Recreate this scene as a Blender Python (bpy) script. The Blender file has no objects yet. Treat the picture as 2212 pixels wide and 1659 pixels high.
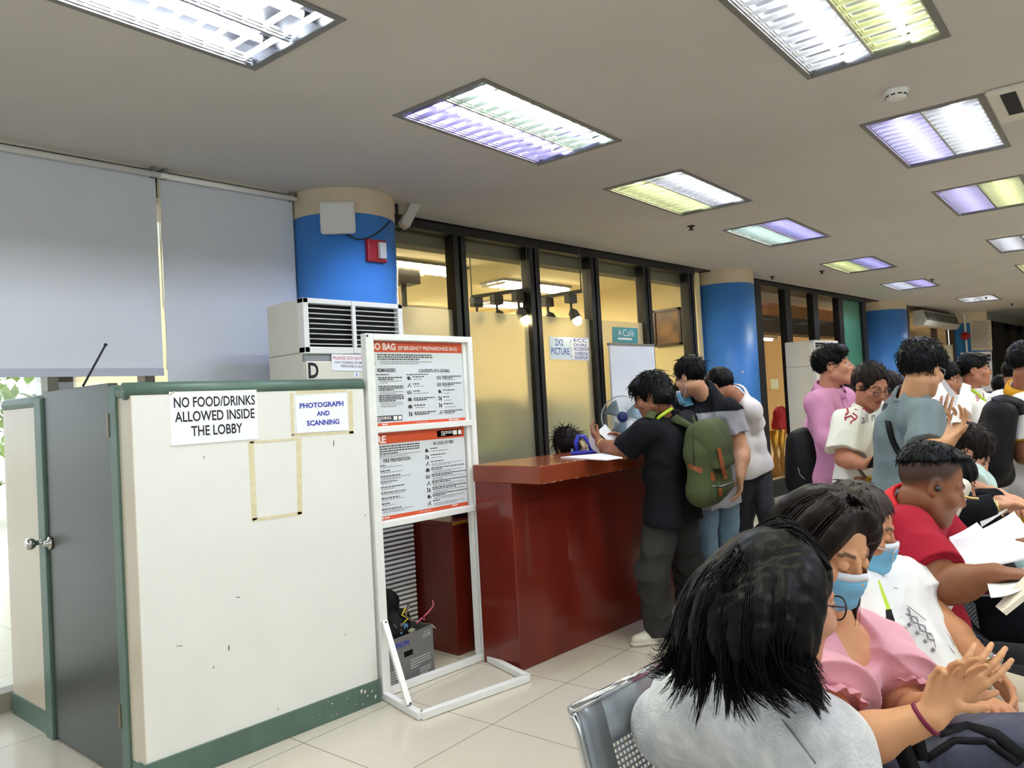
import bpy, math, random
import numpy as np
from mathutils import Vector, Matrix

S = bpy.context.scene
COL = S.collection
rng = np.random.default_rng(7)
random.seed(7)

# ------------------------------------------------------------------ camera
F_PX = 1659.55
YAW, PIT, ROL, HC, CE = math.radians(43.137), math.radians(1.449), math.radians(-3.143), 1.47, 2.97
c_f = np.array([math.cos(YAW)*math.cos(PIT), math.sin(YAW)*math.cos(PIT), math.sin(PIT)])
_r0 = np.array([math.sin(YAW), -math.cos(YAW), 0.0]); _u0 = np.cross(_r0, c_f)
c_r = _r0*math.cos(ROL)+_u0*math.sin(ROL); c_u = -_r0*math.sin(ROL)+_u0*math.cos(ROL)
CAM = np.array([0.0, 0.0, HC])
cam = bpy.data.cameras.new('camera'); camo = bpy.data.objects.new('camera', cam); COL.objects.link(camo)
cam.sensor_width = 36; cam.lens = F_PX/2212*36; cam.clip_start = 0.05; cam.clip_end = 200
M = Matrix([[c_r[i], c_u[i], -c_f[i], CAM[i]] for i in range(3)]+[[0, 0, 0, 1]])
camo.matrix_world = M
S.camera = camo

# ------------------------------------------------------------------ world, exposure, sun
S.view_settings.view_transform = 'Standard'; S.view_settings.look = 'None'
S.view_settings.gamma = 1.0; S.view_settings.use_curve_mapping = False
S.view_settings.exposure = 0.0
S.cycles.sample_clamp_indirect = 6.0; S.cycles.caustics_reflective = False; S.cycles.caustics_refractive = False
wd = bpy.data.worlds.new('sky'); S.world = wd; wd.use_nodes = True
_n = wd.node_tree.nodes; _bg = _n['Background']
_bg.inputs[0].default_value = (0.86, 0.93, 1.0, 1); _bg.inputs[1].default_value = 2.8
LAMP = 143.0

# ------------------------------------------------------------------ helpers: points
def P(px, py, d):
    return CAM + d*(c_f+(px-1106)/F_PX*c_r-(py-829.5)/F_PX*c_u)
def ony(px, py, y):
    r = P(px, py, 1)-CAM; return CAM+r*(y/r[1])
def onx(px, py, x):
    r = P(px, py, 1)-CAM; return CAM+r*(x/r[0])
def onz(px, py, z):
    r = P(px, py, 1)-CAM; return CAM+r*((z-HC)/r[2])
FH = np.array([math.cos(YAW), math.sin(YAW), 0]); RH = np.array([math.sin(YAW), -math.cos(YAW), 0])
def adir(az):
    a = math.radians(az); return -math.cos(a)*FH+math.sin(a)*RH
def nrm(v):
    v = np.array(v, float); return v/(np.linalg.norm(v)+1e-12)

# ------------------------------------------------------------------ helpers: materials
def lin(c):
    return tuple(((x/255)/12.92 if x/255 <= .04045 else ((x/255+.055)/1.055)**2.4) for x in c)
_mats = {}
def mat(name, rgb=(200, 200, 200), rough=.6, metal=0.0, spec=.5, trans=0.0, ior=1.45, emit=None, es=1.0,
        noise=0.0, nscale=8.0, bump=0.0, bscale=60.0, alpha=1.0, coat=0.0, stretch=None, sheen=0.0, attr=None, rgb2=None, weave=False):
    if name in _mats: return _mats[name]
    m = bpy.data.materials.new(name); m.use_nodes = True; _mats[name] = m
    nt = m.node_tree; b = nt.nodes['Principled BSDF']; I = b.inputs
    col = (*lin(rgb), 1)
    I['Base Color'].default_value = col; I['Roughness'].default_value = rough; I['Metallic'].default_value = metal
    I['Specular IOR Level'].default_value = spec; I['IOR'].default_value = ior
    I['Transmission Weight'].default_value = trans; I['Alpha'].default_value = alpha; I['Coat Weight'].default_value = coat
    I['Sheen Weight'].default_value = sheen
    if emit is not None:
        I['Emission Color'].default_value = (*lin(emit), 1); I['Emission Strength'].default_value = es
    tc = nt.nodes.new('ShaderNodeTexCoord')
    src = tc.outputs['Object']
    if stretch:
        mp = nt.nodes.new('ShaderNodeMapping'); mp.inputs['Scale'].default_value = stretch
        nt.links.new(src, mp.inputs[0]); src = mp.outputs[0]
    base = None
    if attr:
        a = nt.nodes.new('ShaderNodeAttribute'); a.attribute_name = attr; base = a.outputs['Color']
        nt.links.new(base, I['Base Color'])
    if noise > 0 or rgb2:
        t = nt.nodes.new('ShaderNodeTexNoise'); t.inputs['Scale'].default_value = nscale; t.inputs['Detail'].default_value = 5
        nt.links.new(src, t.inputs['Vector'])
        mx = nt.nodes.new('ShaderNodeMix'); mx.data_type = 'RGBA'
        if rgb2: c2 = (*lin(rgb2), 1)
        else: c2 = tuple(max(0, x*(1-noise)) for x in col[:3])+(1,)
        rp = nt.nodes.new('ShaderNodeMapRange'); rp.inputs[1].default_value = .35; rp.inputs[2].default_value = .65
        nt.links.new(t.outputs[0], rp.inputs[0]); nt.links.new(rp.outputs[0], mx.inputs['Factor'])
        if base: nt.links.new(base, mx.inputs['A'])
        else: mx.inputs['A'].default_value = col
        mx.inputs['B'].default_value = c2
        nt.links.new(mx.outputs['Result'], I['Base Color'])
    if bump > 0:
        t = nt.nodes.new('ShaderNodeTexNoise'); t.inputs['Scale'].default_value = bscale; t.inputs['Detail'].default_value = 3
        nt.links.new(src, t.inputs['Vector'])
        bp = nt.nodes.new('ShaderNodeBump'); bp.inputs['Strength'].default_value = bump; bp.inputs['Distance'].default_value = .01
        nt.links.new(t.outputs[0], bp.inputs['Height']); nt.links.new(bp.outputs[0], I['Normal'])
    return m

def emis(name, rgb, s):
    if name in _mats: return _mats[name]
    m = bpy.data.materials.new(name); m.use_nodes = True; _mats[name] = m
    nt = m.node_tree; nt.nodes.clear()
    e = nt.nodes.new('ShaderNodeEmission'); o = nt.nodes.new('ShaderNodeOutputMaterial')
    e.inputs[0].default_value = (*lin(rgb), 1); e.inputs[1].default_value = s; nt.links.new(e.outputs[0], o.inputs[0])
    return m

# ------------------------------------------------------------------ helpers: meshes
class MB:
    def __init__(s): s.v = []; s.f = []
    def add(s, vs, fs):
        b = len(s.v); s.v += [tuple(map(float, x)) for x in vs]; s.f += [tuple(b+i for i in f) for f in fs]; return s
    def box(s, a, b, R=None, o=None):
        x0, y0, z0 = a; x1, y1, z1 = b
        vs = [(x, y, z) for z in (z0, z1) for y in (y0, y1) for x in (x0, x1)]
        if R is not None: vs = [R @ Vector(v) for v in vs]
        if o is not None: vs = [Vector(v)+Vector(o) for v in vs]
        return s.add(vs, [(0, 2, 3, 1), (4, 5, 7, 6), (0, 1, 5, 4), (2, 6, 7, 3), (0, 4, 6, 2), (1, 3, 7, 5)])
    def obox(s, o, u, v, w):   # box from a corner and three edge vectors
        o, u, v, w = (np.array(q, float) for q in (o, u, v, w))
        vs = [o+a*u+b*v+c*w for c in (0, 1) for b in (0, 1) for a in (0, 1)]
        return s.add(vs, [(0, 2, 3, 1), (4, 5, 7, 6), (0, 1, 5, 4), (2, 6, 7, 3), (0, 4, 6, 2), (1, 3, 7, 5)])
    def bar(s, a, b, w, h, up=(0, 0, 1)):  # rectangular bar between two points
        a = np.array(a, float); b = np.array(b, float); d = nrm(b-a); u = np.array(up, float)
        if abs(d@u) > .95: u = np.array([1., 0, 0])
        sd = nrm(np.cross(d, u)); u = np.cross(sd, d)
        return s.obox(a-sd*w/2-u*h/2, b-a, sd*w, u*h)
    def tube(s, pts, r, n=8, cap=True, flat=None):
        pts = [np.array(p, float) for p in pts]; m = len(pts)
        if m < 2: return s
        rs = [r]*m if np.isscalar(r) else list(r)
        base = len(s.v); ref = None
        for i, p in enumerate(pts):
            t = nrm(pts[min(i+1, m-1)]-pts[max(i-1, 0)])
            if ref is None:
                ref = np.array([0, 0, 1.]) if abs(t[2]) < .9 else np.array([1., 0, 0])
            a = nrm(np.cross(t, ref)); b = np.cross(a, t); ref = b
            k = flat if flat else 1
            for j in range(n):
                w = 2*math.pi*j/n; s.v.append(tuple(p+rs[i]*(math.cos(w)*a*k+math.sin(w)*b)))
        for i in range(m-1):
            for j in range(n):
                q = base+i*n; s.f.append((q+j, q+(j+1) % n, q+n+(j+1) % n, q+n+j))
        if cap:
            s.f.append(tuple(base+j for j in reversed(range(n)))); s.f.append(tuple(base+(m-1)*n+j for j in range(n)))
        return s
    def cyl(s, a, b, r, n=24, r2=None):
        return s.tube([a, b], [r, r if r2 is None else r2], n)
    def quad(s, a, b, c, d): return s.add([a, b, c, d], [(0, 1, 2, 3)])
    def poly(s, pts): return s.add(pts, [tuple(range(len(pts)))])
    def prism(s, pts, w):     # polygon extruded by a vector
        n = len(pts); pts = [np.array(p, float) for p in pts]; w = np.array(w, float)
        fs = [tuple(reversed(range(n))), tuple(n+i for i in range(n))]+[(i, (i+1) % n, n+(i+1) % n, n+i) for i in range(n)]
        return s.add(pts+[p+w for p in pts], fs)
    def lathe(s, prof, o, ax=(0, 0, 1), n=28):   # prof: (radius, height) pairs
        ax = nrm(ax); u = nrm(np.cross(ax, (1, 0, 0) if abs(ax[0]) < .9 else (0, 1, 0))); w = np.cross(ax, u); o = np.array(o, float)
        base = len(s.v); m = len(prof)
        for r, h in prof:
            for j in range(n):
                t = 2*math.pi*j/n; s.v.append(tuple(o+ax*h+r*(math.cos(t)*u+math.sin(t)*w)))
        for i in range(m-1):
            for j in range(n):
                q = base+i*n; s.f.append((q+j, q+(j+1) % n, q+n+(j+1) % n, q+n+j))
        s.f.append(tuple(base+j for j in reversed(range(n)))); s.f.append(tuple(base+(m-1)*n+j for j in range(n)))
        return s
    def ball(s, o, r, n=14, m=9):
        rr = (r, r, r) if np.isscalar(r) else r
        vs = []; fs = []
        for i in range(m+1):
            t = math.pi*i/m
            for j in range(n):
                a = 2*math.pi*j/n
                vs.append((o[0]+rr[0]*math.sin(t)*math.cos(a), o[1]+rr[1]*math.sin(t)*math.sin(a), o[2]+rr[2]*math.cos(t)))
        for i in range(m):
            for j in range(n):
                fs.append((i*n+j, (i+1)*n+j, (i+1)*n+(j+1) % n, i*n+(j+1) % n))
        return s.add(vs, fs)
    def build(s, name, m, parent=None, smooth=False, bevel=0.0, label=None, weld=False):
        n = len(s.v); good = [f for f in s.f if len(set(f)) == len(f) > 2 and min(f) >= 0 and max(f) < n]
        if len(good) != len(s.f) or not n or not np.isfinite(np.array(s.v)).all(): print('MESHCHECK', name, n, len(s.f)-len(good))
        me = bpy.data.meshes.new(name); me.from_pydata(s.v, [], good); me.validate(); me.update()
        me.materials.append(m)
        if smooth: me.polygons.foreach_set('use_smooth', [True]*len(me.polygons))
        o = bpy.data.objects.new(name, me); COL.objects.link(o)
        if parent is not None: attach(o, parent)
        if bevel > 0:
            b = o.modifiers.new('bevel', 'BEVEL'); b.width = bevel; b.segments = 2; b.limit_method = 'ANGLE'; b.angle_limit = math.radians(40)
        if label: o['label'] = label
        return o

def attach(o, parent):
    o.parent = parent
    o.matrix_parent_inverse = Matrix.Translation(parent.location).inverted() if parent.type == 'EMPTY' else Matrix.Identity(4)

def tag(o, label, cat, group=None, kind=None):
    o['label'] = label; o['category'] = cat
    if group: o['group'] = group
    if kind: o['kind'] = kind
    return o
def thing(name, label, cat, loc=(0, 0, 0), group=None):
    o = bpy.data.objects.new(name, None); COL.objects.link(o); o.location = tuple(float(x) for x in loc); o.empty_display_size = .1
    return tag(o, label, cat, group)
def struct(o):
    o['kind'] = 'structure'; return o

# text as real letter meshes
_tc = {}
def glyphs(s, bold=0.0):
    k = (s, bold)
    if k in _tc: return _tc[k]
    cu = bpy.data.curves.new('t', 'FONT'); cu.body = s; cu.offset = bold; cu.resolution_u = 3
    o = bpy.data.objects.new('t', cu); COL.objects.link(o)
    dg = bpy.context.evaluated_depsgraph_get(); me = o.evaluated_get(dg).to_mesh()
    v = np.array([x.co[:2] for x in me.vertices]); f = [tuple(p.vertices) for p in me.polygons]
    o.evaluated_get(dg).to_mesh_clear(); bpy.data.objects.remove(o); bpy.data.curves.remove(cu)
    v = (v-v.min(0))/(v.max(0)-v.min(0)+1e-9)
    _tc[k] = (v, f); return _tc[k]
def put_text(mb, s, a, b, h, bold=0.0):
    """letters of s with baseline a->b and height vector h"""
    v, f = glyphs(s, bold); a, b, h = (np.array(q, float) for q in (a, b, h))
    mb.add([a+(b-a)*x+h*y for x, y in v], f)
def greek(mb, o, u, v, w, rows, lh, th, seed, ragged=True):
    """illegible small print: rows of word-length dashes; o top-left, u right, v up (unit), w width"""
    r = random.Random(seed); o, u, v = (np.array(q, float) for q in (o, u, v))
    for i in range(rows):
        x = 0; W = w*(1 if (i < rows-1 or not ragged) else r.uniform(.3, .8))
        while x < W-.004:
            l = min(r.uniform(.006, .02), W-x)
            p = o+u*x-v*(i*lh); mb.quad(p-v*th, p+u*l-v*th, p+u*l, p); x += l+.004
# ------------------------------------------------------------------ signed-distance modelling of bodies, cloth and hair
def smin(a, b, k):
    if k <= 0: return np.minimum(a, b)
    h = np.clip(.5+.5*(b-a)/k, 0, 1); return b*(1-h)+a*h-k*h*(1-h)
def d_cone(p, a, b, r1, r2):
    ba = b-a; l2 = ba@ba
    if l2 < 1e-10: return np.linalg.norm(p-a, axis=-1)-max(r1, r2)
    rr = r1-r2; a2 = l2-rr*rr
    if a2 <= 0: return np.linalg.norm(p-(a if r1 > r2 else b), axis=-1)-max(r1, r2)
    il2 = 1/l2; pa = p-a; y = pa@ba; z = y-l2
    x2 = ((pa*l2-y[..., None]*ba)**2).sum(-1); y2 = y*y*l2; z2 = z*z*l2
    k = np.sign(rr)*rr*rr*x2
    c1 = np.sign(z)*a2*z2 > k; c2 = np.sign(y)*a2*y2 < k
    return np.where(c1, np.sqrt(x2+z2)*il2-r2, np.where(c2, np.sqrt(x2+y2)*il2-r1, (np.sqrt(x2*a2*il2)+y*rr)*il2-r1))
def d_ell(p, c, R, r):
    q = (p-c)@R; k0 = np.linalg.norm(q/r, axis=-1); k1 = np.linalg.norm(q/(r*r), axis=-1)
    return k0*(k0-1)/np.maximum(k1, 1e-9)
class Sdf:
    def __init__(s): s.ops = []
    def cone(s, a, b, r1, r2=None, k=.03, op='+', cut=None):
        a = np.array(a, float); b = np.array(b, float); r2 = r1 if r2 is None else r2
        s.ops.append((op, 'c', (a, b, r1, r2), k, (a+b)/2, np.linalg.norm(a-b)/2+max(r1, r2), cut)); return s
    def ball(s, a, r, k=.03, op='+'): return s.cone(a, a, r, r, k, op)
    def ell(s, c, r, R=None, k=.03, op='+', cut=None):
        c = np.array(c, float); r = np.array(r, float); R = np.eye(3) if R is None else R
        s.ops.append((op, 'e', (c, R, r), k, c, r.max(), cut)); return s
    def plane(s, o, n, ctr=None, rad=1e9, k=0.0):   # keep the side the normal points away from
        o = np.array(o, float); s.ops.append(('p', 'p', (o, nrm(n)), k, o if ctr is None else np.array(ctr, float), rad, None)); return s
    def ev(s, pts, ctr=None, hr=0, disp=None):
        d = np.full(pts.shape[:-1], 1.0)
        for op, t, a, k, c, r, cut in s.ops:
            if ctr is not None:
                sel = np.linalg.norm(ctr-c, axis=-1) < r+hr+max(k, .02)+.06
                if not sel.any(): continue
                p = pts[sel]
            else: sel = slice(None); p = pts
            if t == 'c': x = d_cone(p, *a)
            elif t == 'e': x = d_ell(p, *a)
            else:
                x = (p-a[0])@a[1]; d[sel] = np.maximum(d[sel], x); continue
            if cut is not None:
                for o, n in cut: x = np.maximum(x, (p-o)@n)
            if op == '+': d[sel] = smin(d[sel], x, k)
            elif op == '-': d[sel] = -smin(-d[sel], x, k)
            elif op == '&': d[sel] = -smin(-d[sel], -x, k)
        if disp is not None: d = d+disp(pts)
        return d
    def bounds(s):
        lo = np.full(3, 1e9); hi = -lo
        for op, t, a, k, c, r, cut in s.ops:
            if op == '+': lo = np.minimum(lo, c-r); hi = np.maximum(hi, c+r)
        return lo-.02, hi+.02
    def mesh(s, res, disp=None):
        lo, hi = s.bounds(); n = 8; bs = n*res
        nb = np.ceil((hi-lo)/bs).astype(int)
        g = np.stack(np.meshgrid(*[np.arange(x) for x in nb], indexing='ij'), -1).reshape(-1, 3)
        ctr = lo+(g+.5)*bs; hr = bs*.87
        d = s.ev(ctr, ctr, hr+.1)
        g = g[np.abs(d) < hr*1.15+.018]; ctr = lo+(g+.5)*bs
        o = np.stack(np.meshgrid(*[np.arange(n+1)]*3, indexing='ij'), -1).reshape(-1, 3)
        KV, KP, QS = [], [], []
        dim = nb*n+2
        key = lambda ijk: (ijk[..., 0].astype(np.int64)*dim[1]+ijk[..., 1])*dim[2]+ijk[..., 2]
        for i0 in range(0, len(g), 1500):
            gg = g[i0:i0+1500]; cc = ctr[i0:i0+1500]
            idx = gg[:, None, :]*n+o[None]; pts = lo+idx*res
            D = s.ev(pts, cc, hr, disp).reshape(-1, n+1, n+1, n+1)
            keep = (D.min((1, 2, 3)) < 0) & (D.max((1, 2, 3)) > 0)
            D = D[keep]; gg = gg[keep]
            if not len(D): continue
            ins = D < 0
            cs = [(a, b, c) for a in (0, 1) for b in (0, 1) for c in (0, 1)]
            sl = lambda A, a, b, c: A[:, a:n+a, b:n+b, c:n+c]
            cnt = sum(sl(ins, *q).astype(int) for q in cs)
            act = (cnt > 0) & (cnt < 8)
            sp = np.zeros(act.shape+(3,)); sn = np.zeros(act.shape)
            for q in cs:
                for ax in range(3):
                    if q[ax]: continue
                    q2 = list(q); q2[ax] = 1
                    A, B = sl(D, *q), sl(D, *q2); cr = (A < 0) != (B < 0)
                    t = np.where(cr, A/np.where(cr, A-B, 1), 0)
                    e = np.zeros(act.shape+(3,)); e[...] = q; e[..., ax] = t
                    sp += e*cr[..., None]; sn += cr
            w = np.argwhere(act); off = (sp/np.maximum(sn, 1)[..., None])[act]
            cell = gg[w[:, 0]]*n+w[:, 1:]
            KV.append(key(cell)); KP.append(lo+(cell+off)*res)
            for ax in range(3):
                A = D[:, :n, :n, :n]; q = [0, 0, 0]; q[ax] = 1; B = sl(D, *q)
                cr = np.argwhere((A < 0) != (B < 0))
                if not len(cr): continue
                sgn = A[cr[:, 0], cr[:, 1], cr[:, 2], cr[:, 3]] < 0
                cell = gg[cr[:, 0]]*n+cr[:, 1:]; u, v = [(1, 2), (2, 0), (0, 1)][ax]
                qd = []
                for du, dv in ((0, 0), (1, 0), (1, 1), (0, 1)):
                    c2 = cell.copy(); c2[:, u] -= du; c2[:, v] -= dv; qd.append(key(c2))
                qd = np.stack(qd, 1); qd[~sgn] = qd[~sgn][:, ::-1]; QS.append(qd)
        KV = np.concatenate(KV); KP = np.concatenate(KP); QS = np.concatenate(QS)
        od = np.argsort(KV); KV = KV[od]; KP = KP[od]
        ix = np.clip(np.searchsorted(KV, QS), 0, len(KV)-1); ok = (KV[ix] == QS).all(1)
        return KP, ix[ok]

def mesh_obj(name, V, Q, m, parent=None, colors=None, extra=None):
    """object from vertex and quad arrays; extra = (verts, faces list) appended (hair strands)"""
    me = bpy.data.meshes.new(name); nv, nq = len(V), len(Q)
    if not nv or not np.isfinite(V).all(): print('MESHCHECK', name, nv)
    if extra is not None and len(extra[0]):
        EV, EF = np.array(extra[0], float), np.array(extra[1], int)
        V = np.concatenate([V, EV]); print('MESHCHECK', name, 'extra') if not np.isfinite(EV).all() else None; Q = np.concatenate([Q, EF+nv]); nq = len(Q)
        if colors is not None: colors = np.concatenate([colors, np.tile(colors[:1], (len(EV), 1))])
    me.vertices.add(len(V)); me.vertices.foreach_set('co', V.astype(np.float32).ravel())
    me.loops.add(nq*4); me.loops.foreach_set('vertex_index', Q.astype(np.int32).ravel())
    me.polygons.add(nq); me.polygons.foreach_set('loop_start', np.arange(0, nq*4, 4, dtype=np.int32))
    me.update(calc_edges=True); me.validate()
    me.polygons.foreach_set('use_smooth', [True]*len(me.polygons))
    if colors is not None and len(me.vertices) == len(colors):
        a = me.color_attributes.new('Col', 'FLOAT_COLOR', 'POINT')
        a.data.foreach_set('color', np.concatenate([colors, np.ones((len(colors), 1))], 1).astype(np.float32).ravel())
    me.materials.append(m)
    o = bpy.data.objects.new(name, me); COL.objects.link(o)
    if parent is not None: attach(o, parent)
    return o

def folds(amp, fr=26, seed=0, stretch=(1, 1, .55)):
    r = np.random.default_rng(seed); W = r.normal(size=(6, 3)); W /= np.linalg.norm(W, axis=1)[:, None]; ph = r.uniform(0, 6.28, 12)
    st = np.array(stretch)
    def f(p):
        q = p*st; a = np.sin(q@W[0]*fr*.5+ph[0]); b = np.sin(q@W[1]*fr*.45+ph[1]+a)
        n = np.sin(q@W[2]*fr+1.6*b+ph[2])+.6*np.sin(q@W[3]*fr*1.7+1.4*a+ph[3])+.35*np.sin(q@W[4]*fr*2.9+2*b+ph[4])
        return amp*(np.abs(n)-.8)*.8
    return f

class Frame:     # a head's frame: x to its own right, y forward, z up
    def __init__(s, o, az, pitch=0, roll=0, size=1.0):
        f = adir(az); u = np.array([0, 0, 1.]); r = np.cross(f, u)
        p = math.radians(pitch); f, u = f*math.cos(p)-u*math.sin(p), u*math.cos(p)+f*math.sin(p)
        t = math.radians(roll); r, u = r*math.cos(t)-u*math.sin(t), u*math.cos(t)+r*math.sin(t)
        s.o = np.array(o, float); s.R = np.stack([r, f, u], 1); s.s = size
    def __call__(s, x, y, z): return s.o+s.s*(s.R@np.array([x, y, z]))
    def inv(s, p): return (p-s.o)@s.R/s.s
def add_head(D, fr, fem=False, masked=False, fat=0.0, lids=False):
    s = fr.s; L = lambda x, y, z: fr(x, y, z)
    E = lambda c, r, k=.02, op='+': D.ell(L(*c), np.array(r)*s, fr.R, k*s, op)
    E((0, -.016, .034), (.074, .094, .083), .01)
    E((0, .022, -.03), (.060+fat, .068, .085), .025)
    for x in (-1, 1):
        D.cone(L(x*(.049+fat), .0, -.055), L(x*.014, .066, -.097), .024*s, .019*s, .025*s)
        D.ball(L(x*(.043+fat*.6), .058, -.028), (.026+fat*.3)*s, .018*s)
        D.cone(L(x*.018, .080, .022), L(x*.048, .062, .020), .010*s, .009*s, .012*s)
    D.ball(L(0, .070, -.103), .018*s, .018*s)
    D.cone(L(0, .062, -.068), L(0, .070, -.045), .028*s, .026*s, .018*s)
    for x in (-1, 1): D.ball(L(x*.032, .101, .000), .0155*s, .013*s, '-')
    for x in (-1, 1): D.ball(L(x*.032, .0735, -.002), (.0155 if not lids else .0165)*s, .003*s)
    D.cone(L(0, .086, .008), L(0, .105, -.030), .0075*s, .0115*s, .010*s)
    for x in (-1, 1): D.ball(L(x*.013, .093, -.034), .0088*s, .006*s)
    D.cone(L(-.018, .085, -.061), L(.018, .085, -.061), .0062*s, .0062*s, .006*s); D.ball(L(0, .091, -.060), .0062*s, .008*s)
    D.cone(L(-.015, .082, -.071), L(.015, .082, -.071), .0072*s, .0072*s, .006*s); D.ball(L(0, .087, -.071), .007*s, .008*s)
    D.cone(L(-.024, .094, -.0662), L(.024, .094, -.0662), .0022*s, .0022*s, .004*s, '-')
    for x in (-1, 1):
        c = L(x*.0755, -.012, -.006); R = fr.R@np.array([[math.cos(x*.35), 0, x*math.sin(.35)*0], [x*math.sin(.35), 1, 0], [0, 0, 1]])
        D.ell(c, np.array([.010, .019, .031])*s, fr.R, .008*s)
        D.ell(L(x*.0845, -.006, -.004), np.array([.006, .010, .019])*s, fr.R, .005*s, '-')
def paint_head(V, C, fr, skin, lip=(150, 80, 75), brow=(30, 24, 22), eyes=True, beard=0, buzz=None, lipa=.75):
    q = fr.inv(V); near = (np.abs(q) < .16).all(1)
    def mixc(mask, rgb, a):
        m = (np.clip(mask, 0, 1)*a*near)[:, None]; C[:] = C*(1-m)+np.array(lin(rgb))*m
    fr_ = q[:, 1] > .05; ax = np.abs(q[:, 0])
    sm = lambda d, w: np.clip(1-d/w, 0, 1)
    if buzz is not None:
        hl = q[:, 2]-(.02+np.clip(q[:, 1]-.02, 0, 1)*1.2-np.clip(.03-q[:, 1], 0, 1)*.55)
        g = ((q[:, 1]-.095)/.085)**2+((q[:, 2]+.035)/.098)**2+(q[:, 0]/.085)**2
        mixc(np.clip(hl/.03, 0, 1)*(g > 1.1)*(ax < .088), buzz, .85)
    if beard: mixc(sm(np.maximum(((q[:, 1]-.05)/.06)**2+((q[:, 2]+.085)/.04)**2+(q[:, 0]/.06)**2-.4, 0), .6), (60, 48, 44), beard)
    mixc((np.abs(q[:, 0]) < .024)*(q[:, 1] > .07)*(np.abs(q[:, 2]+.0665) < .0125*(1-(q[:, 0]/.03)**2)), lip, lipa)
    mixc((np.abs(q[:, 0]) < .023)*(q[:, 1] > .07)*(np.abs(q[:, 2]+.0662) < .002), (60, 30, 30), .8)
    bz = .0245+.004*np.sin(np.clip((ax-.014)/.036, 0, 1)*2.4)-.0035*(ax > .04)
    mixc((ax > .014)*(ax < .052)*sm(np.abs(q[:, 2]-bz), .0062)*fr_*1.5, brow, .85)
    ex, ez = ax-.032, q[:, 2]+.002
    if eyes:
        op = (ex/.0145)**2+(ez/.0062)**2
        mixc((op < 1)*fr_, (225, 218, 212), .9); mixc((ex**2+ez**2 < .0056**2)*(op < 1)*fr_, (28, 18, 14), 1)
        mixc((op >= .8)*(op < 1.9)*(ez > -.001)*fr_, (30, 22, 20), .8)
    else:
        mixc((np.abs(ex) < .015)*sm(np.abs(ez+.006+.004*(ex/.015)**2*-1), .0028)*fr_*1.4, (35, 24, 22), .9)
def add_hand(D, w, dr, pn, th, curl=.3, spread=.1, s=1.0, curls=None, thumb=None):
    """w wrist, dr towards the fingers, pn out of the palm, th side of the thumb (+1 = dr x pn)"""
    d = nrm(dr); p = nrm(np.array(pn)-d*(np.array(pn)@d)); sd = np.cross(d, p)*th
    w = np.array(w, float)
    for i in range(4):
        x = (.030-.0205*i); ln = [.094, .098, .092, .083][i]
        kn = w+s*(d*ln+sd*x)
        D.cone(w+s*(sd*x*.55+d*.012), kn, .0145*s, .0105*s, .014*s)
        a = (spread*(1.5-i)*.5); fd = nrm(d*math.cos(a)+sd*math.sin(a))
        cu = (curls[i] if curls is not None else curl*(1+.12*i)); seg = np.array([.042, .026, .021])*[1, 1.1, 1.02, .82][i]*s
        pt = kn; ang = 0
        for j in range(3):
            ang += cu*[.75, 1.0, .7][j]; v = fd*math.cos(ang)+p*math.sin(ang); nx = pt+v*seg[j]
            D.cone(pt, nx, [.0092, .0083, .0074][j]*s, [.0083, .0074, .0064][j]*s, .0035*s); pt = nx
    D.cone(w+s*(sd*.018+d*.02+p*.006), w+s*(sd*.034+d*.05+p*.010), .0165*s, .0135*s, .014*s)
    tb = thumb if thumb is not None else (.75, .35); t0 = w+s*(sd*.034+d*.048+p*.010)
    v = nrm(d*math.cos(tb[0])+sd*math.sin(tb[0])+p*tb[1]); t1 = t0+v*.034*s; v2 = nrm(v+d*.35+p*.15); t2 = t1+v2*.028*s
    D.cone(t0, t1, .0118*s, .0100*s, .008*s); D.cone(t1, t2, .0100*s, .0078*s, .005*s)
# ------------------------------------------------------------------ the setting
W = 4.62
FA = math.radians(4.2); FU = np.array([math.cos(FA), math.sin(FA), 0]); FV = np.array([-math.sin(FA), math.cos(FA), 0])
def fxy(x, y, z=CE): return FU*x+FV*y+np.array([0, 0, z])
m_ceil = mat('ceiling_paint', (202, 197, 190), .85, noise=.06, nscale=1.2)
m_wall = mat('cream_wall_paint', (226, 220, 204), .8, noise=.05, nscale=2)
m_black = mat('black_frame', (24, 23, 24), .45, noise=.3, nscale=20)
m_white = mat('white_paint', (236, 236, 233), .45, noise=.05, nscale=9)
m_alu = mat('aluminium', (190, 190, 190), .35, .9)

# floor: 60 cm glossy tiles with thin grout, laid along the ceiling grid
mf = mat('floor_tile', (209, 200, 184), .16, spec=.45); nt = mf.node_tree; b = nt.nodes['Principled BSDF']
tc = nt.nodes['Texture Coordinate']; mp = nt.nodes.new('ShaderNodeMapping'); mp.inputs['Rotation'].default_value = (0, 0, -FA)
mp.inputs['Location'].default_value = (-.27, -.585, 0)
nt.links.new(tc.outputs['Object'], mp.inputs[0])
bk = nt.nodes.new('ShaderNodeTexBrick'); bk.offset = 0; bk.inputs['Scale'].default_value = 1
bk.inputs['Brick Width'].default_value = .6; bk.inputs['Row Height'].default_value = .6; bk.inputs['Mortar Size'].default_value = .0022; bk.inputs['Mortar Smooth'].default_value = .2
bk.inputs['Color1'].default_value = (*lin((211, 202, 186)), 1); bk.inputs['Color2'].default_value = (*lin((205, 196, 180)), 1); bk.inputs['Mortar'].default_value = (*lin((120, 110, 98)), 1)
nt.links.new(mp.outputs[0], bk.inputs['Vector'])
ns = nt.nodes.new('ShaderNodeTexNoise'); ns.inputs['Scale'].default_value = 14; ns.inputs['Detail'].default_value = 6; nt.links.new(mp.outputs[0], ns.inputs['Vector'])
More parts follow.
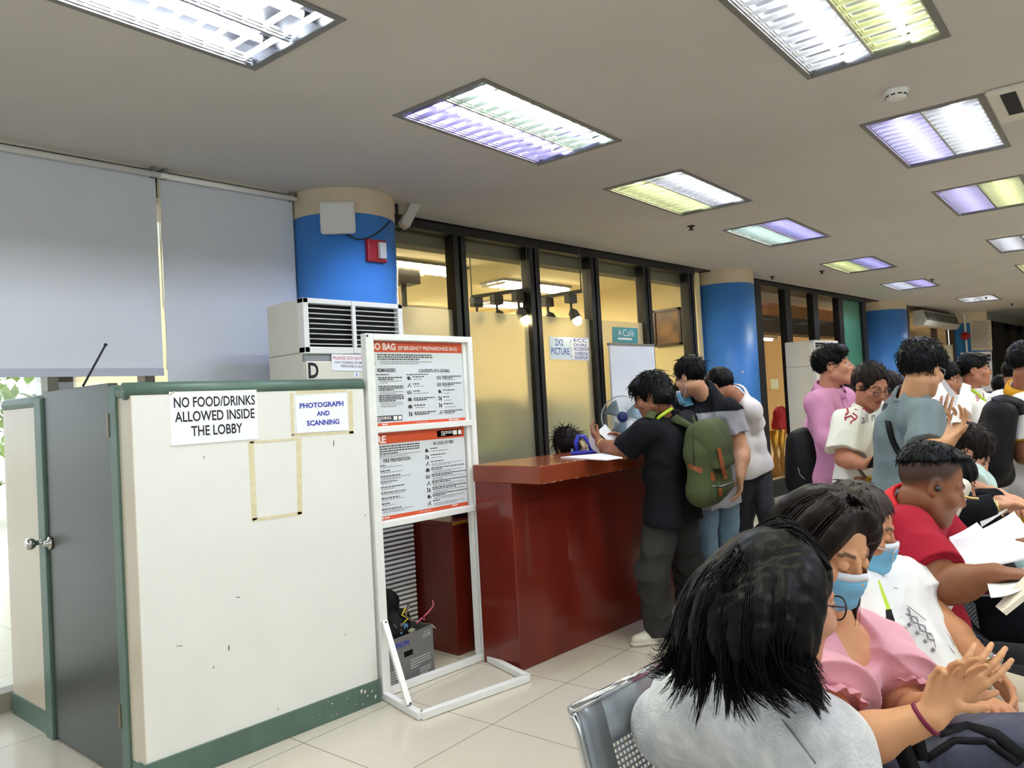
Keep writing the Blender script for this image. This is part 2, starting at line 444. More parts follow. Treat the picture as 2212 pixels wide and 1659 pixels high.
mx = nt.nodes.new('ShaderNodeMix'); mx.data_type = 'RGBA'; mx.blend_type = 'MULTIPLY'; mx.inputs['B'].default_value = (.93, .92, .9, 1)
nt.links.new(ns.outputs[0], mx.inputs['Factor']); nt.links.new(bk.outputs[0], mx.inputs['A']); nt.links.new(mx.outputs['Result'], b.inputs['Base Color'])
struct(MB().quad((-4, -7, 0), (27, -7, 0), (27, 12, 0), (-4, 12, 0)).build('floor', mf))

# ceiling with openings for the recessed light fittings
HL, HW = .59, .28
PUR, YEL, WHT, GRN = (196, 190, 255), (242, 250, 178), (240, 246, 255), (230, 252, 236)
FIX = [(1.285, 2.56, WHT, WHT), (3.297, 2.543, PUR, GRN), (5.331, 2.566, YEL, WHT), (7.42, 2.58, GRN, PUR), (10.32, 2.60, YEL, PUR), (13.2, 2.6, WHT, PUR),
       (3.22, .84, WHT, YEL), (5.36, .84, PUR, WHT), (7.5, .86, PUR, YEL), (10.42, .86, WHT, WHT), (13.0, .86, YEL, WHT), (1.2, .84, WHT, YEL),  # last in this row: unseen lamp overhead, added to light the scene
       (1.2, -.86, WHT, WHT), (3.25, -.86, WHT, PUR), (5.36, -.86, YEL, WHT), (7.5, -.86, WHT, WHT), (10.4, -.86, WHT, WHT), (17, 2.2, WHT, WHT), (15.6, .86, WHT, YEL), (18.2, .86, WHT, WHT), (13.4, -.86, YEL, WHT), (16.4, -.86, WHT, WHT), (3.2, -2.6, WHT, WHT), (6.4, -2.6, WHT, YEL), (10.2, -2.6, WHT, WHT), (14, -2.6, WHT, WHT)]  # unseen lamps added to brighten the hall, except the one by the notices
xs = sorted({round(v, 4) for f in FIX for v in (f[0]-HL, f[0]+HL)} | {-4.2, 21.2}); ys = sorted({round(v, 4) for f in FIX for v in (f[1]-HW, f[1]+HW)} | {-7.2, 5.6})
mb = MB()
for i in range(len(xs)-1):
    for j in range(len(ys)-1):
        cx, cy = (xs[i]+xs[i+1])/2, (ys[j]+ys[j+1])/2
        if any(abs(cx-f[0]) < HL and abs(cy-f[1]) < HW for f in FIX): continue
        mb.quad(fxy(xs[i], ys[j]), fxy(xs[i], ys[j+1]), fxy(xs[i+1], ys[j+1]), fxy(xs[i+1], ys[j]))
struct(mb.build('ceiling', m_ceil))
mb = MB()
for (x0, y0, x1, y1) in [(.2, 1.72, 3.2, 1.75), (2.2, 1.4, 2.23, 3.6), (4.4, 1.6, 12, 1.63)]: pass

m_house = mat('fitting_reflector', (150, 152, 156), .28, .9); m_louv = mat('louvre_blade', (200, 203, 208), .25, .9)
m_rim = mat('fitting_rim', (120, 118, 114), .5)
def fitting(x, y, cf, cn, label, group):
    t = thing('recessed_ceiling_light', label, 'ceiling light', fxy(x, y), group)
    B = lambda mb, x0, x1, y0, y1, z0, z1: mb.obox(fxy(x+x0, y+y0, CE+z0), FU*(x1-x0), FV*(y1-y0), (0, 0, z1-z0))
    h = MB()
    B(h, -HL, HL, -HW, HW, .085, .09); B(h, -HL-.004, -HL, -HW, HW, 0, .085); B(h, HL, HL+.004, -HW, HW, 0, .085)
    B(h, -HL, HL, -HW-.004, -HW, 0, .085); B(h, -HL, HL, HW, HW+.004, 0, .085)
    h.build('housing', m_house, t)
    r = MB(); e = .028
    B(r, -HL-e, HL+e, -HW-e, -HW, -.006, .0); B(r, -HL-e, HL+e, HW, HW+e, -.006, .0); B(r, -HL-e, -HL, -HW, HW, -.006, .0); B(r, HL, HL+e, -HW, HW, -.006, .0)
    r.build('rim', m_rim, t)
    for sgn, c in ((1, cf), (-1, cn)):
        yc = sgn*HW/2; l = MB()
        for k in (-1, 1):       # curved side reflectors of the half
            for a in range(3):
                y0 = yc+k*(HW/2-.001-.006*a); B(l, -HL+.01, HL-.01, min(y0, y0-k*.006), max(y0, y0-k*.006), .003+.010*a, .016+.010*a)
        for i in range(13):     # V-shaped cross blades
            xx = -HL+.045+i*(2*HL-.09)/12
            l.prism([fxy(x+xx-.006, y+yc-HW/2, CE+.030), fxy(x+xx+.006, y+yc-HW/2, CE+.030), fxy(x+xx, y+yc-HW/2, CE+.004)], FV*HW)
        tint = tuple(int(225*(.72+.28*v/255)) for v in c)  # the tube's light colour is also put into the blades' own colour
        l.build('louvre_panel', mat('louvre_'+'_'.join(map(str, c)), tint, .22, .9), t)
        u = MB(); u.cyl(fxy(x-HL+.05, y+yc, CE+.050), fxy(x+HL-.05, y+yc, CE+.050), .014, 12)
        u.build('tube', emis('tube_'+'_'.join(map(str, c)), c, LAMP), t)
        for q in (-1, 1): MB().cyl(fxy(x+q*(HL-.05), y+yc, CE+.050), fxy(x+q*(HL-.012), y+yc, CE+.050), .018, 12).build('lamp_holder', m_black, t)
names = ['above the blinds at top left, both halves white', 'nearest above the counter, lilac and greenish tubes', 'second above the counter, yellow and white tubes',
         'before the second blue column, greenish and lilac tubes', 'nearest the third blue column, yellow and lilac tubes', 'far down the hall by the third column',
         'largest at top right, white and yellow tubes', 'beside the smoke detector, lilac and white tubes', 'at the right edge, half lilac half yellow', 'small, all white, at the right edge', 'tiny, yellowish, far at the right edge', 'added out of view, overhead above the viewer',
         'added out of view, behind the viewer near the blinds', 'added out of view, behind the viewer in row three', 'added out of view, third row over the seats', 'added out of view, third row over the far seats', 'added out of view, third row down the hall', 'far end by the notices', 'added out of view, second row at the far end', 'added out of view, last in the second row', 'added out of view, far along the third row', 'added out of view, third row at the far end', 'added out of view, fourth row behind the viewer', 'added out of view, fourth row behind the seats', 'added out of view, far along the fourth row', 'added out of view, fourth row at the far end']
for f, nme in zip(FIX, names): fitting(*f, 'recessed louvred fluorescent ceiling light '+nme, 'recessed ceiling lights')

# walls
def glassmat(name, tint, fac):
    m = bpy.data.materials.new(name); m.use_nodes = True; nt = m.node_tree; nt.nodes.clear(); _mats[name] = m
    t = nt.nodes.new('ShaderNodeBsdfTransparent'); g = nt.nodes.new('ShaderNodeBsdfGlossy'); s = nt.nodes.new('ShaderNodeMixShader'); o = nt.nodes.new('ShaderNodeOutputMaterial')
    t.inputs[0].default_value = (*lin(tint), 1); g.inputs['Roughness'].default_value = .02; s.inputs[0].default_value = fac
    nt.links.new(t.outputs[0], s.inputs[1]); nt.links.new(g.outputs[0], s.inputs[2]); nt.links.new(s.outputs[0], o.inputs[0]); return m
m_glass = glassmat('clear_glass', (250, 250, 246), .045); m_glass2 = glassmat('window_glass', (248, 250, 250), .06)
struct(MB().box((-4, W-.02, 2.955), (16.4, W+.5, 3.0)).build('trim_1', m_black))
mb = MB().box((-4.1, -7.1, 0), (-4, 4.6, .9)).box((-4.1, -7.1, 2.75), (-4, 4.6, 3.1)); wf = MB(); wg = MB()
for y0, y1 in ((-7.1, -6.6), (-4.2, -3.9), (-1.2, -.9), (1.6, 1.9), (4.2, 4.6)): mb.box((-4.1, y0, .9), (-4, y1, 2.75))
struct(mb.build('wall_left', m_wall))
for i, (y0, y1) in enumerate(((-6.6, -4.2), (-3.9, -1.2), (-.9, 1.6), (1.9, 4.2))):
    o = struct(MB().box((-4.08, y0, .9), (-4.02, y1, .96)).box((-4.08, y0, 2.69), (-4.02, y1, 2.75)).box((-4.08, y0, .9), (-4.02, y0+.06, 2.75)).box((-4.08, y1-.06, .9), (-4.02, y1, 2.75)).build('window_%d' % (5+i), m_black))
    MB().box((-4.055, y0+.06, .96), (-4.05, y1-.06, 2.69)).build('pane', m_glass2, o)
mb = MB().box((-4, -7.1, 0), (27, -7, .9)).box((-4, -7.1, 2.75), (27, -7, 3.1)); pier = [(-4, -3.6), (-1, -.6), (2.4, 2.8), (5.8, 6.2), (9.2, 27)]
for x0, x1 in pier: mb.box((x0, -7.1, .9), (x1, -7, 2.75))
struct(mb.build('wall_behind', m_wall))
for i in range(4):
    x0, x1 = pier[i][1], pier[i+1][0]; o = struct(MB().box((x0, -7.08, .9), (x1, -7.02, .96)).box((x0, -7.08, 2.69), (x1, -7.02, 2.75)).box((x0, -7.08, .9), (x0+.06, -7.02, 2.75)).box((x1-.06, -7.08, .9), (x1, -7.02, 2.75)).build('window_%d' % (9+i), m_black))
    MB().box((x0+.06, -7.055, .96), (x1-.06, -7.05, 2.69)).build('pane', m_glass2, o)
m_end = mat('blue_wall_paint', (52, 128, 190), .55, noise=.05, nscale=4)
o = MB().box((20.0, 3.98, 0), (20.15, 4.75, 2.74)).build('wall_end', m_end); struct(o)
struct(MB().box((20.0, 3.98, 2.74), (20.15, 4.75, 3.0)).build('trim_2', mat('beige_band', (214, 200, 172), .7)))
struct(MB().box((20.15, 3.98, 0), (27, 4.1, 3.0)).build('wall_corridor', mat('greenish_grey_wall', (150, 152, 140), .7)))
struct(MB().box((27, -7, 0), (27.1, 4.1, 3.0)).build('wall_far', mat('dim_far_wall', (120, 112, 100), .8)))
struct(MB().quad((20.6, -7, 2.96), (20.6, 4.1, 2.96), (27, 4.1, 2.96), (27, -7, 2.96)).build('ceiling_corridor', m_ceil))
# door leaves in the far corridor wall
m_dk = mat('dark_door_glass', (40, 36, 34), .2, spec=.5)
for i, x in enumerate((20.3, 21.9, 23.5)):
    d = MB()
    for a, b_ in ((x, x+.12), (x+1.3, x+1.42)): d.box((a, 3.93, 0), (b_, 3.98, 2.75))
    d.box((x, 3.93, 2.62), (x+1.42, 3.98, 2.75)); d.box((x, 3.93, 0), (x+1.42, 3.98, .15))
    fr = struct(d.build('door_%d' % (i+1), m_black)); MB().box((x+.12, 3.95, .15), (x+1.3, 3.97, 2.62)).build('pane', m_dk, fr)

# columns
m_colm = mat('column_blue_paint', (76, 148, 234), .38, noise=.08, nscale=3); nt = m_colm.node_tree
m_colt = mat('column_cream_band', (206, 190, 162), .6, noise=.05, nscale=4); m_colb = mat('column_black_base', (30, 28, 28), .4)
for i, (cx, cy, r) in enumerate([(3.185, 4.545, .365), (8.98, 4.68, .40), (15.2, 4.75, .46)]):
    o = MB().cyl((cx, cy, .14), (cx, cy, 2.80), r, 64).build('column_%d' % (i+1), m_colm, smooth=False); struct(o)
    for p in o.data.polygons: p.use_smooth = len(p.vertices) == 4
    q = MB().cyl((cx, cy, 2.80), (cx, cy, 3.0), r+.002, 64).build('cream_band', m_colt, o)
    q = MB().cyl((cx, cy, 0), (cx, cy, .14), r+.008, 64).build('black_base', m_colb, o)
chips = MB()
for px, py, s in [(1606, 803, .028), (1626, 812, .02), (1628, 833, .012)]:
    q = ony(px, py, 4.33); a = math.atan2(q[1]-4.68, q[0]-8.98); c = np.array([8.98+.403*math.cos(a), 4.68+.403*math.sin(a), q[2]]); t = np.array([-math.sin(a), math.cos(a), 0])
    chips.poly([c-t*s*.5, c-t*s*.2-np.array([0, 0, s*.7]), c+t*s*.5-np.array([0, 0, s*.2]), c+t*s*.4+np.array([0, 0, s*.5]), c+np.array([0, 0, s*.8])])
chips.build('chipped_paint', m_white, bpy.data.objects['column_2'])

# glass
def frostmat():
    m = bpy.data.materials.new('frosted_film'); m.use_nodes = True; nt = m.node_tree; nt.nodes.clear()
    r = nt.nodes.new('ShaderNodeBsdfRefraction'); r.inputs['Roughness'].default_value = .30; r.inputs['IOR'].default_value = 1.35; r.inputs[0].default_value = (*lin((252, 250, 240)), 1)
    d = nt.nodes.new('ShaderNodeBsdfTranslucent'); d.inputs[0].default_value = (*lin((225, 222, 205)), 1)
    f = nt.nodes.new('ShaderNodeBsdfDiffuse'); f.inputs[0].default_value = (*lin((200, 205, 195)), 1)
    a = nt.nodes.new('ShaderNodeMixShader'); a.inputs[0].default_value = .25; bq = nt.nodes.new('ShaderNodeMixShader'); bq.inputs[0].default_value = .16; o = nt.nodes.new('ShaderNodeOutputMaterial')
    nt.links.new(r.outputs[0], a.inputs[1]); nt.links.new(d.outputs[0], a.inputs[2]); nt.links.new(a.outputs[0], bq.inputs[1]); nt.links.new(f.outputs[0], bq.inputs[2]); nt.links.new(bq.outputs[0], o.inputs[0]); return m
m_frost = frostmat()
mull1 = [4.316, 5.25, 6.17, 7.12, 8.06]
wp = MB(); wp.box((3.45, W-.02, 2.885), (8.2, W+.1, 2.965)).box((3.45, W-.02, .02), (8.2, W+.1, .16))
for x in mull1: wp.box((x, W, .1), (x+.055, W+.11, 2.9)).box((x+.055, W+.03, .1), (x+.085, W+.11, 2.9)).box((x+.085, W, .1), (x+.14, W+.11, 2.9))
part1 = struct(wp.build('window_1', m_black, bevel=.003))
edges = [3.45]+[v for x in mull1 for v in (x, x+.14)]
for i in range(5):
    x0, x1 = edges[2*i], edges[2*i+1]
    MB().box((x0, W+.05, 2.272), (x1, W+.056, 2.89)).build('clear_pane', m_glass, part1)
    if i < 4: MB().box((x0, W+.05, .15), (x1, W+.058, 2.27)).build('frosted_pane', m_frost, part1)
    else: MB().box((x0, W+.05, .15), (x1, W+.056, 2.27)).build('clear_pane', m_glass, part1)
mull2 = [9.80, 10.76, 11.77, 12.82, 13.92]
wp = MB(); wp.box((9.2, W-.02, 2.895), (14.12, W+.1, 2.975)).box((9.2, W-.02, .16), (14.12, W+.1, .24)).box((9.2, W, 0), (14.12, W+.1, .16))
for x in mull2: wp.box((x, W, .1), (x+.19, W+.1, 2.9))
part2 = struct(wp.build('window_2', m_black, bevel=.003)); edges = [9.2]+[v for x in mull2 for v in (x, x+.19)]
m_green = mat('green_board', (78, 138, 112), .3, noise=.15, nscale=1.5)
for i in range(5):
    x0, x1 = edges[2*i], edges[2*i+1]
    MB().box((x0, W+.05, .22), (x1, W+.056, 2.9)).build('pane', m_glass if i < 4 else m_green, part2)
wp = MB(); wp.box((16.2, W-.02, 2.88), (20, W+.1, 2.97)).box((16.2, W, .0), (20, W+.1, .15))
for x in (16.2, 16.5, 18.4, 19.86): wp.box((x, W, 0), (x+.1, W+.1, 2.9))
part3 = struct(wp.build('window_3', mat('brown_frame', (84, 68, 56), .5)))
MB().box((16.3, W+.05, .15), (19.9, W+.056, 2.88)).build('pane', m_glass, part3)

# windows behind the blinds
wp = MB(); wp.box((-4, 4.78, 2.86), (2.86, 4.9, 3.0)).box((-4, 4.78, 0), (2.86, 4.9, .1))
for x in (-3, -1.4, .2): wp.box((x, 4.78, 0), (x+.08, 4.9, 2.9))
wp.box((1.345, 4.78, 0), (1.40, 4.9, 2.9)); wp.box((2.78, 4.6, 0), (2.86, 4.9, 2.96))
win = struct(wp.build('window_4', mat('grey_window_frame', (146, 140, 128), .5)))
MB().box((-4, 4.83, .1), (2.8, 4.836, 2.86)).build('pane', m_glass2, win)
q = MB().box((1.42, 4.86, 0), (1.50, 4.98, 2.9)).box((1.90, 4.86, 0), (1.96, 4.98, 2.9)).build('mullion', mat('brown_post', (110, 88, 70), .6), win)

# roller blinds
def blindmat():
    m = mat('blind_fabric', (222, 226, 232), .8, noise=.03, nscale=3); nt = m.node_tree; b = nt.nodes['Principled BSDF']
    t = nt.nodes.new('ShaderNodeBsdfTranslucent'); t.inputs[0].default_value = (*lin((205, 208, 205)), 1); s = nt.nodes.new('ShaderNodeMixShader'); s.inputs[0].default_value = .12
    o = [n for n in nt.nodes if n.type == 'OUTPUT_MATERIAL'][0]
    nt.links.new(b.outputs[0], s.inputs[1]); nt.links.new(t.outputs[0], s.inputs[2]); nt.links.new(s.outputs[0], o.inputs[0]); return m
m_blind = blindmat(); m_rail = mat('blind_rail_white', (236, 234, 228), .35)
for nme, x0, x1, zb, lab in (('roller_blind', -1.2, 1.893, 1.79, 'left white roller blind with a grey hem bar, pulled down beside the bead chain'), ('roller_blind', 1.918, 2.80, .9, 'right white roller blind between bead chain and first blue column, pulled lower')):
    t = thing(nme, lab, 'blind', ((x0+x1)/2, 4.57, 2.9), 'roller blinds on the window wall')
    MB().box((x0, 4.568, zb), (x1, 4.571, 2.935)).build('fabric', m_blind, t)
    MB().box((x0, 4.560, zb-.045), (x1, 4.579, zb)).build('hem_bar', mat('hem_bar', (176, 180, 192), .5), t)
    MB().cyl((x0-.01, 4.53, 2.925), (x1+.01, 4.53, 2.925), .017, 16).build('head_tube', m_rail, t, smooth=True)
    for x in (x0+.02, x1-.02): MB().box((x-.012, 4.52, 2.91), (x+.012, 4.62, 2.97)).build('bracket', m_rim, t)
ch = MB(); ch.tube([(1.9055+.004*math.sin(i*.5), 4.55, 2.92-i*.06) for i in range(20)], .0028, 6).tube([(1.899, 4.55, 2.92-i*.06) for i in range(14)], .0022, 6)
tag(ch.build('bead_chain', mat('bead_chain', (236, 226, 200), .3), smooth=True), 'thin bead chain hanging in the bright gap between the two roller blinds', 'chain')

# outside beyond the blinds
struct(MB().box((-30, 4.95, -.3), (30, 60, -.05)).build('ground_outside', mat('pale_paving', (214, 208, 196), .9)))
struct(MB().box((2.48, 9.0, 0), (12, 9.2, 4.5)).build('wall_outside', mat('pale_outer_wall', (196, 196, 192), .9, noise=.15, nscale=1.5)))
mb = MB(); r = random.Random(3)
for i in range(1500):
    c = np.array([r.uniform(-2, 5.5), r.uniform(14, 16), r.uniform(.2, 4.2)]); s_ = r.uniform(.08, .2)
    a = nrm([r.gauss(0, 1) for _ in range(3)]); bb = nrm(np.cross(a, (0.2, .3, 1))); mb.quad(c-a*s_, c+bb*s_*.5, c+a*s_, c-bb*s_*.5)
tag(mb.build('hedge', mat('hedge_leaf', (150, 178, 88), .7, noise=.4, nscale=2)), 'bright green hedge outside below the left blind', 'hedge', kind='stuff')

# ------------------------------------------------------------------ rooms behind the glass
m_yel = mat('yellow_wall', (246, 228, 178), .8, noise=.04, nscale=2)
rb = MB().box((2.9, 9.4, 0), (8.6, 9.5, 3.0)); struct(rb.build('wall_office_back', m_yel))
struct(MB().box((8.45, W+.12, 0), (8.55, 9.5, 3.0)).build('wall_office_right', m_yel)); struct(MB().box((2.8, W+.3, 0), (2.9, 9.5, 3.0)).build('wall_office_left', m_yel))
struct(MB().box((2.9, 4.95, 2.93), (8.5, 9.5, 2.97)).build('ceiling_office', mat('office_ceiling', (246, 232, 190), .8)))
struct(MB().box((3.3, 4.80, 2.80), (8.45, 4.95, 3.0)).build('trim_3', mat('unlit_ceiling_grey', (140, 136, 120), .8)))  # dropped box by the glass; shade of the unlit ceiling put into its grey
m_olamp = emis('office_lamp', (255, 238, 200), 170.0)
def office_light(x, y, l, lab):
    t = thing('office_ceiling_light', lab, 'ceiling light', (x, y, 2.93), 'fluorescent lights behind the glass')
    MB().box((x-l/2-.03, y-.2, 2.905), (x+l/2+.03, y+.2, 2.93)).build('tray', m_house, t)
    for k in (-.1, .1): MB().cyl((x-l/2, y+k, 2.89), (x+l/2, y+k, 2.89), .016, 10).build('tube', m_olamp, t)
    k = MB()
    for i in range(10): k.box((x-l/2+i*l/9-.006, y-.19, 2.87), (x-l/2+i*l/9+.006, y+.19, 2.9))
    k.build('louvre', m_louv, t)
q = ony(930, 580, 5.8)
office_light(5.0, 6.0, 1.2, 'louvred light seen through the first glass bay behind the blue column'); office_light(7.1, 6.3, 1.2, 'louvred light seen through the second and third glass bays')
office_light(8.0, 7.6, .7, 'small louvred light far back behind the fourth glass bay'); office_light(5.2, 8.2, 1.2, 'louvred light far back near the yellow rear wall'); office_light(7.4, 8.6, 1.1, 'louvred light at the far right of the yellow room')
m_trk = mat('track_dark', (70, 66, 58), .5); m_spot = emis('spot_lamp', (255, 236, 180), 40)
for lab, a, b_, ks, lit in (('dark spotlight track behind the second glass bay, one lamp lit', P(1020, 657, 7.3), P(1142, 629, 7.0), (.08, .44, .82), 2), ('dark spotlight track behind the third glass bay, one lamp lit', P(1165, 656, 7.6), P(1256, 639, 7.3), (.2, .75), 1)):
    a = np.array(a); b_ = np.array(b_); a[2] = b_[2] = (a[2]+b_[2])/2
    a = np.array([*a[:2], max(a[2], 2.5)]); b_ = np.array([*b_[:2], max(b_[2], 2.5)])
    t = thing('spotlight_track', lab, 'track light', (a+b_)/2, 'spotlight tracks')
    tr = MB().bar(a, b_, .035, .03); 
    for e in (a, b_): tr.cyl(e, (e[0], e[1], 2.93), .006, 6)
    tr.build('track', m_trk, t)
    for i, k in enumerate(ks):
        p = a+(b_-a)*k; h = MB().box(p+[-.06, -.03, -.1], p+[.06, .03, -.015]).cyl(p+[0, 0, -.1], p+[0, 0, -.17], .012, 8)
        h.lathe([(.02, 0), (.045, .03), (.055, .1)], p+np.array([0, 0, -.16]), (.2, -.4, -1), 14); hd = h.build('spot_head', m_trk, t)
        if i == lit: MB().ball(p+[.02, -.05, -.275], .045).build('bulb', m_spot, hd, smooth=True)
q = ony(912, 586, 6.4)
t = tag(MB().ball((q[0], q[1], q[2]), .05).cyl((q[0], q[1], q[2]), (q[0], q[1], 2.93), .012, 8).build('pendant_bulb', emis('warm_bulb', (255, 190, 70), 30), smooth=True), 'small glowing amber bulb seen through the first glass bay', 'lamp')
q = ony(868, 548, 6.0)
t = thing('projector_mount', 'grey ceiling mounted bracket behind the first glass bay', 'projector mount', (q[0], q[1], 2.93))
MB().box((q[0]-.14, 5.9, 2.72), (q[0]+.14, 6.1, 2.9)).build('head_box', m_trk, t); MB().cyl((q[0], 6, 2.72), (q[0], 6, 2.4), .03, 12).cyl((q[0], 6, 2.42), (q[0], 6, 2.32), .07, 14).build('stem', m_trk, t)
# furniture seen as soft shapes through the frosted film
t = thing('office_partition', 'pale grey green low partition behind the frosted glass', 'partition', (5.8, 6.3, 0)); MB().box((3.3, 6.28, 0), (8.3, 6.34, 1.42)).build('panel', mat('partition_green', (146, 192, 196), .7), t); MB().box((3.3, 6.26, 1.42), (8.3, 6.36, 1.45)).build('cap', m_alu, t)
t = thing('office_desk', 'grey green desk along the frosted glass', 'desk', (5.2, 5.45, 0))
MB().box((3.6, 5.15, .98), (6.6, 5.75, 1.02)).build('top', mat('desk_grey', (140, 178, 170), .5), t); MB().box((3.6, 5.72, 0), (6.6, 5.75, .98)).box((3.6, 5.15, 0), (3.63, 5.72, .98)).box((6.57, 5.15, 0), (6.6, 5.72, .98)).build('panel', mat('desk_panel', (160, 214, 204), .6), t)
m_mon = mat('monitor_dark', (70, 82, 92), .4)
for lab, x, w in (('blurred computer monitor behind the third frosted bay', 6.17, .2), ('blurred computer monitor behind the second frosted bay', 5.0, .3), ('blurred computer monitor behind the first frosted bay', 4.05, .3)):
    t = thing('computer_monitor', lab, 'monitor', (x, 5.4, 1.02), 'monitors behind the frosted glass'); MB().box((x-w, 5.38, 1.14), (x+w, 5.42, 1.52)).build('screen', m_mon, t, bevel=.01); MB().box((x-.03, 5.38, 1.02), (x+.03, 5.43, 1.2)).box((x-.12, 5.3, 1.02), (x+.12, 5.5, 1.035)).build('stand', m_mon, t)
m_fold = mat('green_folder', (170, 178, 70), .6)
for i, x in enumerate((5.52, 5.66, 5.80)): tag(MB().box((x, 5.3, 1.02), (x+.11, 5.6, 1.02+.52-.05*i)).build('box_file', m_fold, bevel=.006), 'yellow green box file on the desk, %s of three behind the third frosted bay' % ('left', 'middle', 'right')[i], 'box file', 'box files behind the frosted glass')
# framed brown picture on the divider
t = thing('framed_picture', 'brown framed sepia picture on the yellow divider wall in the fifth glass bay', 'picture', (8.44, 5.16, 2.33))
pf = MB(); Y0, Y1, Z0, Z1 = 4.965, 5.357, 2.09, 2.555
pf.box((8.41, Y0, Z0), (8.45, Y1, Z0+.03)).box((8.41, Y0, Z1-.03), (8.45, Y1, Z1)).box((8.41, Y0, Z0), (8.45, Y0+.03, Z1)).box((8.41, Y1-.03, Z0), (8.45, Y1, Z1)); pf.build('frame', mat('picture_frame_brown', (66, 44, 30), .35), t)
MB().box((8.425, Y0+.02, Z0+.02), (8.445, Y1-.02, Z1-.02)).build('print', mat('sepia_print', (150, 108, 58), .4, rgb2=(84, 58, 34), nscale=5), t)

# cafe behind the second glazed run
m_cw = mat('cafe_wall', (216, 200, 168), .8); m_brown = mat('brown_beam', (98, 78, 64), .7)
struct(MB().box((8.6, 11.5, 0), (19.8, 11.6, 3.6)).build('wall_cafe_back', m_cw)); struct(MB().box((19.7, 4.75, 0), (19.8, 11.6, 3.6)).build('wall_cafe_right', m_cw))
struct(MB().box((8.6, W+.12, 3.3), (19.8, 11.6, 3.4)).build('ceiling_cafe', mat('cafe_ceiling', (226, 190, 140), .8)))
zb_, zo_, zt_ = ony(1720, 722, 5.5)[2], ony(1720, 688, 5.5)[2], ony(1720, 660, 5.5)[2]
struct(MB().box((9.0, 5.5, zb_), (19.7, 5.8, zo_)).build('trim_4', m_brown))
mo = mat('orange_panel', (226, 150, 86), .5, noise=.2, nscale=2)
for i in range(6): tag(MB().box((10.9+1.3*i, 5.52, zo_+.001), (12.14+1.3*i, 5.58, zt_)).build('orange_panel', mo, bevel=.01), (('first', 'second', 'third', 'fourth', 'fifth', 'sixth')[i]+' orange wooden panel from the left above the brown cafe beam'), 'wall panel', 'orange cafe panels')
ml = emis('cafe_lamp', (255, 226, 180), 260)
def cafe_lamp(x, y, z, lab):
    t = thing('cafe_tube_light', lab, 'lamp', (x, y, z), 'cafe tube lights'); MB().box((x-.8, y-.12, z), (x+.8, y+.12, z+.05)).build('tray', m_house, t); MB().cyl((x-.75, y, z-.02), (x+.75, y, z-.02), .018, 8).build('tube', ml, t)
    MB().cyl((x, y, z+.05), (x, y, 3.3), .012, 6).build('rod', m_trk, t)
cafe_lamp(11.2, 5.2, 3.12, 'long warm tube light nearest the cafe glass'); cafe_lamp(14.6, 5.2, 3.12, 'long warm tube light farther along the cafe'); cafe_lamp(15.2, 7.2, 2.55, 'long tube light behind the brown beam'); cafe_lamp(17.6, 6.6, 3.0, 'long tube light behind the brown framed glass'); cafe_lamp(16, 9.6, 2.6, 'long tube light deep in the cafe')
q = P(1795, 676, 16)
t = thing('pendant_lamp', 'bright glowing pendant lamp in the cafe beside the green glass bay', 'lamp', q); MB().lathe([(.06, .26), (.10, .16), (.12, 0), (.07, -.16)], q, n=18).build('glowing_shade', emis('pendant_glow', (255, 236, 200), 30), t, smooth=True); MB().cyl((q[0], q[1], q[2]+.26), (q[0], q[1], 3.3), .01, 6).build('cord', m_trk, t)
# cafe counter, shelf, red chair, gilded stools
t = thing('cafe_counter', 'glass cafe display counter behind the black frame', 'counter', (10.6, 6.6, 0)); MB().box((9.6, 6.3, 1.0), (11.6, 6.9, 1.06)).box((9.6, 6.3, 0), (11.6, 6.9, .12)).build('top', mat('pale_counter', (210, 196, 160), .4), t)
MB().box((9.6, 6.32, .12), (11.6, 6.88, 1.0)).build('body', mat('gold_counter', (196, 150, 74), .35, noise=.3, nscale=4), t)
m_red = mat('red_cloth', (222, 52, 62), .6); q = P(1683, 893, 8.6)
q = ony(1686, 905, 5.7)
t = thing('draped_cloth', 'bright red draped cloth on a stand in the cafe', 'cloth', (q[0], q[1], 0))
s = Sdf(); s.cone(q+[0, 0, .12], q+[0, 0, -.12], .10, .15).cone(q+[-.1, 0, .1], q+[.1, 0, .1], .07); V, Q = s.mesh(.012, folds(.02, 30, 5)); mesh_obj('cloth', V, Q, m_red, t); MB().cyl((q[0], q[1], 0), (q[0], q[1], q[2]), .03, 8).build('stand', m_trk, t)
q = ony(1684, 1000, 5.6)
for i, dx in enumerate((-.12, .12)): tag(MB().lathe([(.02, .80), (.09, .78), (.03, .4), (.10, 0)], (q[0]+dx, q[1]+.0, .0), n=14).build('gilded_stool', mat('gilt', (206, 150, 52), .3, .6), smooth=True), ('left' if i == 0 else 'right')+' gilded stool below the red cloth in the cafe', 'stool', 'gilded stools')
t = tag(MB().lathe([(.001, .16), (.055, 0)], (q[0]+.12, q[1], .802), n=12).build('red_cone', m_red), 'small red cone on the shelf below the red cloth', 'cone')
q0, q1 = ony(1664, 819, W+.058), ony(1682, 840, W+.058); tag(MB().box((q0[0], W+.0565, q1[2]), (q1[0], W+.058, q0[2])).build('paper_notice', mat('cream_paper', (232, 224, 190), .7)), 'cream paper notice hanging in the cafe left of the standing air conditioner', 'notice')
q = ony(1672, 790, 11.4); t = thing('wall_clock', 'large dark skeleton wall clock on the cafe rear wall', 'clock', q); mb = MB()
for k in range(24): mb.bar(q+.42*np.array([math.cos(k*.2618), 0, math.sin(k*.2618)]), q+.42*np.array([math.cos((k+1)*.2618), 0, math.sin((k+1)*.2618)]), .03, .04)
mb.build('ring', m_trk, t); mb = MB()
for k in range(12):
    d = np.array([math.cos(k*.5236), 0, math.sin(k*.5236)]); mb.bar(q+d*.24, q+d*.37, .03, .03)
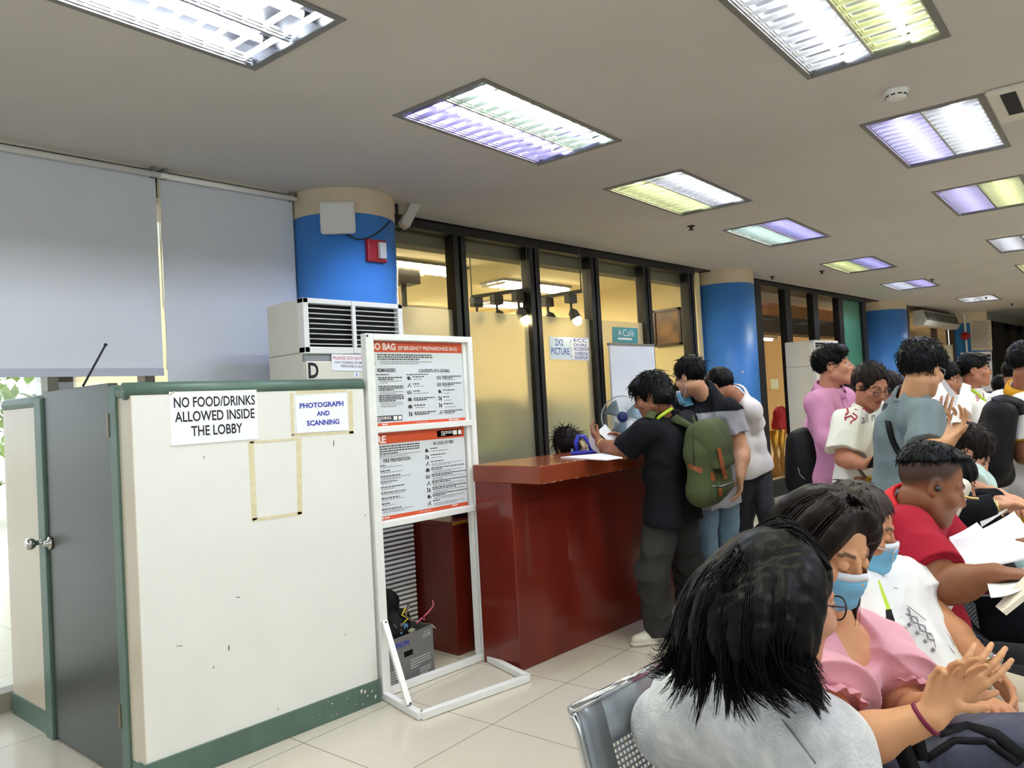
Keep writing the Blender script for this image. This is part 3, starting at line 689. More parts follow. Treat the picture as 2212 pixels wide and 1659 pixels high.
mb.build('numerals', m_trk, t)
# office behind the brown framed glass
struct(MB().box((19.7, W+.12, 0), (19.72, 4.7, 2.9)).build('trim_5', m_brown))
# ------------------------------------------------------------------ the white booth in the foreground
m_bw = mat('booth_white_board', (232, 231, 226), .5, noise=.04, nscale=3); m_bg = mat('booth_green_paint', (88, 112, 100), .4, noise=.15, nscale=10)
m_bb = mat('booth_beige_laminate', (206, 194, 172), .28, noise=.05, nscale=3); m_door = mat('door_grey_green', (64, 69, 63), .32, noise=.08, nscale=2)
YB = 3.237
bo = thing('office_booth', 'white partition booth with green trim and two paper signs, at the left', 'booth', (1.7, 3.9, 0))
MB().box((1.205, YB, .0), (2.345, YB+.06, 1.60)).build('front_panel', m_bw, bo, bevel=.004)
k = MB(); k.tube([(1.19, YB+.03, 1.605), (2.35, YB+.03, 1.605)], .036, 14, flat=1.0); k.build('top_rail', m_bg, bo, smooth=True)
MB().box((1.2, YB-.007, 0), (2.352, YB+.06, .115)).build('base_board', m_bg, bo, bevel=.003)
su = nrm((-.088, 1.5, 0)); so = np.array([1.205, YB, 0]); sn = np.array([su[1], -su[0], 0])
SB = lambda mb, a, b_, z0, z1, t0=0, t1=.06: mb.obox(so+su*a+sn*t0+np.array([0, 0, z0]), su*(b_-a), sn*(t1-t0), (0, 0, z1-z0))
SB(MB(), .0, .115, .1, 1.59, -.001).build('side_panel', m_bb, bo); SB(MB(), 1.0, 1.50, .1, 1.59).build('side_panel', m_bb, bo)
SB(MB(), -.004, .115, 0, .105, -.006).build('base_board', m_bg, bo); SB(MB(), 1.0, 1.5, 0, .105, -.008).build('base_board', m_bg, bo)
SB(MB(), .115, .185, 0, 1.635, -.012).build('door_jamb', m_bg, bo, bevel=.004); SB(MB(), .915, 1.0, 0, 1.62, -.02).build('door_jamb', m_bg, bo, bevel=.004)
SB(MB(), 0, .13, 1.575, 1.63, -.012, .07).build('top_rail', m_bg, bo, bevel=.02); SB(MB(), .98, 1.5, 1.575, 1.635, -.015, .075).build('top_rail', m_bg, bo, bevel=.025)
dr = SB(MB(), .187, .913, .012, 1.648, -.006, .034).build('door', m_door, bo, bevel=.003)
q = so+su*.965+np.array([0, 0, .93]); kn = MB().lathe([(.03, 0), (.03, .008), (.012, .012), (.012, .035), (.024, .045), (.03, .06), (.026, .075), (.01, .08)], q-sn*.008, -sn, 20); kn.build('knob', mat('chrome_knob', (200, 198, 192), .15, 1), bo, smooth=True)
q = so+su*.885+np.array([0, 0, .93]); MB().lathe([(.032, 0), (.030, .01), (.014, .014), (.012, .03)], q-sn*.008, -sn, 20).build('knob_rose', mat('chrome_knob'), dr, smooth=True)
for z in (1.42, .22): SB(MB(), .178, .196, z, z+.1, -.016, 0).build('hinge', mat('dull_hinge', (120, 108, 84), .4, .6), bo)
tr = MB(); T = lambda pts: tr.prism([ony(px, py, YB-.0012) for px, py in pts], (0, .001, 0))
for a in ([(536, 955), (548, 953), (556, 1122), (544, 1126)], [(640, 948), (651, 946), (653, 1110), (643, 1112)], [(540, 953), (640, 946), (641, 951), (540, 958)], [(545, 1120), (652, 1105), (652, 1112), (546, 1127)],
          [(626, 850), (634, 849), (636, 940), (630, 941)], [(752, 845), (761, 844), (764, 938), (755, 938)], [(630, 938), (764, 931), (764, 936), (630, 944)], [(640, 845), (750, 840), (750, 846), (640, 851)]): T(a)
tr.build('tape_residue', mat('tape_residue', (224, 212, 176), .5, noise=.12, nscale=30), bo)
mk = MB(); r = random.Random(5); T = lambda pts: mk.prism([ony(px, py, YB-.0085) for px, py in pts], (0, .001, 0))
for i in range(16):
    x, y = r.uniform(690, 816), r.uniform(0, 1); y = 1478+(813-x)*.33+y*36; s_ = r.uniform(1.5, 5)*(1 if x > 770 else .6); T([(x, y), (x+s_, y+r.uniform(-3, 3)), (x+s_*.8, y+s_), (x+s_*.2, y+s_*1.4)])
mk.build('peeled_paint', mat('peeled_plaster', (224, 216, 198), .7), bo)
mk = MB(); T = lambda pts: mk.prism([ony(px, py, YB-.0012) for px, py in pts], (0, .001, 0))
for x, y, w_, h_ in [(493, 1395, 3, 10), (460, 1440, 2, 4), (440, 985, 1.5, 7), (510, 1290, 8, 1.5), (380, 1395, 14, 1), (720, 952, 2, 12), (745, 1370, 2, 2), (788, 1112, 2, 2), (600, 1530, 2, 3)]: T([(x, y), (x+w_, y-1), (x+w_, y+h_), (x, y+h_)])
mk.build('scuff', mat('scuff_mark', (120, 116, 108), .7), bo)
m_pap = mat('sign_paper', (244, 244, 250), .35); m_ink = mat('black_ink', (22, 20, 34), .5); m_blue = mat('blue_ink', (36, 56, 170), .5); m_redink = mat('red_ink', (206, 92, 100), .5)
def plate(name, label, corners, mt, n, grp=None, th=.004, cat='sign'):
    c = [np.array(q, float) for q in corners]; n = np.array(n, float)
    t = thing(name, label, cat, sum(c)/4, grp); MB().prism(c, n*th).build('sheet', mt, t); return t, c
def lines(t, c, n, rows, m, th=.004, bold=0.0, name='lettering'):
    """rows: (text, x0, x1, y0, y1) in fractions of the sheet, origin bottom left; corners given TL,TR,BR,BL"""
    mb = MB(); n = np.array(n, float)*(th+.0008); tl, trr, br, bl = c
    g = lambda x, y: bl*(1-x)*(1-y)+br*x*(1-y)+trr*x*y+tl*(1-x)*y+n
    for s_, x0, x1, y0, y1 in rows: put_text(mb, s_, g(x0, y0), g(x1, y0), g(x0, y1)-g(x0, y0), bold)
    return mb.build(name, m, t)
NF = np.array([0, -1, 0])
t, c = plate('notice_sign', 'larger white sign on the booth reading no food or drinks allowed inside the lobby', [ony(*p, YB) for p in [(364, 842), (553, 838), (557, 948), (369, 963)]], m_pap, NF)
lines(t, c, NF, [('NO FOOD/DRINKS', .045, .975, .67, .86), ('ALLOWED INSIDE', .05, .965, .41, .60), ('THE LOBBY', .22, .81, .14, .33)], m_ink, bold=.016)
MB().prism([ony(*p, YB-.0046) for p in [(365, 852), (376, 844), (379, 847), (368, 856)]], (0, .0004, 0)).build('clear_tape', mat('sticky_tape', (196, 190, 180), .3), t)
t, c = plate('notice_sign', 'smaller white sign with blue serif letters, photograph and scanning, on the booth', [ony(*p, YB) for p in [(636, 856), (748, 849), (752, 929), (641, 936)]], m_pap, NF)
def serif(mb, word, a, b_, h):
    """bold capitals with slab serifs"""
    v, f = glyphs(word, .03); a, b_, h = (np.array(q, float) for q in (a, b_, h)); mb.add([a+(b_-a)*x+h*y for x, y in v], f)
    n_ = len(word); w_ = nrm(b_-a)*np.linalg.norm(h)
    tri = np.array([v[list(g)].mean(0) for g in f])
    for yy in (0.0, .93):        # serifs where a stem meets the base or cap line
        band = v[(np.abs(v[:, 1]-(0 if yy == 0 else 1)) < .04)]
        xs_ = np.sort(band[:, 0]); grp = []
        for x in xs_:
            if grp and x-grp[-1][-1] < .028: grp[-1].append(x)
            else: grp.append([x])
        for g_ in grp:
            if g_[-1]-g_[0] < .05:
                x0, x1 = g_[0]-.006, g_[-1]+.006; mb.quad(a+(b_-a)*x0+h*yy, a+(b_-a)*x1+h*yy, a+(b_-a)*x1+h*(yy+.07), a+(b_-a)*x0+h*(yy+.07))
mb = MB(); tl, trr, br, bl = c; g = lambda x, y: bl*(1-x)*(1-y)+br*x*(1-y)+trr*x*y+tl*(1-x)*y+NF*.0048
for s_, x0, x1, y0, y1 in [('PHOTOGRAPH', .075, .92, .66, .80), ('AND', .385, .635, .43, .56), ('SCANNING', .19, .82, .18, .32)]: serif(mb, s_, g(x0, y0), g(x1, y0), g(x0, y1)-g(x0, y0))
mb.build('lettering', m_blue, t)
t = tag(MB().tube([onx(180, 833, 1.23), P(228, 745, 4.02)], .0055, 8).ball(P(228, 745, 4.02), .009).build('antenna_rod', mat('black_rubber', (20, 20, 22), .5)), 'thin black antenna rod leaning up from the booth door top', 'antenna')

# ------------------------------------------------------------------ poster stand
sf = thing('poster_stand', 'white metal poster stand with two framed emergency posters beside the booth', 'poster stand', (2.72, 3.1, 0))
XL, XR, YF = 2.368, 3.128, 3.25
MB().box((XL, YF-.02, .0), (XL+.05, YF+.025, 1.872)).build('post', m_white, sf, bevel=.003); MB().box((XR-.035, YF-.02, 0), (XR, YF+.025, 1.872)).build('post', m_white, sf, bevel=.003)
MB().box((XR-.062, YF, .04), (XR-.038, YF+.03, 1.85)).build('inner_rail', m_white, sf)
for z0, z1 in ((1.838, 1.872), (1.355, 1.388), (.862, .895)): MB().box((XL+.05, YF-.018, z0), (XR-.035, YF+.02, z1)).build('cross_rail', m_white, sf, bevel=.003)
b0, b1, b2_, b3 = np.array([XL+.02, YF, .02]), np.array([2.325, 2.885, .02]), np.array([2.985, 2.80, .02]), np.array([XR-.02, YF, .02])
for a, b_ in ((b0, b1), (b1, b2_), (b2_, b3), (b3, b0+[0, .02, 0])): MB().bar(a, b_, .035, .035).build('base_rail', m_white, sf, bevel=.003)
MB().bar(np.array([XL+.02, YF-.03, .40]), np.array([2.335, 2.985, .045]), .028, .02).build('brace', m_white, sf)
sc_ = MB()
for p in [(XL+.02, YF-.043, .395), (2.335, 2.972, .055), (XR-.018, YF-.022, .62), (XR-.018, YF-.022, .06), (XL+.01, YF-.021, 1.858)]: sc_.ball(p, .006, 8, 5)
sc_.build('screw', m_black, sf)
m_pos = mat('poster_paper', (214, 219, 224), .22); m_or = mat('poster_orange', (208, 86, 52), .3); m_pk = mat('poster_dark', (66, 66, 70), .4); m_wi = mat('white_ink', (245, 240, 236), .4); m_gt = mat('grey_print', (142, 144, 148), .5)
YP = YF+.012
def poster(lab, x0, x1, z0, z1):
    t = thing('emergency_poster', lab, 'poster', ((x0+x1)/2, YP, z0), 'posters on the white stand'); MB().box((x0, YP, z0), (x1, YP+.003, z1)).build('sheet', m_pos, t); return t
R_ = lambda mb, x0, x1, z0, z1, y=YP-.0008: mb.quad((x0, y, z0), (x1, y, z0), (x1, y, z1), (x0, y, z1))
TX = lambda mb, s_, x0, x1, z0, z1, bold=0.0, y=YP-.0016: put_text(mb, s_, (x0, y, z0), (x1, y, z0), (0, 0, z1-z0), bold)
px0, px1, pz0, pz1 = 2.40, 3.066, 1.372, 1.838
t = poster('upper poster, orange GO BAG emergency preparedness heading', px0, px1, pz0, pz1)

for za, zb in ((1.778, 1.836), (1.388, 1.404)): mb = MB(); R_(mb, px0, px1, za, zb); mb.build('orange_band', m_or, t)
mb = MB(); TX(mb, 'GO BAG', 2.412, 2.583, 1.789, 1.826, .03); TX(mb, '(EMERGENCY PREPAREDNESS BAG)', 2.600, 3.03, 1.785, 1.812, .016); TX(mb, 'www.ocd.gov.ph', 2.70, 2.78, 1.392, 1.4); greek(mb, (2.47, YP-.0016, 1.4), (1, 0, 0), (0, 0, 1), .09, 1, .01, .007, 1); greek(mb, (2.94, YP-.0016, 1.4), (1, 0, 0), (0, 0, 1), .1, 1, .01, .007, 2)
mb.build('white_lettering', m_wi, t)
mb = MB(); TX(mb, 'REMINDERS', 2.455, 2.575, 1.672, 1.692, .02); TX(mb, 'CONTENTS OF A GO BAG', 2.735, 2.965, 1.668, 1.687, .02)
for s_, z in (('1', 1.618), ('2', 1.575), ('3', 1.525)): TX(mb, s_, 2.420, 2.436, z, z+.024, .006)
for i, z in enumerate((1.650, 1.604, 1.555)): greek(mb, (2.458, YP-.0016, z-.004), (1, 0, 0), (0, 0, 1), .165, [2, 3, 4][i], .0095, .006, 20+i)
for i in range(6): greek(mb, (2.69, YP-.0016, 1.648-i*.039), (1, 0, 0), (0, 0, 1), .155, 1+(i in (3, 5)), .0095, .006, 30+i); greek(mb, (2.905, YP-.0016, 1.648-i*.039), (1, 0, 0), (0, 0, 1), .145, 1+(i in (0, 1, 5)), .0095, .006, 40+i)
greek(mb, (2.46, YP-.0016, 1.768), (1, 0, 0), (0, 0, 1), .38, 3, .012, .007, 9); greek(mb, (2.43, YP-.0016, 1.662), (1, 0, 0), (0, 0, 1), .17, 1, .01, .005, 10); greek(mb, (2.65, YP-.0016, 1.660), (1, 0, 0), (0, 0, 1), .29, 1, .01, .005, 11)
mb.build('black_lettering', m_pk, t)
mb = MB()
for i in range(3): greek(mb, (2.468, YP-.0016, [1.626, 1.569, 1.510][i]), (1, 0, 0), (0, 0, 1), .15, [2, 2, 3][i], .009, .004, 50+i)
greek(mb, (2.475, YP-.0016, 1.730), (1, 0, 0), (0, 0, 1), .36, 2, .01, .005, 12)
for i in range(6): greek(mb, (2.70, YP-.0016, 1.634-i*.039), (1, 0, 0), (0, 0, 1), .13, 1, .009, .004, 60+i); greek(mb, (2.915, YP-.0016, 1.628-i*.039), (1, 0, 0), (0, 0, 1), .12, 1, .009, .004, 70+i)
mb.build('grey_print', m_gt, t)
mb = MB(); R_(mb, 2.41, 2.605, 1.412, 1.442)
def pic(mb, x, z, k):   # small pictograms beside the poster lines
    y = YP-.0016; Q = lambda a, b_, c_, d: R_(mb, x+a, x+b_, z+c_, z+d, y)
    if k == 0: Q(-.012, .014, -.008, .008); Q(-.005, .006, .008, .012)
    elif k == 1: mb.quad((x-.012, y, z-.012), (x-.006, y, z-.012), (x+.012, y, z+.008), (x+.006, y, z+.012)); Q(.008, .014, -.01, -.002)
    elif k == 2: Q(-.014, -.01, -.01, .01); Q(-.006, -.002, -.01, .01); Q(.002, .006, -.01, .01); Q(.010, .014, -.01, .01)
    elif k == 3: mb.poly([(x+.011*math.cos(a*.785), y, z+.011*math.sin(a*.785)) for a in range(8)]); Q(.012, .017, -.01, .0)
    else: Q(-.009, -.003, -.012, .004); mb.poly([(x-.006+.005*math.cos(a*1.05), y, z+.009+.005*math.sin(a*1.05)) for a in range(6)]); Q(.003, .013, -.012, .008)
for i in range(6): pic(mb, 2.662, 1.638-i*.039, [3, 1, 2, 0, 0, 4][i]); pic(mb, 2.880, 1.638-i*.039, [2, 2, 3, 4, 4, 1][i])
mb.build('pictogram', m_pk, t)
mb = MB(); y = YP-.0016
for a, b_ in ((2.545, 2.57), (2.578, 2.6)): R_(mb, a, b_, 1.417, 1.437, YP-.002)
greek(mb, (2.43, YP-.002, 1.436), (1, 0, 0), (0, 0, 1), .1, 3, .008, .0045, 14); mb.build('badge', m_wi, t)
mb = MB(); 
for a, b_ in (((2.40, 1.712), (2.445, 1.712)), ((2.445, 1.712), (2.422, 1.765)), ((2.422, 1.765), (2.40, 1.712))): mb.bar((a[0], y, a[1]), (b_[0], y, b_[1]), .003, .001, (0, 1, 0))
mb.build('warning_triangle', mat('pale_red_ink', (206, 150, 142), .5), t)
px1, pz0, pz1 = 3.052, .895, 1.352
t = poster('lower poster, orange FIRE heading with fire safety advice', px0, px1, pz0, pz1)

for za, zb in ((1.294, 1.352), (.898, .918)): mb = MB(); R_(mb, px0, px1, za, zb); mb.build('orange_band', m_or, t)
mb = MB(); TX(mb, 'FIRE', 2.385, 2.488, 1.299, 1.338, .03); TX(mb, 'www.ocd.gov.ph', 2.69, 2.77, .904, .913); greek(mb, (2.44, YP-.0016, .913), (1, 0, 0), (0, 0, 1), .09, 1, .01, .007, 81); greek(mb, (2.93, YP-.0016, .915), (1, 0, 0), (0, 0, 1), .11, 1, .01, .007, 82); mb.build('white_lettering', m_wi, t)
mb = MB(); TX(mb, 'FIRE PREVENTION', 2.465, 2.645, 1.196, 1.216, .02); TX(mb, 'IN CASE OF FIRE', 2.815, 2.965, 1.262, 1.280, .02)
greek(mb, (2.445, YP-.0016, 1.284), (1, 0, 0), (0, 0, 1), .275, 4, .0125, .0065, 83)
for i in range(9): greek(mb, (2.44, YP-.0016, 1.185-i*.0285), (1, 0, 0), (0, 0, 1), [.09, .19, .26, .15, .28, .24, .25, .13, .28][i], 1, .01, .0055, 90+i); greek(mb, (2.79, YP-.0016, 1.248-i*.0362), (1, 0, 0), (0, 0, 1), [.15, .19, .25, .25, .26, .26, .26, .26, .14][i], 1+(2 < i < 8), .009, .0055, 100+i)
mb.build('black_lettering', m_pk, t)
mb = MB(); greek(mb, (2.445, YP-.0016, 1.236), (1, 0, 0), (0, 0, 1), .27, 2, .009, .004, 84)
for i in range(9): greek(mb, (2.447, YP-.0016, 1.175-i*.0285), (1, 0, 0), (0, 0, 1), .20, 1+(i in (2, 8)), .008, .004, 110+i); greek(mb, (2.797, YP-.0016, 1.232-i*.0362-(.004 if 2 < i < 8 else 0)), (1, 0, 0), (0, 0, 1), .23, 2 if i > 1 else 1, .008, .004, 120+i)
mb.build('grey_print', m_gt, t)
mb = MB(); R_(mb, 2.845, 3.035, 1.304, 1.340)
for i in range(9): pic(mb, 2.762, 1.236-i*.0362, [3, 4, 1, 0, 2, 1, 4, 3, 1][i])
mb.build('pictogram', m_pk, t)
mb = MB()
for a, b_ in ((2.965, 2.995), (3.005, 3.03)): R_(mb, a, b_, 1.31, 1.335, YP-.002)
greek(mb, (2.875, YP-.002, 1.334), (1, 0, 0), (0, 0, 1), .085, 3, .009, .005, 15); mb.build('badge', m_wi, t)

# ------------------------------------------------------------------ standing air conditioners
m_ac = mat('ac_beige', (222, 218, 204), .4, noise=.04, nscale=4); m_acl = mat('ac_light', (230, 229, 224), .4); m_slot = mat('ac_dark_slot', (10, 10, 12), .7); m_acg = mat('ac_grey_band', (140, 144, 148), .4)
def standing_ac(lab, M4, h, w, d, z0, sign=False, stand=0):
    """front at local y=0 facing -y, x 0..w"""
    tf = lambda x, y, z: tuple(M4 @ Vector((x, y, z)))
    t = thing('standing_air_conditioner', lab, 'air conditioner', tf(w/2, d/2, 0))
    def B(a, b_, name, m, bev=0.0):
        mb = MB().box(a, b_); mb.v = [tf(*v) for v in mb.v]; return mb.build(name, m, t, bevel=bev)
    B((0, .02, z0), (w, d, h-.31), 'body', m_ac, .008); B((0, .05, h-.31), (w, d, h), 'body', m_ac, .012)
    for a, b_ in (((0, 0, h-.31), (.035, .06, h)), ((w-.035, 0, h-.31), (w, .06, h)), ((0, 0, h-.03), (w, .06, h)), ((0, 0, h-.315), (w, .06, h-.275))): B(a, b_, 'grille_frame', m_acl, .004)
    B((.03, .045, h-.28), (w-.03, .052, h-.02), 'grille_back', m_slot)
    mb = MB()
    for i in range(8): mb.box((.035, .008, h-.272+i*.029+.012), (w-.035, .04, h-.272+i*.029+.016))
    mb.v = [tf(*v) for v in mb.v]; mb.build('grille_slat', m_acl, t)
    B((w*.46, -.006, h-.308), (w*.46+.024, .01, h-.002), 'center_strip', m_acl, .002)
    B((0, .012, h-.357), (w, .03, h-.315), 'grey_band', m_acg)
    B((0.004, -.0, z0), (w-.004, .03, h-.357), 'front_panel', m_ac, .006)
    mb = MB()
    for i in range(26): mb.box((.05, -.012, z0+.10+i*.028), (w-.01, .004, z0+.114+i*.028))
    mb.v = [tf(*v) for v in mb.v]; mb.build('intake_slat', m_acl, t)
    B((.05, -.002, z0+.09), (w-.01, .0, z0+.84), 'intake_back', mat('ac_shadow_slot', (88, 86, 82), .6))
    if stand:
        for x in (.02, w-.06):
            for y in (.02, d-.06): B((x, y, 0), (x+.04, y+.04, z0), 'leg', m_black)
    return t, tf
t, tf = standing_ac('tall beige air conditioner marked D, in front of the first blue column', Matrix.Translation((2.335, 3.75, 0)), 2.125, .705, .40, .0)
n = NF
tt, c = plate('letter_sign', 'letter D sticker on the air conditioner behind the booth', [tf(.012, 0, 1.762), tf(.08, 0, 1.762), tf(.08, 0, 1.67), tf(.012, 0, 1.67)], m_ac, n, th=.002); lines(tt, c, n, [('D', .02, .98, .02, .98)], m_ink, th=.002, bold=.03)
tt, c = plate('warning_sign', 'white warning sheet with red first line on the air conditioner', [ony(*p, 3.75) for p in [(716, 765), (815, 767), (812, 803), (716, 800)]], m_pap, n, th=.003); lines(tt, c, n, [('PLEASE DO NOT TOUCH', .03, .99, .68, .88)], m_redink, th=.003, bold=.01)
lines(tt, c, n, [('ONLY BUREAU OF IMMIGRATION', .06, .98, .44, .58), ('PERSONEL IS ALLOWED', .2, .88, .2, .36)], m_pk, th=.003, bold=.006, name='small_lettering')
tt, c = plate('number_sticker', 'tiny white sticker numbered 8 below the warning sheet', [ony(*p, 3.75) for p in [(764, 804), (776, 804), (776, 814), (764, 814)]], m_pap, n, th=.002); lines(tt, c, n, [('8', .35, .65, .15, .85)], m_blue, th=.002)
Ma = Matrix.Translation((9.15, 3.612, 0)) @ Matrix.Rotation(-.04, 4, 'Z')
standing_ac('grey standing air conditioner on a low stand, behind the man in pink shirt', Ma, 2.03, .70, .37, .27, stand=1)

# column fittings
def oncol(px, py, cx, cy, r):
    d = P(px, py, 1)-CAM; a = d[0]**2+d[1]**2; b_ = -2*(d[0]*cx+d[1]*cy); c_ = cx*cx+cy*cy-r*r; tt_ = (-b_-math.sqrt(b_*b_-4*a*c_))/2/a; q = CAM+d*tt_; return q, nrm((q[0]-cx, q[1]-cy, 0))
q, n = oncol(730, 472, 3.185, 4.545, .365); sx = np.array([-n[1], n[0], 0])
t = thing('wireless_router', 'rounded white wireless access point on the first blue column', 'router', q)
MB().obox(q-sx*.115-np.array([0, 0, .11])+n*.0005, sx*.23, n*.04, (0, 0, .22)).build('case', mat('router_white', (214, 212, 208), .4), t, bevel=.02)
cb = MB(); pts = []
for px, py in [(745, 503), (758, 512), (776, 517), (795, 514), (815, 503), (832, 490), (842, 478)]: qq, nn = oncol(px, py, 3.185, 4.545, .372); pts.append(qq)
cb.tube(pts, .005, 6).build('cable', m_black, t, smooth=True)
q, n = oncol(809, 543, 3.185, 4.545, .365); sx = np.array([-n[1], n[0], 0])
t = thing('fire_alarm_strobe', 'red fire alarm with white strobe on the first blue column', 'fire alarm', q)
MB().obox(q-sx*.07-np.array([0, 0, .075])-n*.01, sx*.15, n*.04, (0, 0, .15)).build('case', mat('alarm_red', (168, 26, 40), .35), t, bevel=.006)
MB().obox(q+sx*.005-np.array([0, 0, .055])+n*.03, sx*.055, n*.03, (0, 0, .11)).build('strobe', mat('strobe_clear', (214, 220, 222), .15), t, bevel=.006)
t = thing('security_camera', 'white bullet security camera on a bracket right of the first blue column', 'camera', ony(860, 440, 4.35))
a, b_ = ony(896, 440, 4.32), ony(872, 487, 4.30); MB().bar(a, b_, .075, .065, (0, -1, .3)).build('housing', mat('camera_white', (196, 192, 182), .4), t, bevel=.008)
MB().bar(b_+(b_-a)*.001, b_+(b_-a)*.06, .05, .045, (0, -1, .3)).build('lens', mat('camera_lens', (208, 190, 150), .2), t)
MB().tube([ony(856, 432, 4.36), ony(858, 470, 4.42), ony(880, 460, 4.36)], .012, 8).build('bracket', m_black, t, smooth=True)
MB().tube([ony(860, 430, 4.4), ony(852, 490, 4.45), ony(862, 500, 4.42), ony(872, 490, 4.36)], .004, 6).build('cable', m_black, t, smooth=True)
tag(MB().box((3.44, 4.50, 1.0), (3.462, 4.545, 2.62)).build('cable_duct', m_acl), 'thin pale cable duct running down beside the first blue column', 'duct')

# ceiling fixtures
q = onz(1935, 195, CE); t = thing('smoke_detector', 'round white smoke detector on the ceiling at the upper right', 'smoke detector', q)
MB().lathe([(.062, 0), (.062, -.012), (.052, -.03), (.045, -.045), (.02, -.048)], q, n=28).build('case', m_acl, t, smooth=True)
k = MB()
for i in range(10):
    a = i*.628; k.obox(q+np.array([.049*math.cos(a), .049*math.sin(a), -.036])-np.array([-math.sin(a), math.cos(a), 0])*.010, np.array([-math.sin(a), math.cos(a), 0])*.02, (.003*math.cos(a), .003*math.sin(a), 0), (0, 0, .006))
k.build('vent_slot', m_slot, t)
q = onz(2215, 212, CE); t = thing('ceiling_cassette', 'beige ceiling air conditioner cassette cut off at the right edge', 'air conditioner', q)
MB().obox(q+FU*-.3+FV*-.45-[0, 0, .03], FU*.6, FV*.6, (0, 0, .03)).build('panel', m_ac, t, bevel=.01)
MB().obox(q+FU*-.26+FV*.02-[0, 0, .034], FU*.4, FV*.07, (0, 0, .006)).build('slot', m_slot, t)
for i, (px, py, lab) in enumerate([(1493, 488, 'nearest, before the glass wall'), (1775, 585, 'left of the far yellow and lilac light'), (2013, 603, 'right of the far yellow and lilac light'), (2130, 641, 'far down the ceiling above the notices'), (2186, 656, 'farthest, at the right edge'), (1668, 597, 'near the second blue column')]):
    q = onz(px, py, CE); t = thing('sprinkler', 'small black ceiling sprinkler, '+lab, 'sprinkler', q, 'ceiling sprinklers')
    MB().lathe([(.035, 0), (.035, -.006), (.012, -.010), (.012, -.03), (.026, -.034), (.026, -.038)], q, n=16).build('head', m_black, t)
t = thing('air_curtain', 'long grey air curtain unit above the brown framed glass', 'air conditioner', (17.8, 4.45, 2.58))
pr = [(16.75, 4.6, 2.88), (16.75, 4.42, 2.88), (16.75, 4.36, 2.66), (16.75, 4.42, 2.58), (16.75, 4.6, 2.58)]
MB().prism(pr, (2.6, 0, 0)).build('case', mat('curtain_grey', (196, 192, 180), .5), t)
k = MB()
for i in range(7): k.prism([(16.8+i*.36, 4.415, 2.86), (16.8+i*.36, 4.36, 2.68), (17.1+i*.36, 4.36, 2.68), (17.1+i*.36, 4.415, 2.86)], (0, -.008, 0))
k.build('vent_slot', mat('vent_dark', (84, 84, 78), .6), t)

# end wall notices
n = np.array([-1., 0, 0])
tt, c = plate('notice_board', 'tall beige notice with rows of print on the far blue wall', [onx(*p, 20) for p in [(2095, 690), (2141, 691), (2144, 757), (2099, 757)]], mat('beige_board', (206, 194, 170), .6), n, th=.02)
def print_rows(tt, c, n, x0, x1, y0, y1, rows, frac, th, m, seed):
    mb = MB(); tl, trr, br, bl = c; g = lambda x, y: bl*(1-x)*(1-y)+br*x*(1-y)+trr*x*y+tl*(1-x)*y+n*(th+.004)
    r = random.Random(seed)
    for i in range(rows):
        y = y1-(y1-y0)*i/rows; hh = (y1-y0)/rows*frac; x1_ = x0+(x1-x0)*r.uniform(.8, 1); mb.quad(g(x0, y-hh), g(x1_, y-hh), g(x1_, y), g(x0, y))
    mb.build('small_print', m, tt)
print_rows(tt, c, n, .1, .93, .08, .95, 16, .4, .02, mat('grey_print'), 1)
tt, c = plate('notice_sheet', 'white notice with a dark photo block below the beige notice', [onx(*p, 19.99) for p in [(2075, 762), (2142, 759), (2145, 880), (2078, 880)]], m_pap, n, th=.01); print_rows(tt, c, n, .66, .98, .62, .95, 5, .8, .01, m_pk, 2)
tt, c = plate('scroll_poster', 'narrow cream scroll poster left of the far blue wall', [ony(*p, W+.049) for p in [(2040, 746), (2068, 744), (2074, 885), (2046, 887)]], mat('cream_paper', (232, 224, 190), .7), NF, th=.01); print_rows(tt, c, NF, .2, .85, .2, .75, 16, .4, .01, mat('grey_print'), 3)
tag(MB().cyl((19.96, 4.40, 0), (19.96, 4.40, 2.96), .022, 10).build('conduit_pipe', m_acl), 'thin white vertical conduit on the far blue wall', 'pipe')
q = onx(2085, 726, 19.9); tag(MB().lathe([(.09, 0), (.09, .03), (.03, .06)], (19.93, q[1], q[2]), (-1, 0, 0), 20).build('alarm_bell', mat('alarm_red')), 'round red alarm bell beside the white conduit', 'bell')

# signs on the glass
tt, c = plate('picture_service_sign', 'pale sign with blue letters about 2x2 pictures on the third glass bay', [ony(*p, W+.045) for p in [(1185, 727), (1271, 730), (1273, 779), (1189, 776)]], mat('pale_blue_paper', (206, 220, 240), .4), NF, th=.003)
lines(tt, c, NF, [('2X2', .14, .34, .62, .90), ('PICTURE', .03, .48, .22, .52), ('F', .52, .55, .74, .9), ('O', .52, .555, .40, .56), ('R', .525, .56, .06, .22)], m_blue, bold=.006, th=.003)
MB().prism([ony(*p, W+.041) for p in [(1235, 731), (1271, 732), (1273, 777), (1236, 775)]], NF*.001).build('white_strip', m_pap, tt)
lines(tt, c, NF, [('ECC', .60, .94, .80, .95), ('DUAL', .59, .95, .62, .74), ('RECOGNITION', .59, .985, .42, .57), ('OVERSTAY', .61, .985, .21, .36), ('PASSPORT', .60, .99, .05, .18)], m_blue, bold=.008, th=.006, name='right_lettering')
tt, c = plate('cafe_poster', 'teal poster with white script above the whiteboard in the fourth glass bay', [ony(*p, W+.045) for p in [(1322, 706), (1377, 709), (1378, 742), (1323, 740)]], mat('teal_poster', (84, 156, 160), .4, rgb2=(110, 150, 140), nscale=2), NF, th=.003)
lines(tt, c, NF, [('A', .22, .34, .48, .85), ('Café', .40, .84, .44, .88)], m_wi, bold=-.004, th=.003); print_rows(tt, c, NF, .2, .84, .15, .32, 1, .7, .003, m_wi, 4)
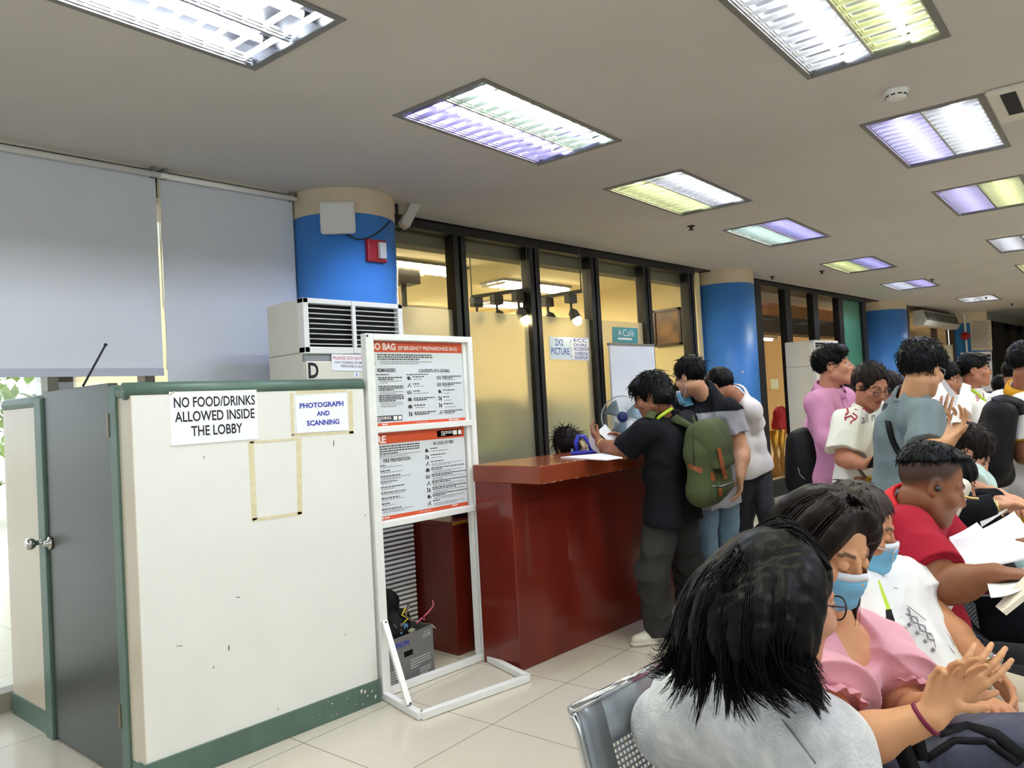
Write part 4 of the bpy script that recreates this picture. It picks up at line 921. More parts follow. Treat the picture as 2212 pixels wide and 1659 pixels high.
t = thing('whiteboard', 'white board standing behind the fan in front of the fourth glass bay', 'whiteboard', (6.73, 4.52, 0))
MB().box((6.315, 4.545, .9), (7.13, 4.565, 2.015)).build('board', mat('board_white', (230, 234, 244), .3, noise=.08, nscale=2), t); 
for za, zb in ((2.0, 2.025), (.88, .905)): MB().box((6.305, 4.54, za), (7.14, 4.57, zb)).build('rim', m_alu, t)
for x in (6.35, 7.07): MB().box((x, 4.545, 0), (x+.03, 4.575, .9)).build('leg', m_alu, t)

# ------------------------------------------------------------------ mahogany counter and things on it
m_ma = mat('mahogany', (112, 34, 22), .24, noise=.25, nscale=2.2, stretch=(3, 3, .5), coat=.3, spec=.5)
m_mt = mat('mahogany_top', (140, 62, 36), .22, noise=.2, nscale=3, coat=.4)
t = thing('service_counter', 'tall glossy dark red wooden counter with overhanging top', 'counter', (3.9, 3.0, 0))
MB().box((3.075, 2.93, 0), (4.83, 3.22, 1.03)).build('body', m_ma, t, bevel=.004)
MB().box((3.07, 2.715, 1.03), (4.85, 3.225, 1.128)).build('top', m_mt, t, bevel=.005)
tr = MB(); r = random.Random(8)
for i in range(34):
    x = 3.08+r.random()*1.0; z = r.choice((1.031, 1.1265)); w_ = r.uniform(.005, .03); tr.quad((x, 2.7143, z), (x+w_, 2.7143, z), (x+w_*.8, 2.7143, z+r.uniform(.002, .006)), (x+.002, 2.7143, z+.003))
tr.build('chipped_edge', mat('bare_wood', (206, 160, 120), .6), t)
t = thing('low_desk', 'lower dark red wooden desk behind the poster stand', 'desk', (2.9, 3.8, 0))
MB().box((3.06, 3.42, 0), (3.36, 4.12, .76)).build('body', m_ma, t, bevel=.003); MB().box((3.05, 3.40, .76), (3.38, 4.14, .79)).build('top', m_ma, t, bevel=.004); MB().box((3.05, 3.392, .772), (3.38, 3.40, .786)).build('gold_edge', mat('gold_strip', (216, 168, 60), .25, .7), t)
q = P(1040, 1075, 4.6); t = thing('desk_fan_base', 'cream desk appliance glimpsed between poster stand and counter', 'appliance', (3.3, 3.55, .79)); MB().lathe([(.06, 0), (.07, .04), (.05, .12), (.06, .16), (.02, .19)], (3.24, 3.52, .79), n=20).build('body', m_ac, t, smooth=True); MB().lathe([(.063, .0), (.073, .03)], (3.24, 3.52, .79), n=20).build('dark_foot', m_black, t)
# counter top things
m_nb = mat('royal_blue_plastic', (44, 56, 176), .25)
t = thing('hole_punch', 'royal blue heavy hole punch with beige lever on the counter', 'hole punch', (3.78, 2.87, 1.128))
o0 = onz(1262, 980, 1.128); ax = nrm(adir(90)*1.0); up_ = np.array([0, 0, 1.]); sd = nrm(np.cross(ax, up_))
MB().obox(o0-ax*.085-sd*.04, ax*.16, sd*.08, (0, 0, .02)).build('base', m_nb, t, bevel=.006)
a_ = [o0-ax*.045+up_*.02, o0-ax*.05+up_*.07, o0-ax*.03+up_*.115, o0+ax*.005+up_*.11, o0+ax*.035+up_*.06, o0+ax*.045+up_*.02]
for s_ in (-.022, .022): MB().tube([p+sd*s_ for p in a_], [.011, .013, .013, .013, .011, .010], 10).build('handle_arch', m_nb, t, smooth=True)
MB().bar(a_[2]+up_*.0+sd*.0, a_[3]+sd*.0, .05, .02).build('bridge', m_nb, t, bevel=.004); MB().tube([o0-ax*.02+up_*.085, o0+ax*.0+up_*.05, o0+ax*.005+up_*.02], [.013, .016, .012], 10).build('lever', mat('beige_plastic', (214, 186, 150), .4), t, smooth=True)
MB().cyl(o0-ax*.075+up_*.02, o0-ax*.075+up_*.035, .008, 10).build('metal_pin', m_alu, t)
c = [onz(*p, 1.1285) for p in [(1210, 990), (1312, 986), (1302, 995.5), (1225, 990.5)]]; c = [onz(1211, 989, 1.1285), onz(1300, 981, 1.1285), onz(1345, 990, 1.1285), onz(1309, 995, 1.1285)]
tag(MB().prism([c[0], c[3], c[2], c[1]], (0, 0, .006)).build('paper_stack', mat('paper_white', (244, 244, 246), .6)), 'flat stack of white paper on the counter under the hole punch', 'paper')
# fan
q = np.array([5.98, 4.2, 1.285]); fd = nrm(adir(-10)*1.0+np.array([0, 0, .05])); fu_ = np.array([0, 0, 1.]); fs_ = nrm(np.cross(fd, fu_)); fu_ = np.cross(fs_, fd)
t = thing('pedestal_fan', 'round wire caged pedestal fan in front of the whiteboard', 'fan', (5.98, 4.25, 0))
cg = MB(); rr = .20
for off in (-.05, .05):
    cg.tube([q+fd*off*.5+rr*(math.cos(a*.1963)*fs_+math.sin(a*.1963)*fu_) for a in range(33)], .005, 6)
    for i in range(60):
        a = i*.10472; d = math.cos(a)*fs_+math.sin(a)*fu_; cg.tube([q+fd*off*1.5+d*.04, q+fd*off*1.3+d*.13, q+fd*off*.5+d*rr], .0014, 4, cap=False)
cg.build('wire_cage', mat('fan_wire', (196, 206, 214), .3, .5), t)
for i in range(3):
    a0 = i*2.094; bl_ = MB(); ps = []
    for k_ in range(6):
        a = a0+k_*.2; bl_.v += [tuple(q+.03*(math.cos(a)*fs_+math.sin(a)*fu_)+fd*.01*(k_-2.5)), tuple(q+.17*(math.cos(a+.25)*fs_+math.sin(a+.25)*fu_)+fd*.012*(k_-2.5))]
    bl_.f = [(2*k_, 2*k_+1, 2*k_+3, 2*k_+2) for k_ in range(5)]; ob = bl_.build('blade', mat('fan_blade_blue', (128, 166, 196), .3, trans=.3), t, smooth=True); md = ob.modifiers.new('s', 'SOLIDIFY'); md.thickness = .002
MB().lathe([(.05, 0), (.05, .01), (.02, .018)], q+fd*.07, fd, 24).build('badge', mat('navy_plastic', (36, 50, 108), .3), t); MB().lathe([(.05, 0), (.055, .03), (.05, .1), (.02, .12)], q-fd*.03, -fd, 20).build('motor', m_ac, t, smooth=True)
MB().cyl((5.98, 4.28, 0.03), (5.98, 4.28, 1.24), .014, 12).build('pole', m_alu, t); MB().lathe([(.19, 0), (.19, .02), (.03, .05)], (5.98, 4.28, 0), n=30).build('base', m_nb, t)
# ------------------------------------------------------------------ carton and gear behind the poster stand
m_cart = mat('grey_carton', (112, 110, 110), .6, noise=.06, nscale=5)
ca = np.array([2.425, 3.285, 0.001]); cu = nrm((.373, .048, 0)); cv = np.array([-cu[1], cu[0], 0])
t = thing('cardboard_carton', 'grey printer carton with blue name and white print, on the floor behind the poster stand', 'box', ca+cu*.19)
wC, dC, hC = .375, .30, .262; s_ = MB()
for z0, z1, x0, x1 in ((0, .145, 0, wC), (.175, hC, 0, wC), (.145, .175, 0, .145), (.145, .175, .215, wC)): s_.obox(ca+cu*x0+np.array([0, 0, z0]), cu*(x1-x0), cv*.004, (0, 0, z1-z0))
s_.obox(ca+cv*dC, cu*wC, cv*.004, (0, 0, hC)).obox(ca, cu*.004, cv*dC, (0, 0, hC)).obox(ca+cu*wC, cu*.004, cv*dC, (0, 0, hC)).obox(ca, cu*wC, cv*dC, (0, 0, .004)); s_.build('body', m_cart, t)
MB().obox(ca+cu*wC+np.array([0, 0, hC]), cu*.03-np.array([0, 0, .03]), cv*.25, nrm((0, 0, 1))*.003).build('flap', mat('carton_inside', (206, 200, 190), .7), t)
g = lambda x, z: ca+cu*x+np.array([0, 0, z])-cv*.0012
mb = MB(); put_text(mb, 'EPSON', g(.075, .205), g(.185, .205), (0, 0, .03), .02); mb.build('blue_lettering', m_blue, t)
mb = MB(); put_text(mb, 'L5290', g(.295, .21), g(.362, .21), (0, 0, .02), .01); put_text(mb, 'EcoTank', g(.31, .235), g(.36, .235), (0, 0, .012)); greek(mb, g(.19, .12), cu, (0, 0, 1), .16, 4, .014, .006, 5); greek(mb, g(.26, .055), cu, (0, 0, 1), .09, 3, .014, .008, 6); greek(mb, g(.03, .10), cu, (0, 0, 1), .06, 5, .014, .006, 7); mb.build('white_print', mat('pale_print', (190, 190, 190), .6), t)
m_bk = mat('black_nylon', (15, 15, 19), .6, spec=.2, bump=.3, bscale=40)
q = ca+cu*.13+cv*.14
s_ = Sdf(); s_.cone(q+[-.06, 0, .30], q+[.10, 0, .30], .085, .075, .03).cone(q+[-.09, 0, .44], q+[.07, .02, .42], .085, .065, .03).cone(q+[-.10, .02, .55], q+[-.02, .03, .53], .06, .05, .03).ell(q+[.0, 0, .26], (.14, .11, .08), k=.03)
V, Q = s_.mesh(.012, folds(.012, 22, 3)); tag(mesh_obj('equipment_bag', V, Q, m_bk), 'crumpled black equipment bag stuffed on top of the grey carton', 'bag')
q2 = ony(822, 1245, 3.40); tag(MB().ball((q2[0]-.02, 3.60, q2[2]+.02), (.11, .12, .13), 20, 14).build('motorcycle_helmet', mat('gloss_black', (12, 12, 14), .12, coat=.6), smooth=True), 'glossy black rounded helmet behind the left post of the poster stand', 'helmet')
r = random.Random(4)
for i in range(7):
    p0 = ca+cu*r.uniform(.12, .30)-cv*.004+np.array([0, 0, hC+r.uniform(.0, .05)]); pts = [p0+cv*.05]
    for k_ in range(7): pts.append(pts[-1]+cu*r.uniform(-.04, .05)-cv*r.uniform(-.012, .012)+np.array([0, 0, r.uniform(-.022, .03)]))
    cname = ('grey', 'brown', 'pale', 'yellow', 'grey', 'blue', 'pink')[i]; rgb = [(96, 88, 84), (110, 90, 80), (190, 184, 160), (222, 200, 60), (80, 76, 76), (90, 140, 190), (200, 90, 120)][i]
    tag(MB().tube(pts, .007 if i in (0, 1, 4) else .005, 7).build('tangled_cable', mat('cable_'+cname, rgb, .5), smooth=True), cname+' cable tangled with others on the grey carton', 'cable', 'cables on the carton')
# ------------------------------------------------------------------ people
RES = 1.0
def lerp(a, b, t): return a+(b-a)*t
UP = np.array([0, 0, 1.])
m_skin = mat('skin', (180, 120, 90), .5, spec=.4, attr='Col', bump=.06, bscale=220)
m_hair = mat('hair_black', (9, 9, 10), .42, spec=.12, bump=.15, bscale=120, stretch=(1, 1, .12))
m_hairb = mat('hair_dark_brown', (28, 20, 18), .45, spec=.14, bump=.15, bscale=120, stretch=(1, 1, .12))
def cloth(name, rgb=(200, 200, 200), rough=.85, noise=.06, **k): return mat(name, rgb, rough, noise=noise, nscale=k.pop('nscale', 14), bump=k.pop('bump', .12), bscale=k.pop('bscale', 260), sheen=.0, spec=.2, **k)
def strands(polys, r0, r1=.0003, n=3):
    A = np.array(polys, float); N, m, _ = A.shape
    T = np.gradient(A, axis=1); T /= np.linalg.norm(T, axis=2, keepdims=True)+1e-9
    ref = np.where(np.abs(T[:, :1, 2:3]) > .9, np.array([1., 0, 0]), np.array([0, 0, 1.])); ref = np.repeat(ref, m, 1)
    a = np.cross(T, ref); a /= np.linalg.norm(a, axis=2, keepdims=True)+1e-9; b = np.cross(a, T)
    r0 = np.broadcast_to(np.array(r0, float), (N,))[:, None]; r = r0+(r1-r0)*np.linspace(0, 1, m)[None]**1.5
    V = np.stack([A+r[..., None]*(math.cos(w)*a+math.sin(w)*b) for w in [2*math.pi*j/n for j in range(n)]], 2).reshape(-1, 3)
    i = (np.arange(N)[:, None, None]*m+np.arange(m-1)[None, :, None])*n; j = np.arange(n)[None, None]
    q = np.stack(np.broadcast_arrays(i+j, i+(j+1) % n, i+n+(j+1) % n, i+n+j), -1).reshape(-1, 4)
    return V, q
def march(sdf, px, py, lo=.5, hi=12):
    d = P(px, py, 1)-CAM; ln = np.linalg.norm(d); d = d/ln; t = lo
    for _ in range(120):
        p = CAM+d*t; v = float(sdf.ev(p[None])[0])
        if v < .0008: return p
        t += max(v*.75, .0008)
        if t > hi: return None
    return CAM+d*t
def tocam(p): return nrm(CAM-p)
def decal(sdf, quad, nx, ny, off=.003, mb=None):
    """patch lying on a surface: quad = four pixels TL TR BR BL"""
    mb = mb or MB(); q = [np.array(c, float) for c in quad]; pts = []; last = None
    for j in range(ny+1):
        for i in range(nx+1):
            u, v = i/nx, j/ny; c = q[0]*(1-u)*(1-v)+q[1]*u*(1-v)+q[2]*u*v+q[3]*(1-u)*v
            p = march(sdf, *c)
            if p is None or (last is not None and np.linalg.norm(p-last) > .5): p = last
            if p is None: p = P(*c, 2)
            last = p; pts.append(p+tocam(p)*off)
    w = nx+1; mb.add(pts, [(j*w+i, j*w+i+1, (j+1)*w+i+1, (j+1)*w+i) for j in range(ny) for i in range(nx)]); return mb
def decal_text(sdf, s_, quad, off=.004, bold=0.0, mb=None):
    mb = mb or MB(); v, f = glyphs(s_, bold); q = [np.array(c, float) for c in quad]; pts = []; last = P(*q[0], 3)
    for x, y in v:
        c = q[0]*(1-x)*y+q[1]*x*y+q[2]*x*(1-y)+q[3]*(1-x)*(1-y); p = march(sdf, *c)
        if p is None: p = last
        last = p; pts.append(p+tocam(p)*off)
    return mb.add(pts, f)
def surf_line(sdf, pxs, r, off=.003, mb=None, n=6):
    mb = mb or MB(); pts = []
    for c in pxs:
        p = march(sdf, *c)
        if p is not None: pts.append(p+tocam(p)*off)
    return mb.tube(pts, r, n, flat=None)
def pts_line(pxs, k=6):
    out = []
    for i in range(len(pxs)-1):
        a, b = np.array(pxs[i], float), np.array(pxs[i+1], float); out += [tuple(a+(b-a)*t/k) for t in range(k)]
    return out+[tuple(pxs[-1])]

def hair_short(t, fr, m, seed, top=.012, nape=-.062, fringe=.066, lumps=(), n=260, ln=.03, res=.004, name='hair', sweep=0.0, wild=.35, side=True, back=False):
    s = fr.s; D = Sdf(); r = np.random.default_rng(seed)
    D.ell(fr(0, -.017, .040), np.array([.0775+top*.35, .099+top*.4, .083+top])*s, fr.R, .01)
    for c, rr in lumps: D.ell(fr(*c), np.array(rr)*s, fr.R, .02*s)
    D.ell(fr(0, .118, fringe-.10), np.array([.088, .075, .098])*s, fr.R, .012*s, '-')
    for x in (-1, 1): D.ell(fr(x*.085, .0, -.012), np.array([.03, .024, .036])*s, fr.R, .008*s, '-')
    nn = fr.R@nrm(np.array([0, .42, -1.0])); D.plane(fr(0, -.1, nape), nn)
    ns = r.normal(size=3)*40
    V, Q = D.mesh(res, lambda p: .0022*np.sin(((p-fr.o)@fr.R)@np.array([210., 60, 40])+3*np.sin(((p-fr.o)@fr.R)@np.array([30, 80, 55.]))))
    q = fr.inv(V); ok = np.where(q[:, 2] > nape*.6)[0]
    if len(ok) == 0: ok = np.arange(len(V))
    pk = r.choice(ok, n); base = V[pk]; qb = q[pk]
    cen = np.array([0, -.02, .03]); nor = qb-cen; nor /= np.linalg.norm(nor, axis=1)[:, None]
    fl = qb-np.array([0.0, -.045, .125]); fl += np.array([sweep, .0, -.01])
    if back: fl = np.array([0, -.11, .02])-qb
    fl = fl-nor*(fl*nor).sum(1)[:, None]; fl /= np.linalg.norm(fl, axis=1)[:, None]+1e-6
    fl += r.normal(size=fl.shape)*wild; L_ = ln*r.uniform(.5, 1.2, n)
    tt = np.linspace(0, 1, 5); pol = qb[:, None]-nor[:, None]*.004+(fl[:, None]*tt[None, :, None]+nor[:, None]*(.35*tt*(1-.7*tt))[None, :, None])*L_[:, None, None]
    W_ = fr.o+s*(pol@fr.R.T)
    return mesh_obj(name, V, Q, m, t, extra=strands(W_, .0032*s*r.uniform(.6, 1.2, n)))
def resample(g, m):
    g = np.array(g, float); d = np.r_[0, np.cumsum(np.linalg.norm(np.diff(g, axis=0), axis=1))]; t = np.linspace(0, d[-1], m)
    k = np.stack([np.interp(t, d, g[:, i]) for i in range(3)], 1)
    for _ in range(2): k[1:-1] = (k[:-2]+2*k[1:-1]+k[2:])/4
    return k
def hair_long(t, guides, m, seed, N=1200, rad=.02, jit=.012, r0=.0016, base_to=.75, res=.006, extra_base=None, tips=.03, name='hair', m_pts=14, amp_h=.001, clump=0):
    """hair falling along guide curves: a body of hair under single strands"""
    r = np.random.default_rng(seed); G = np.stack([resample(g, m_pts) for g in guides]); D = Sdf()
    if extra_base: extra_base(D)
    k = max(2, int(m_pts*base_to))
    for g in G:
        for i in range(k-1): D.cone(g[i], g[i+1], rad*(1-.35*i/k), rad*(1-.35*(i+1)/k), .02)
    V, Q = D.mesh(res, lambda p: amp_h*np.sin(p@np.array([170., 130, 25])+2*np.sin(p@np.array([40., 70, 12]))))
    i = r.integers(0, len(G)-1, N); u = r.uniform(0, 1, N)[:, None, None]
    S_ = G[i]*(1-u)+G[i+1]*u; tt = np.linspace(0, 1, m_pts)[None, :, None]
    ang = r.normal(size=(N, 1, 3)); ang /= np.linalg.norm(ang, axis=2, keepdims=True)
    S_ = S_+ang*(rad*.95*(1-.25*tt)+.004)*r.uniform(.75, 1.05, (N, 1, 1))+r.normal(size=(N, 1, 3))*jit*tt**1.5+r.normal(size=(N, 1, 3))*.006*np.sin(tt*9+r.uniform(0, 6, (N, 1, 1)))*tt
    if clump:
        ks = r.integers(0, N, clump); e_ = S_[:, int(m_pts*.8)]; nr = np.argmin(((e_[:, None]-e_[ks][None])**2).sum(-1), 1); w_ = (np.linspace(0, 1, m_pts)[None, :, None]**1.6)*.86; S_ = S_*(1-w_)+S_[ks][nr]*w_
    cut = r.uniform(1-tips*8, 1.0, (N, 1, 1)); S_ = S_[:, :1]+(S_-S_[:, :1])*np.minimum(cut*1.0+tt*0, 1)
    return mesh_obj(name, V, Q, m, t, extra=strands(S_, r0*r.uniform(.6, 1.5, N)))

class Person:
    def __init__(s, label, J, az, head, skin=(186, 128, 96), sc=1.0, fat=1.0, res=.005, sw=.185, seat=False, hands=None, fem=False, lids=False, masked=False,
                 eyes=True, beard=0, buzz=None, legs=True, lip=(150, 84, 78), arm=1.0, headfat=0.0, headsize=1.0, dsc=1.0, neckr=.054):
        """J: joints as (px,py,depth) or 3D points; head=(az,pitch,roll)"""
        g = {}
        for k, v in J.items(): g[k] = np.array(v, float) if isinstance(v, np.ndarray) else P(v[0], v[1], v[2]*dsc)
        s.bf = adir(az); s.br = np.cross(s.bf, UP); bl = -s.br
        s.fr = Frame(g['hd'], *head, size=headsize)
        if 'nb' not in g: g['nb'] = s.fr(0, -.035, -.10)-UP*.075*sc+0*s.bf
        if 'pv' not in g: g['pv'] = g['nb']-UP*.53*sc
        nb, pv = g['nb'], g['pv']; sp = nrm(nb-pv); s.sp = sp
        for c, sd in (('l', bl), ('r', s.br)):
            g.setdefault('s'+c, nb-sp*.055*sc+sd*sw*sc)
            g.setdefault('e'+c, g['s'+c]+(-UP*.28+sd*.05-s.bf*.02)*sc); g.setdefault('w'+c, g['e'+c]+(-UP*.235+s.bf*.08)*sc)
            g.setdefault('i'+c, pv+sd*.088*sc-sp*.03)
            g.setdefault('k'+c, g['i'+c]+((s.bf*.42-UP*.02) if seat else (-UP*(g['i'+c][2]*.47)+sd*.01+s.bf*.01)))
            if 'a'+c not in g: kk = g['k'+c]; g['a'+c] = np.array([kk[0], kk[1], .085])+(s.bf*(-.02))
            g.setdefault('t'+c, g['a'+c]+s.bf*.16)
        s.g = g; s.sc = sc; s.fat = fat
        feet = (g['al']+g['ar'])/2
        s.t = thing('person', label, 'person', (feet[0], feet[1], 0))
        D = Sdf(); s.torso(D, -.008); fr = s.fr
        D.cone(lerp(nb, pv, .08), fr(0, -.028, -.055), (neckr+.008)*sc, neckr*headsize, .03)
        for c, sd in (('l', bl), ('r', s.br)):
            S_, E_, W_ = g['s'+c], g['e'+c], g['w'+c]
            D.ball(S_, .058*sc*arm, .03); D.cone(S_, E_, .052*sc*arm, .042*sc*arm, .03); D.cone(E_, lerp(E_, W_, .3), .043*sc*arm, .045*sc*arm, .02); D.cone(lerp(E_, W_, .25), W_, .044*sc*arm, .0275*sc*(.6+.4*arm), .02)
            if legs:
                D.cone(g['i'+c], g['k'+c], .066*sc, .048*sc, .03); D.cone(g['k'+c], g['a'+c], .048*sc, .036*sc, .02); D.cone(g['a'+c]-UP*.03, lerp(g['a'+c], g['t'+c], .7)-UP*.045, .034, .026, .02)
            h = (hands or {}).get(c, {}); fa = nrm(W_-E_)
            dr = h.get('dir', fa); dr = nrm(P(dr[0], dr[1], dr[2]*dsc)-W_) if isinstance(dr, tuple) and len(dr) == 3 else np.array(dr, float)
            pn = h.get('palm', -sd if not isinstance(h.get('palm'), np.ndarray) else h['palm'])
            th = 1 if c == 'r' else -1       # side so that the thumb leaves towards dir x palm on the right hand
            D_s = .93*sc if not fem else .86*sc
            add_hand(D, W_, dr, pn, th, h.get('curl', .35), h.get('spread', .12), D_s*h.get('s', 1.0), h.get('curls'), h.get('thumb'))
        add_head(D, fr, fem, masked, headfat, lids)
        s.D = D; V, Q = D.mesh(res*RES)
        C = np.tile(np.array(lin(skin)), (len(V), 1)); r = np.sin(V@np.array([61., 47, 53]))*np.sin(V@np.array([37., 71, 29.])); C *= (1+.05*r)[:, None]
        paint_head(V, C, fr, skin, lip, eyes=eyes, beard=beard, buzz=buzz)
        s.body = mesh_obj('body', V, Q, m_skin, s.t, C)
    def torso(s, D, gi, skirt=False):
        g, sc, f = s.g, s.sc, s.fat; nb, pv = g['nb'], g['pv']; f2 = 1+(f-1)*.5
        a = lerp(nb, pv, .19); D.cone(lerp(a, g['sl']-(nb-a)*.35, .58), lerp(a, g['sr']-(nb-a)*.35, .58), .074*sc*f2+gi, None, .03)
        c = lerp(nb, pv, .42); D.cone(c+s.br*.078*sc*f, c-s.br*.078*sc*f, .083*sc*f+gi, None, .03)
        c = lerp(nb, pv, .70)+s.bf*.035*(f-1)*2; D.cone(c+s.br*.066*sc*f, c-s.br*.066*sc*f, .079*sc*f+gi, None, .04)
        D.cone(pv+s.br*.078*sc*f2, pv-s.br*.078*sc*f2, .092*sc*f2+gi, None, .04)
        for x in (-1, 1): D.cone(lerp(nb, pv, .27)+s.br*x*.082*sc*f2, pv+s.br*x*.078*sc*f2, .072*sc*f2+gi, .080*sc*f2+gi, .03)
        for c in 'lr': D.cone(lerp(nb, g['s'+c], .2)-s.sp*.012, g['s'+c], .042*sc+gi, .048*sc+gi, .03)
    def top(s, m, name='shirt', gi=.012, hem=1.18, sleeve=.62, loose=.012, amp=.006, seed=1, neck=.066, flare=.012, res=.006, fr=24, long=False, crew=True, collar=None, boost=None, hemdir=None, neckcut=None):
        g, sc = s.g, s.sc; D = Sdf(); s.torso(D, gi); pv = g['pv']; nb = g['nb']
        if hem > 1: e = lerp(nb, pv, hem-.02); D.cone(e+s.br*.078*sc*s.fat, e-s.br*.078*sc*s.fat, .094*sc*(1+(s.fat-1)*.6)+gi+loose*.5, None, .05)
        if boost: boost(D)
        D.plane(lerp(nb, pv, hem), -s.sp if hemdir is None else hemdir)
        for c in 'lr':
            S_, E_, W_ = g['s'+c], g['e'+c], g['w'+c]
            D.ball(S_, .054*sc+gi, .03)
            if long:
                D.cone(S_, E_, .051*sc+gi+loose*.5, .047*sc+gi+loose*.4, .025); q = lerp(E_, W_, sleeve); D.cone(E_, q+(q-E_)*.3, .05*sc+gi+loose*.4, .036*sc+gi+flare, .02, cut=[(q, nrm(W_-E_))])
            else:
                q = lerp(S_, E_, sleeve); D.cone(S_, q+(q-S_)*.25, .053*sc+gi+loose*.5, .048*sc+gi+loose+flare, .025, cut=[(q, nrm(E_-S_))])
        nn = s.fr(0, -.025, -.05); D.cone(lerp(nb, pv, .12), nb+nrm(nn-nb)*.018, (neck+.022)*sc, (neck+.012)*sc, .03); D.cone(nb-s.sp*.0, nn, neck*sc, neck*sc*1.08, .01, '-')
        if neckcut: neckcut(D)
        if crew:
            ax = nrm(nn-nb); ce = nb+ax*.020+s.bf*.002; u = nrm(np.cross(ax, s.br)); 
            for i in range(18):
                a = i*2*math.pi/18; b_ = a+2*math.pi/18; R_n = (neck+.010)*sc
                D.cone(ce+R_n*(math.cos(a)*s.br+math.sin(a)*u)-ax*.012*math.sin(a)*(1 if u@s.bf > 0 else -1), ce+R_n*(math.cos(b_)*s.br+math.sin(b_)*u)-ax*.012*math.sin(b_)*(1 if u@s.bf > 0 else -1), .0085, None, .008)
        s.S = D; V, Q = D.mesh(res*RES, folds(amp*1.7, fr, seed)); o = mesh_obj(name, V, Q, m, s.t); s.shirt = o; return o
    def collar(s, m, w=.045, open_=.55, name='collar', R=.072, rise=.03):
        g, sc = s.g, s.sc; nb = g['nb']; nn = s.fr(0, -.025, -.05); ax = nrm(nn-nb); ce = nb+ax*.03; u = nrm(s.bf-ax*(s.bf@ax)); rr = np.cross(u, ax); mb = MB(); n = 20; vs = []
        for i in range(n+1):
            a = open_*.5+(2*math.pi-open_)*i/n; d = math.cos(a)*u+math.sin(a)*rr; k = .5+.5*math.cos(a)
            vs += [ce+d*R*sc*.92+ax*(rise-.012*k), ce+d*(R+.004)*sc+ax*(rise+.004-.012*k), ce+d*(R+.02+.012*k)*sc-ax*(w*.35+w*.5*k*k)]
        fs = []
        for i in range(n):
            for j in range(2): fs.append((3*i+j, 3*i+j+1, 3*i+4+j, 3*i+3+j))
        o = mb.add(vs, fs).build(name, m, s.t, smooth=True); md = o.modifiers.new('s', 'SOLIDIFY'); md.thickness = .004; return o
    def pants(s, m, gi=.012, wide=0.0, amp=.006, seed=2, res=.007, name='trousers', upto=1.0):
        g, sc = s.g, s.sc; D = Sdf(); f2 = 1+(s.fat-1)*.6; pv = g['pv']
        D.cone(pv-s.sp*.03+s.br*.075*sc*f2, pv-s.sp*.03-s.br*.075*sc*f2, .084*sc*f2+gi*.3, None, .03); c = pv+s.sp*.0; D.cone(c+s.br*.06*sc*f2, c-s.br*.06*sc*f2, .066*sc*f2, None, .03)
        D.plane(pv+s.sp*(.045), s.sp)
        for c in 'lr':
            I_, K_, A_ = g['i'+c], g['k'+c], g['a'+c]
            D.cone(I_, K_, .076*sc*f2+gi*.5, .056*sc+gi+wide*.6, .025); q = lerp(K_, A_, .96); D.cone(K_, A_, .056*sc+gi+wide*.6, .044*sc+gi+wide, .025, cut=[(q, nrm(A_-K_))])
        s.Pn = D; V, Q = D.mesh(res*RES, folds(amp*1.6, 20, seed, (1, 1, 1.3))); o = mesh_obj(name, V, Q, m, s.t); return o
    def shoes(s, m, m2=None):
        for c in 'lr':
            a, t_ = s.g['a'+c], s.g['t'+c]; d = nrm((t_-a)*[1, 1, 0]); D = Sdf(); h = np.array([a[0], a[1], 0])
            D.cone(h-d*.045+UP*.045, h+d*.06+UP*.045, .040, .043, .02); D.cone(h+d*.06+UP*.04, h+d*.165+UP*.032, .044, .034, .03); D.cone(h+UP*.05, h+UP*.095, .042, .044, .02); D.plane(h+UP*.014, -UP)
            V, Q = D.mesh(.006); o = mesh_obj('shoe', V, Q, m, s.t)
            D2 = Sdf(); D2.cone(h-d*.05+UP*.02, h+d*.06+UP*.02, .044, .047, .02); D2.cone(h+d*.06+UP*.02, h+d*.17+UP*.02, .047, .037, .03); D2.plane(h+UP*.024, UP).plane(h+UP*.001, -UP)
            V, Q = D2.mesh(.006); mesh_obj('sole', V, Q, m2 or m, o); s.shoe = D
    def glasses(s, m, r=.024, drop=.0, y=.098, w=.0017, half=False, lens=True):
        fr = s.fr; mb = MB(); p = lambda x, yy, z: fr(x, yy, z+drop)
        for x in (-1, 1):
            mb.tube([p(x*.033+r*math.cos(a*.3142), y-.004*abs(math.cos(a*.3142)), r*.85*math.sin(a*.3142)-.002) for a in range(21)], w*fr.s, 6)
            mb.tube([p(x*(.033+r), y-.005, .004), p(x*.072, .07, .006), p(x*.08, .0, .004), p(x*.078, -.02, -.008)], w*fr.s, 6)
        mb.tube([p(-.033+r, y, .002), p(0, y+.006, .004), p(.033-r, y, .002)], w*fr.s, 6)
        o = mb.build('glasses', m, s.t, smooth=True)
        if lens:
            l = MB()
            for x in (-1, 1): l.poly([p(x*.033+r*.95*math.cos(a*.3142), y-.004*abs(math.cos(a*.3142)), r*.8*math.sin(a*.3142)-.002) for a in range(20)])
            l.build('lens', m_glass2, o)
    def mask(s, m, band, seed=0):
        fr = s.fr; V = []; n, k = 22, 16
        for j in range(k+1):
            v = j/k; z = -.008-.108*v
            for i in range(n+1):
                x = (i/n*2-1); hw = .066-.012*v*v; ax = abs(x)
                yc = .118-.010*v if v > .25 else .108+.010*v/.25
                if v > .8: yc -= (v-.8)*.13
                zz = z-.012*ax*(1-v)+.018*(1-ax**1.5)*(.35 if v < .2 else 0)*(1-v/.2 if v < .2 else 0)
                y = yc-.072*ax**2.2; y += .0018*math.sin(v*20+1.2*math.sin(x*4+seed))*(1-ax*.5)
                V.append(fr(x*hw, y, zz))
        w = n+1; F_ = lambda j0, j1: [(j*w+i, (j+1)*w+i, (j+1)*w+i+1, j*w+i+1) for j in range(j0, j1) for i in range(n)]
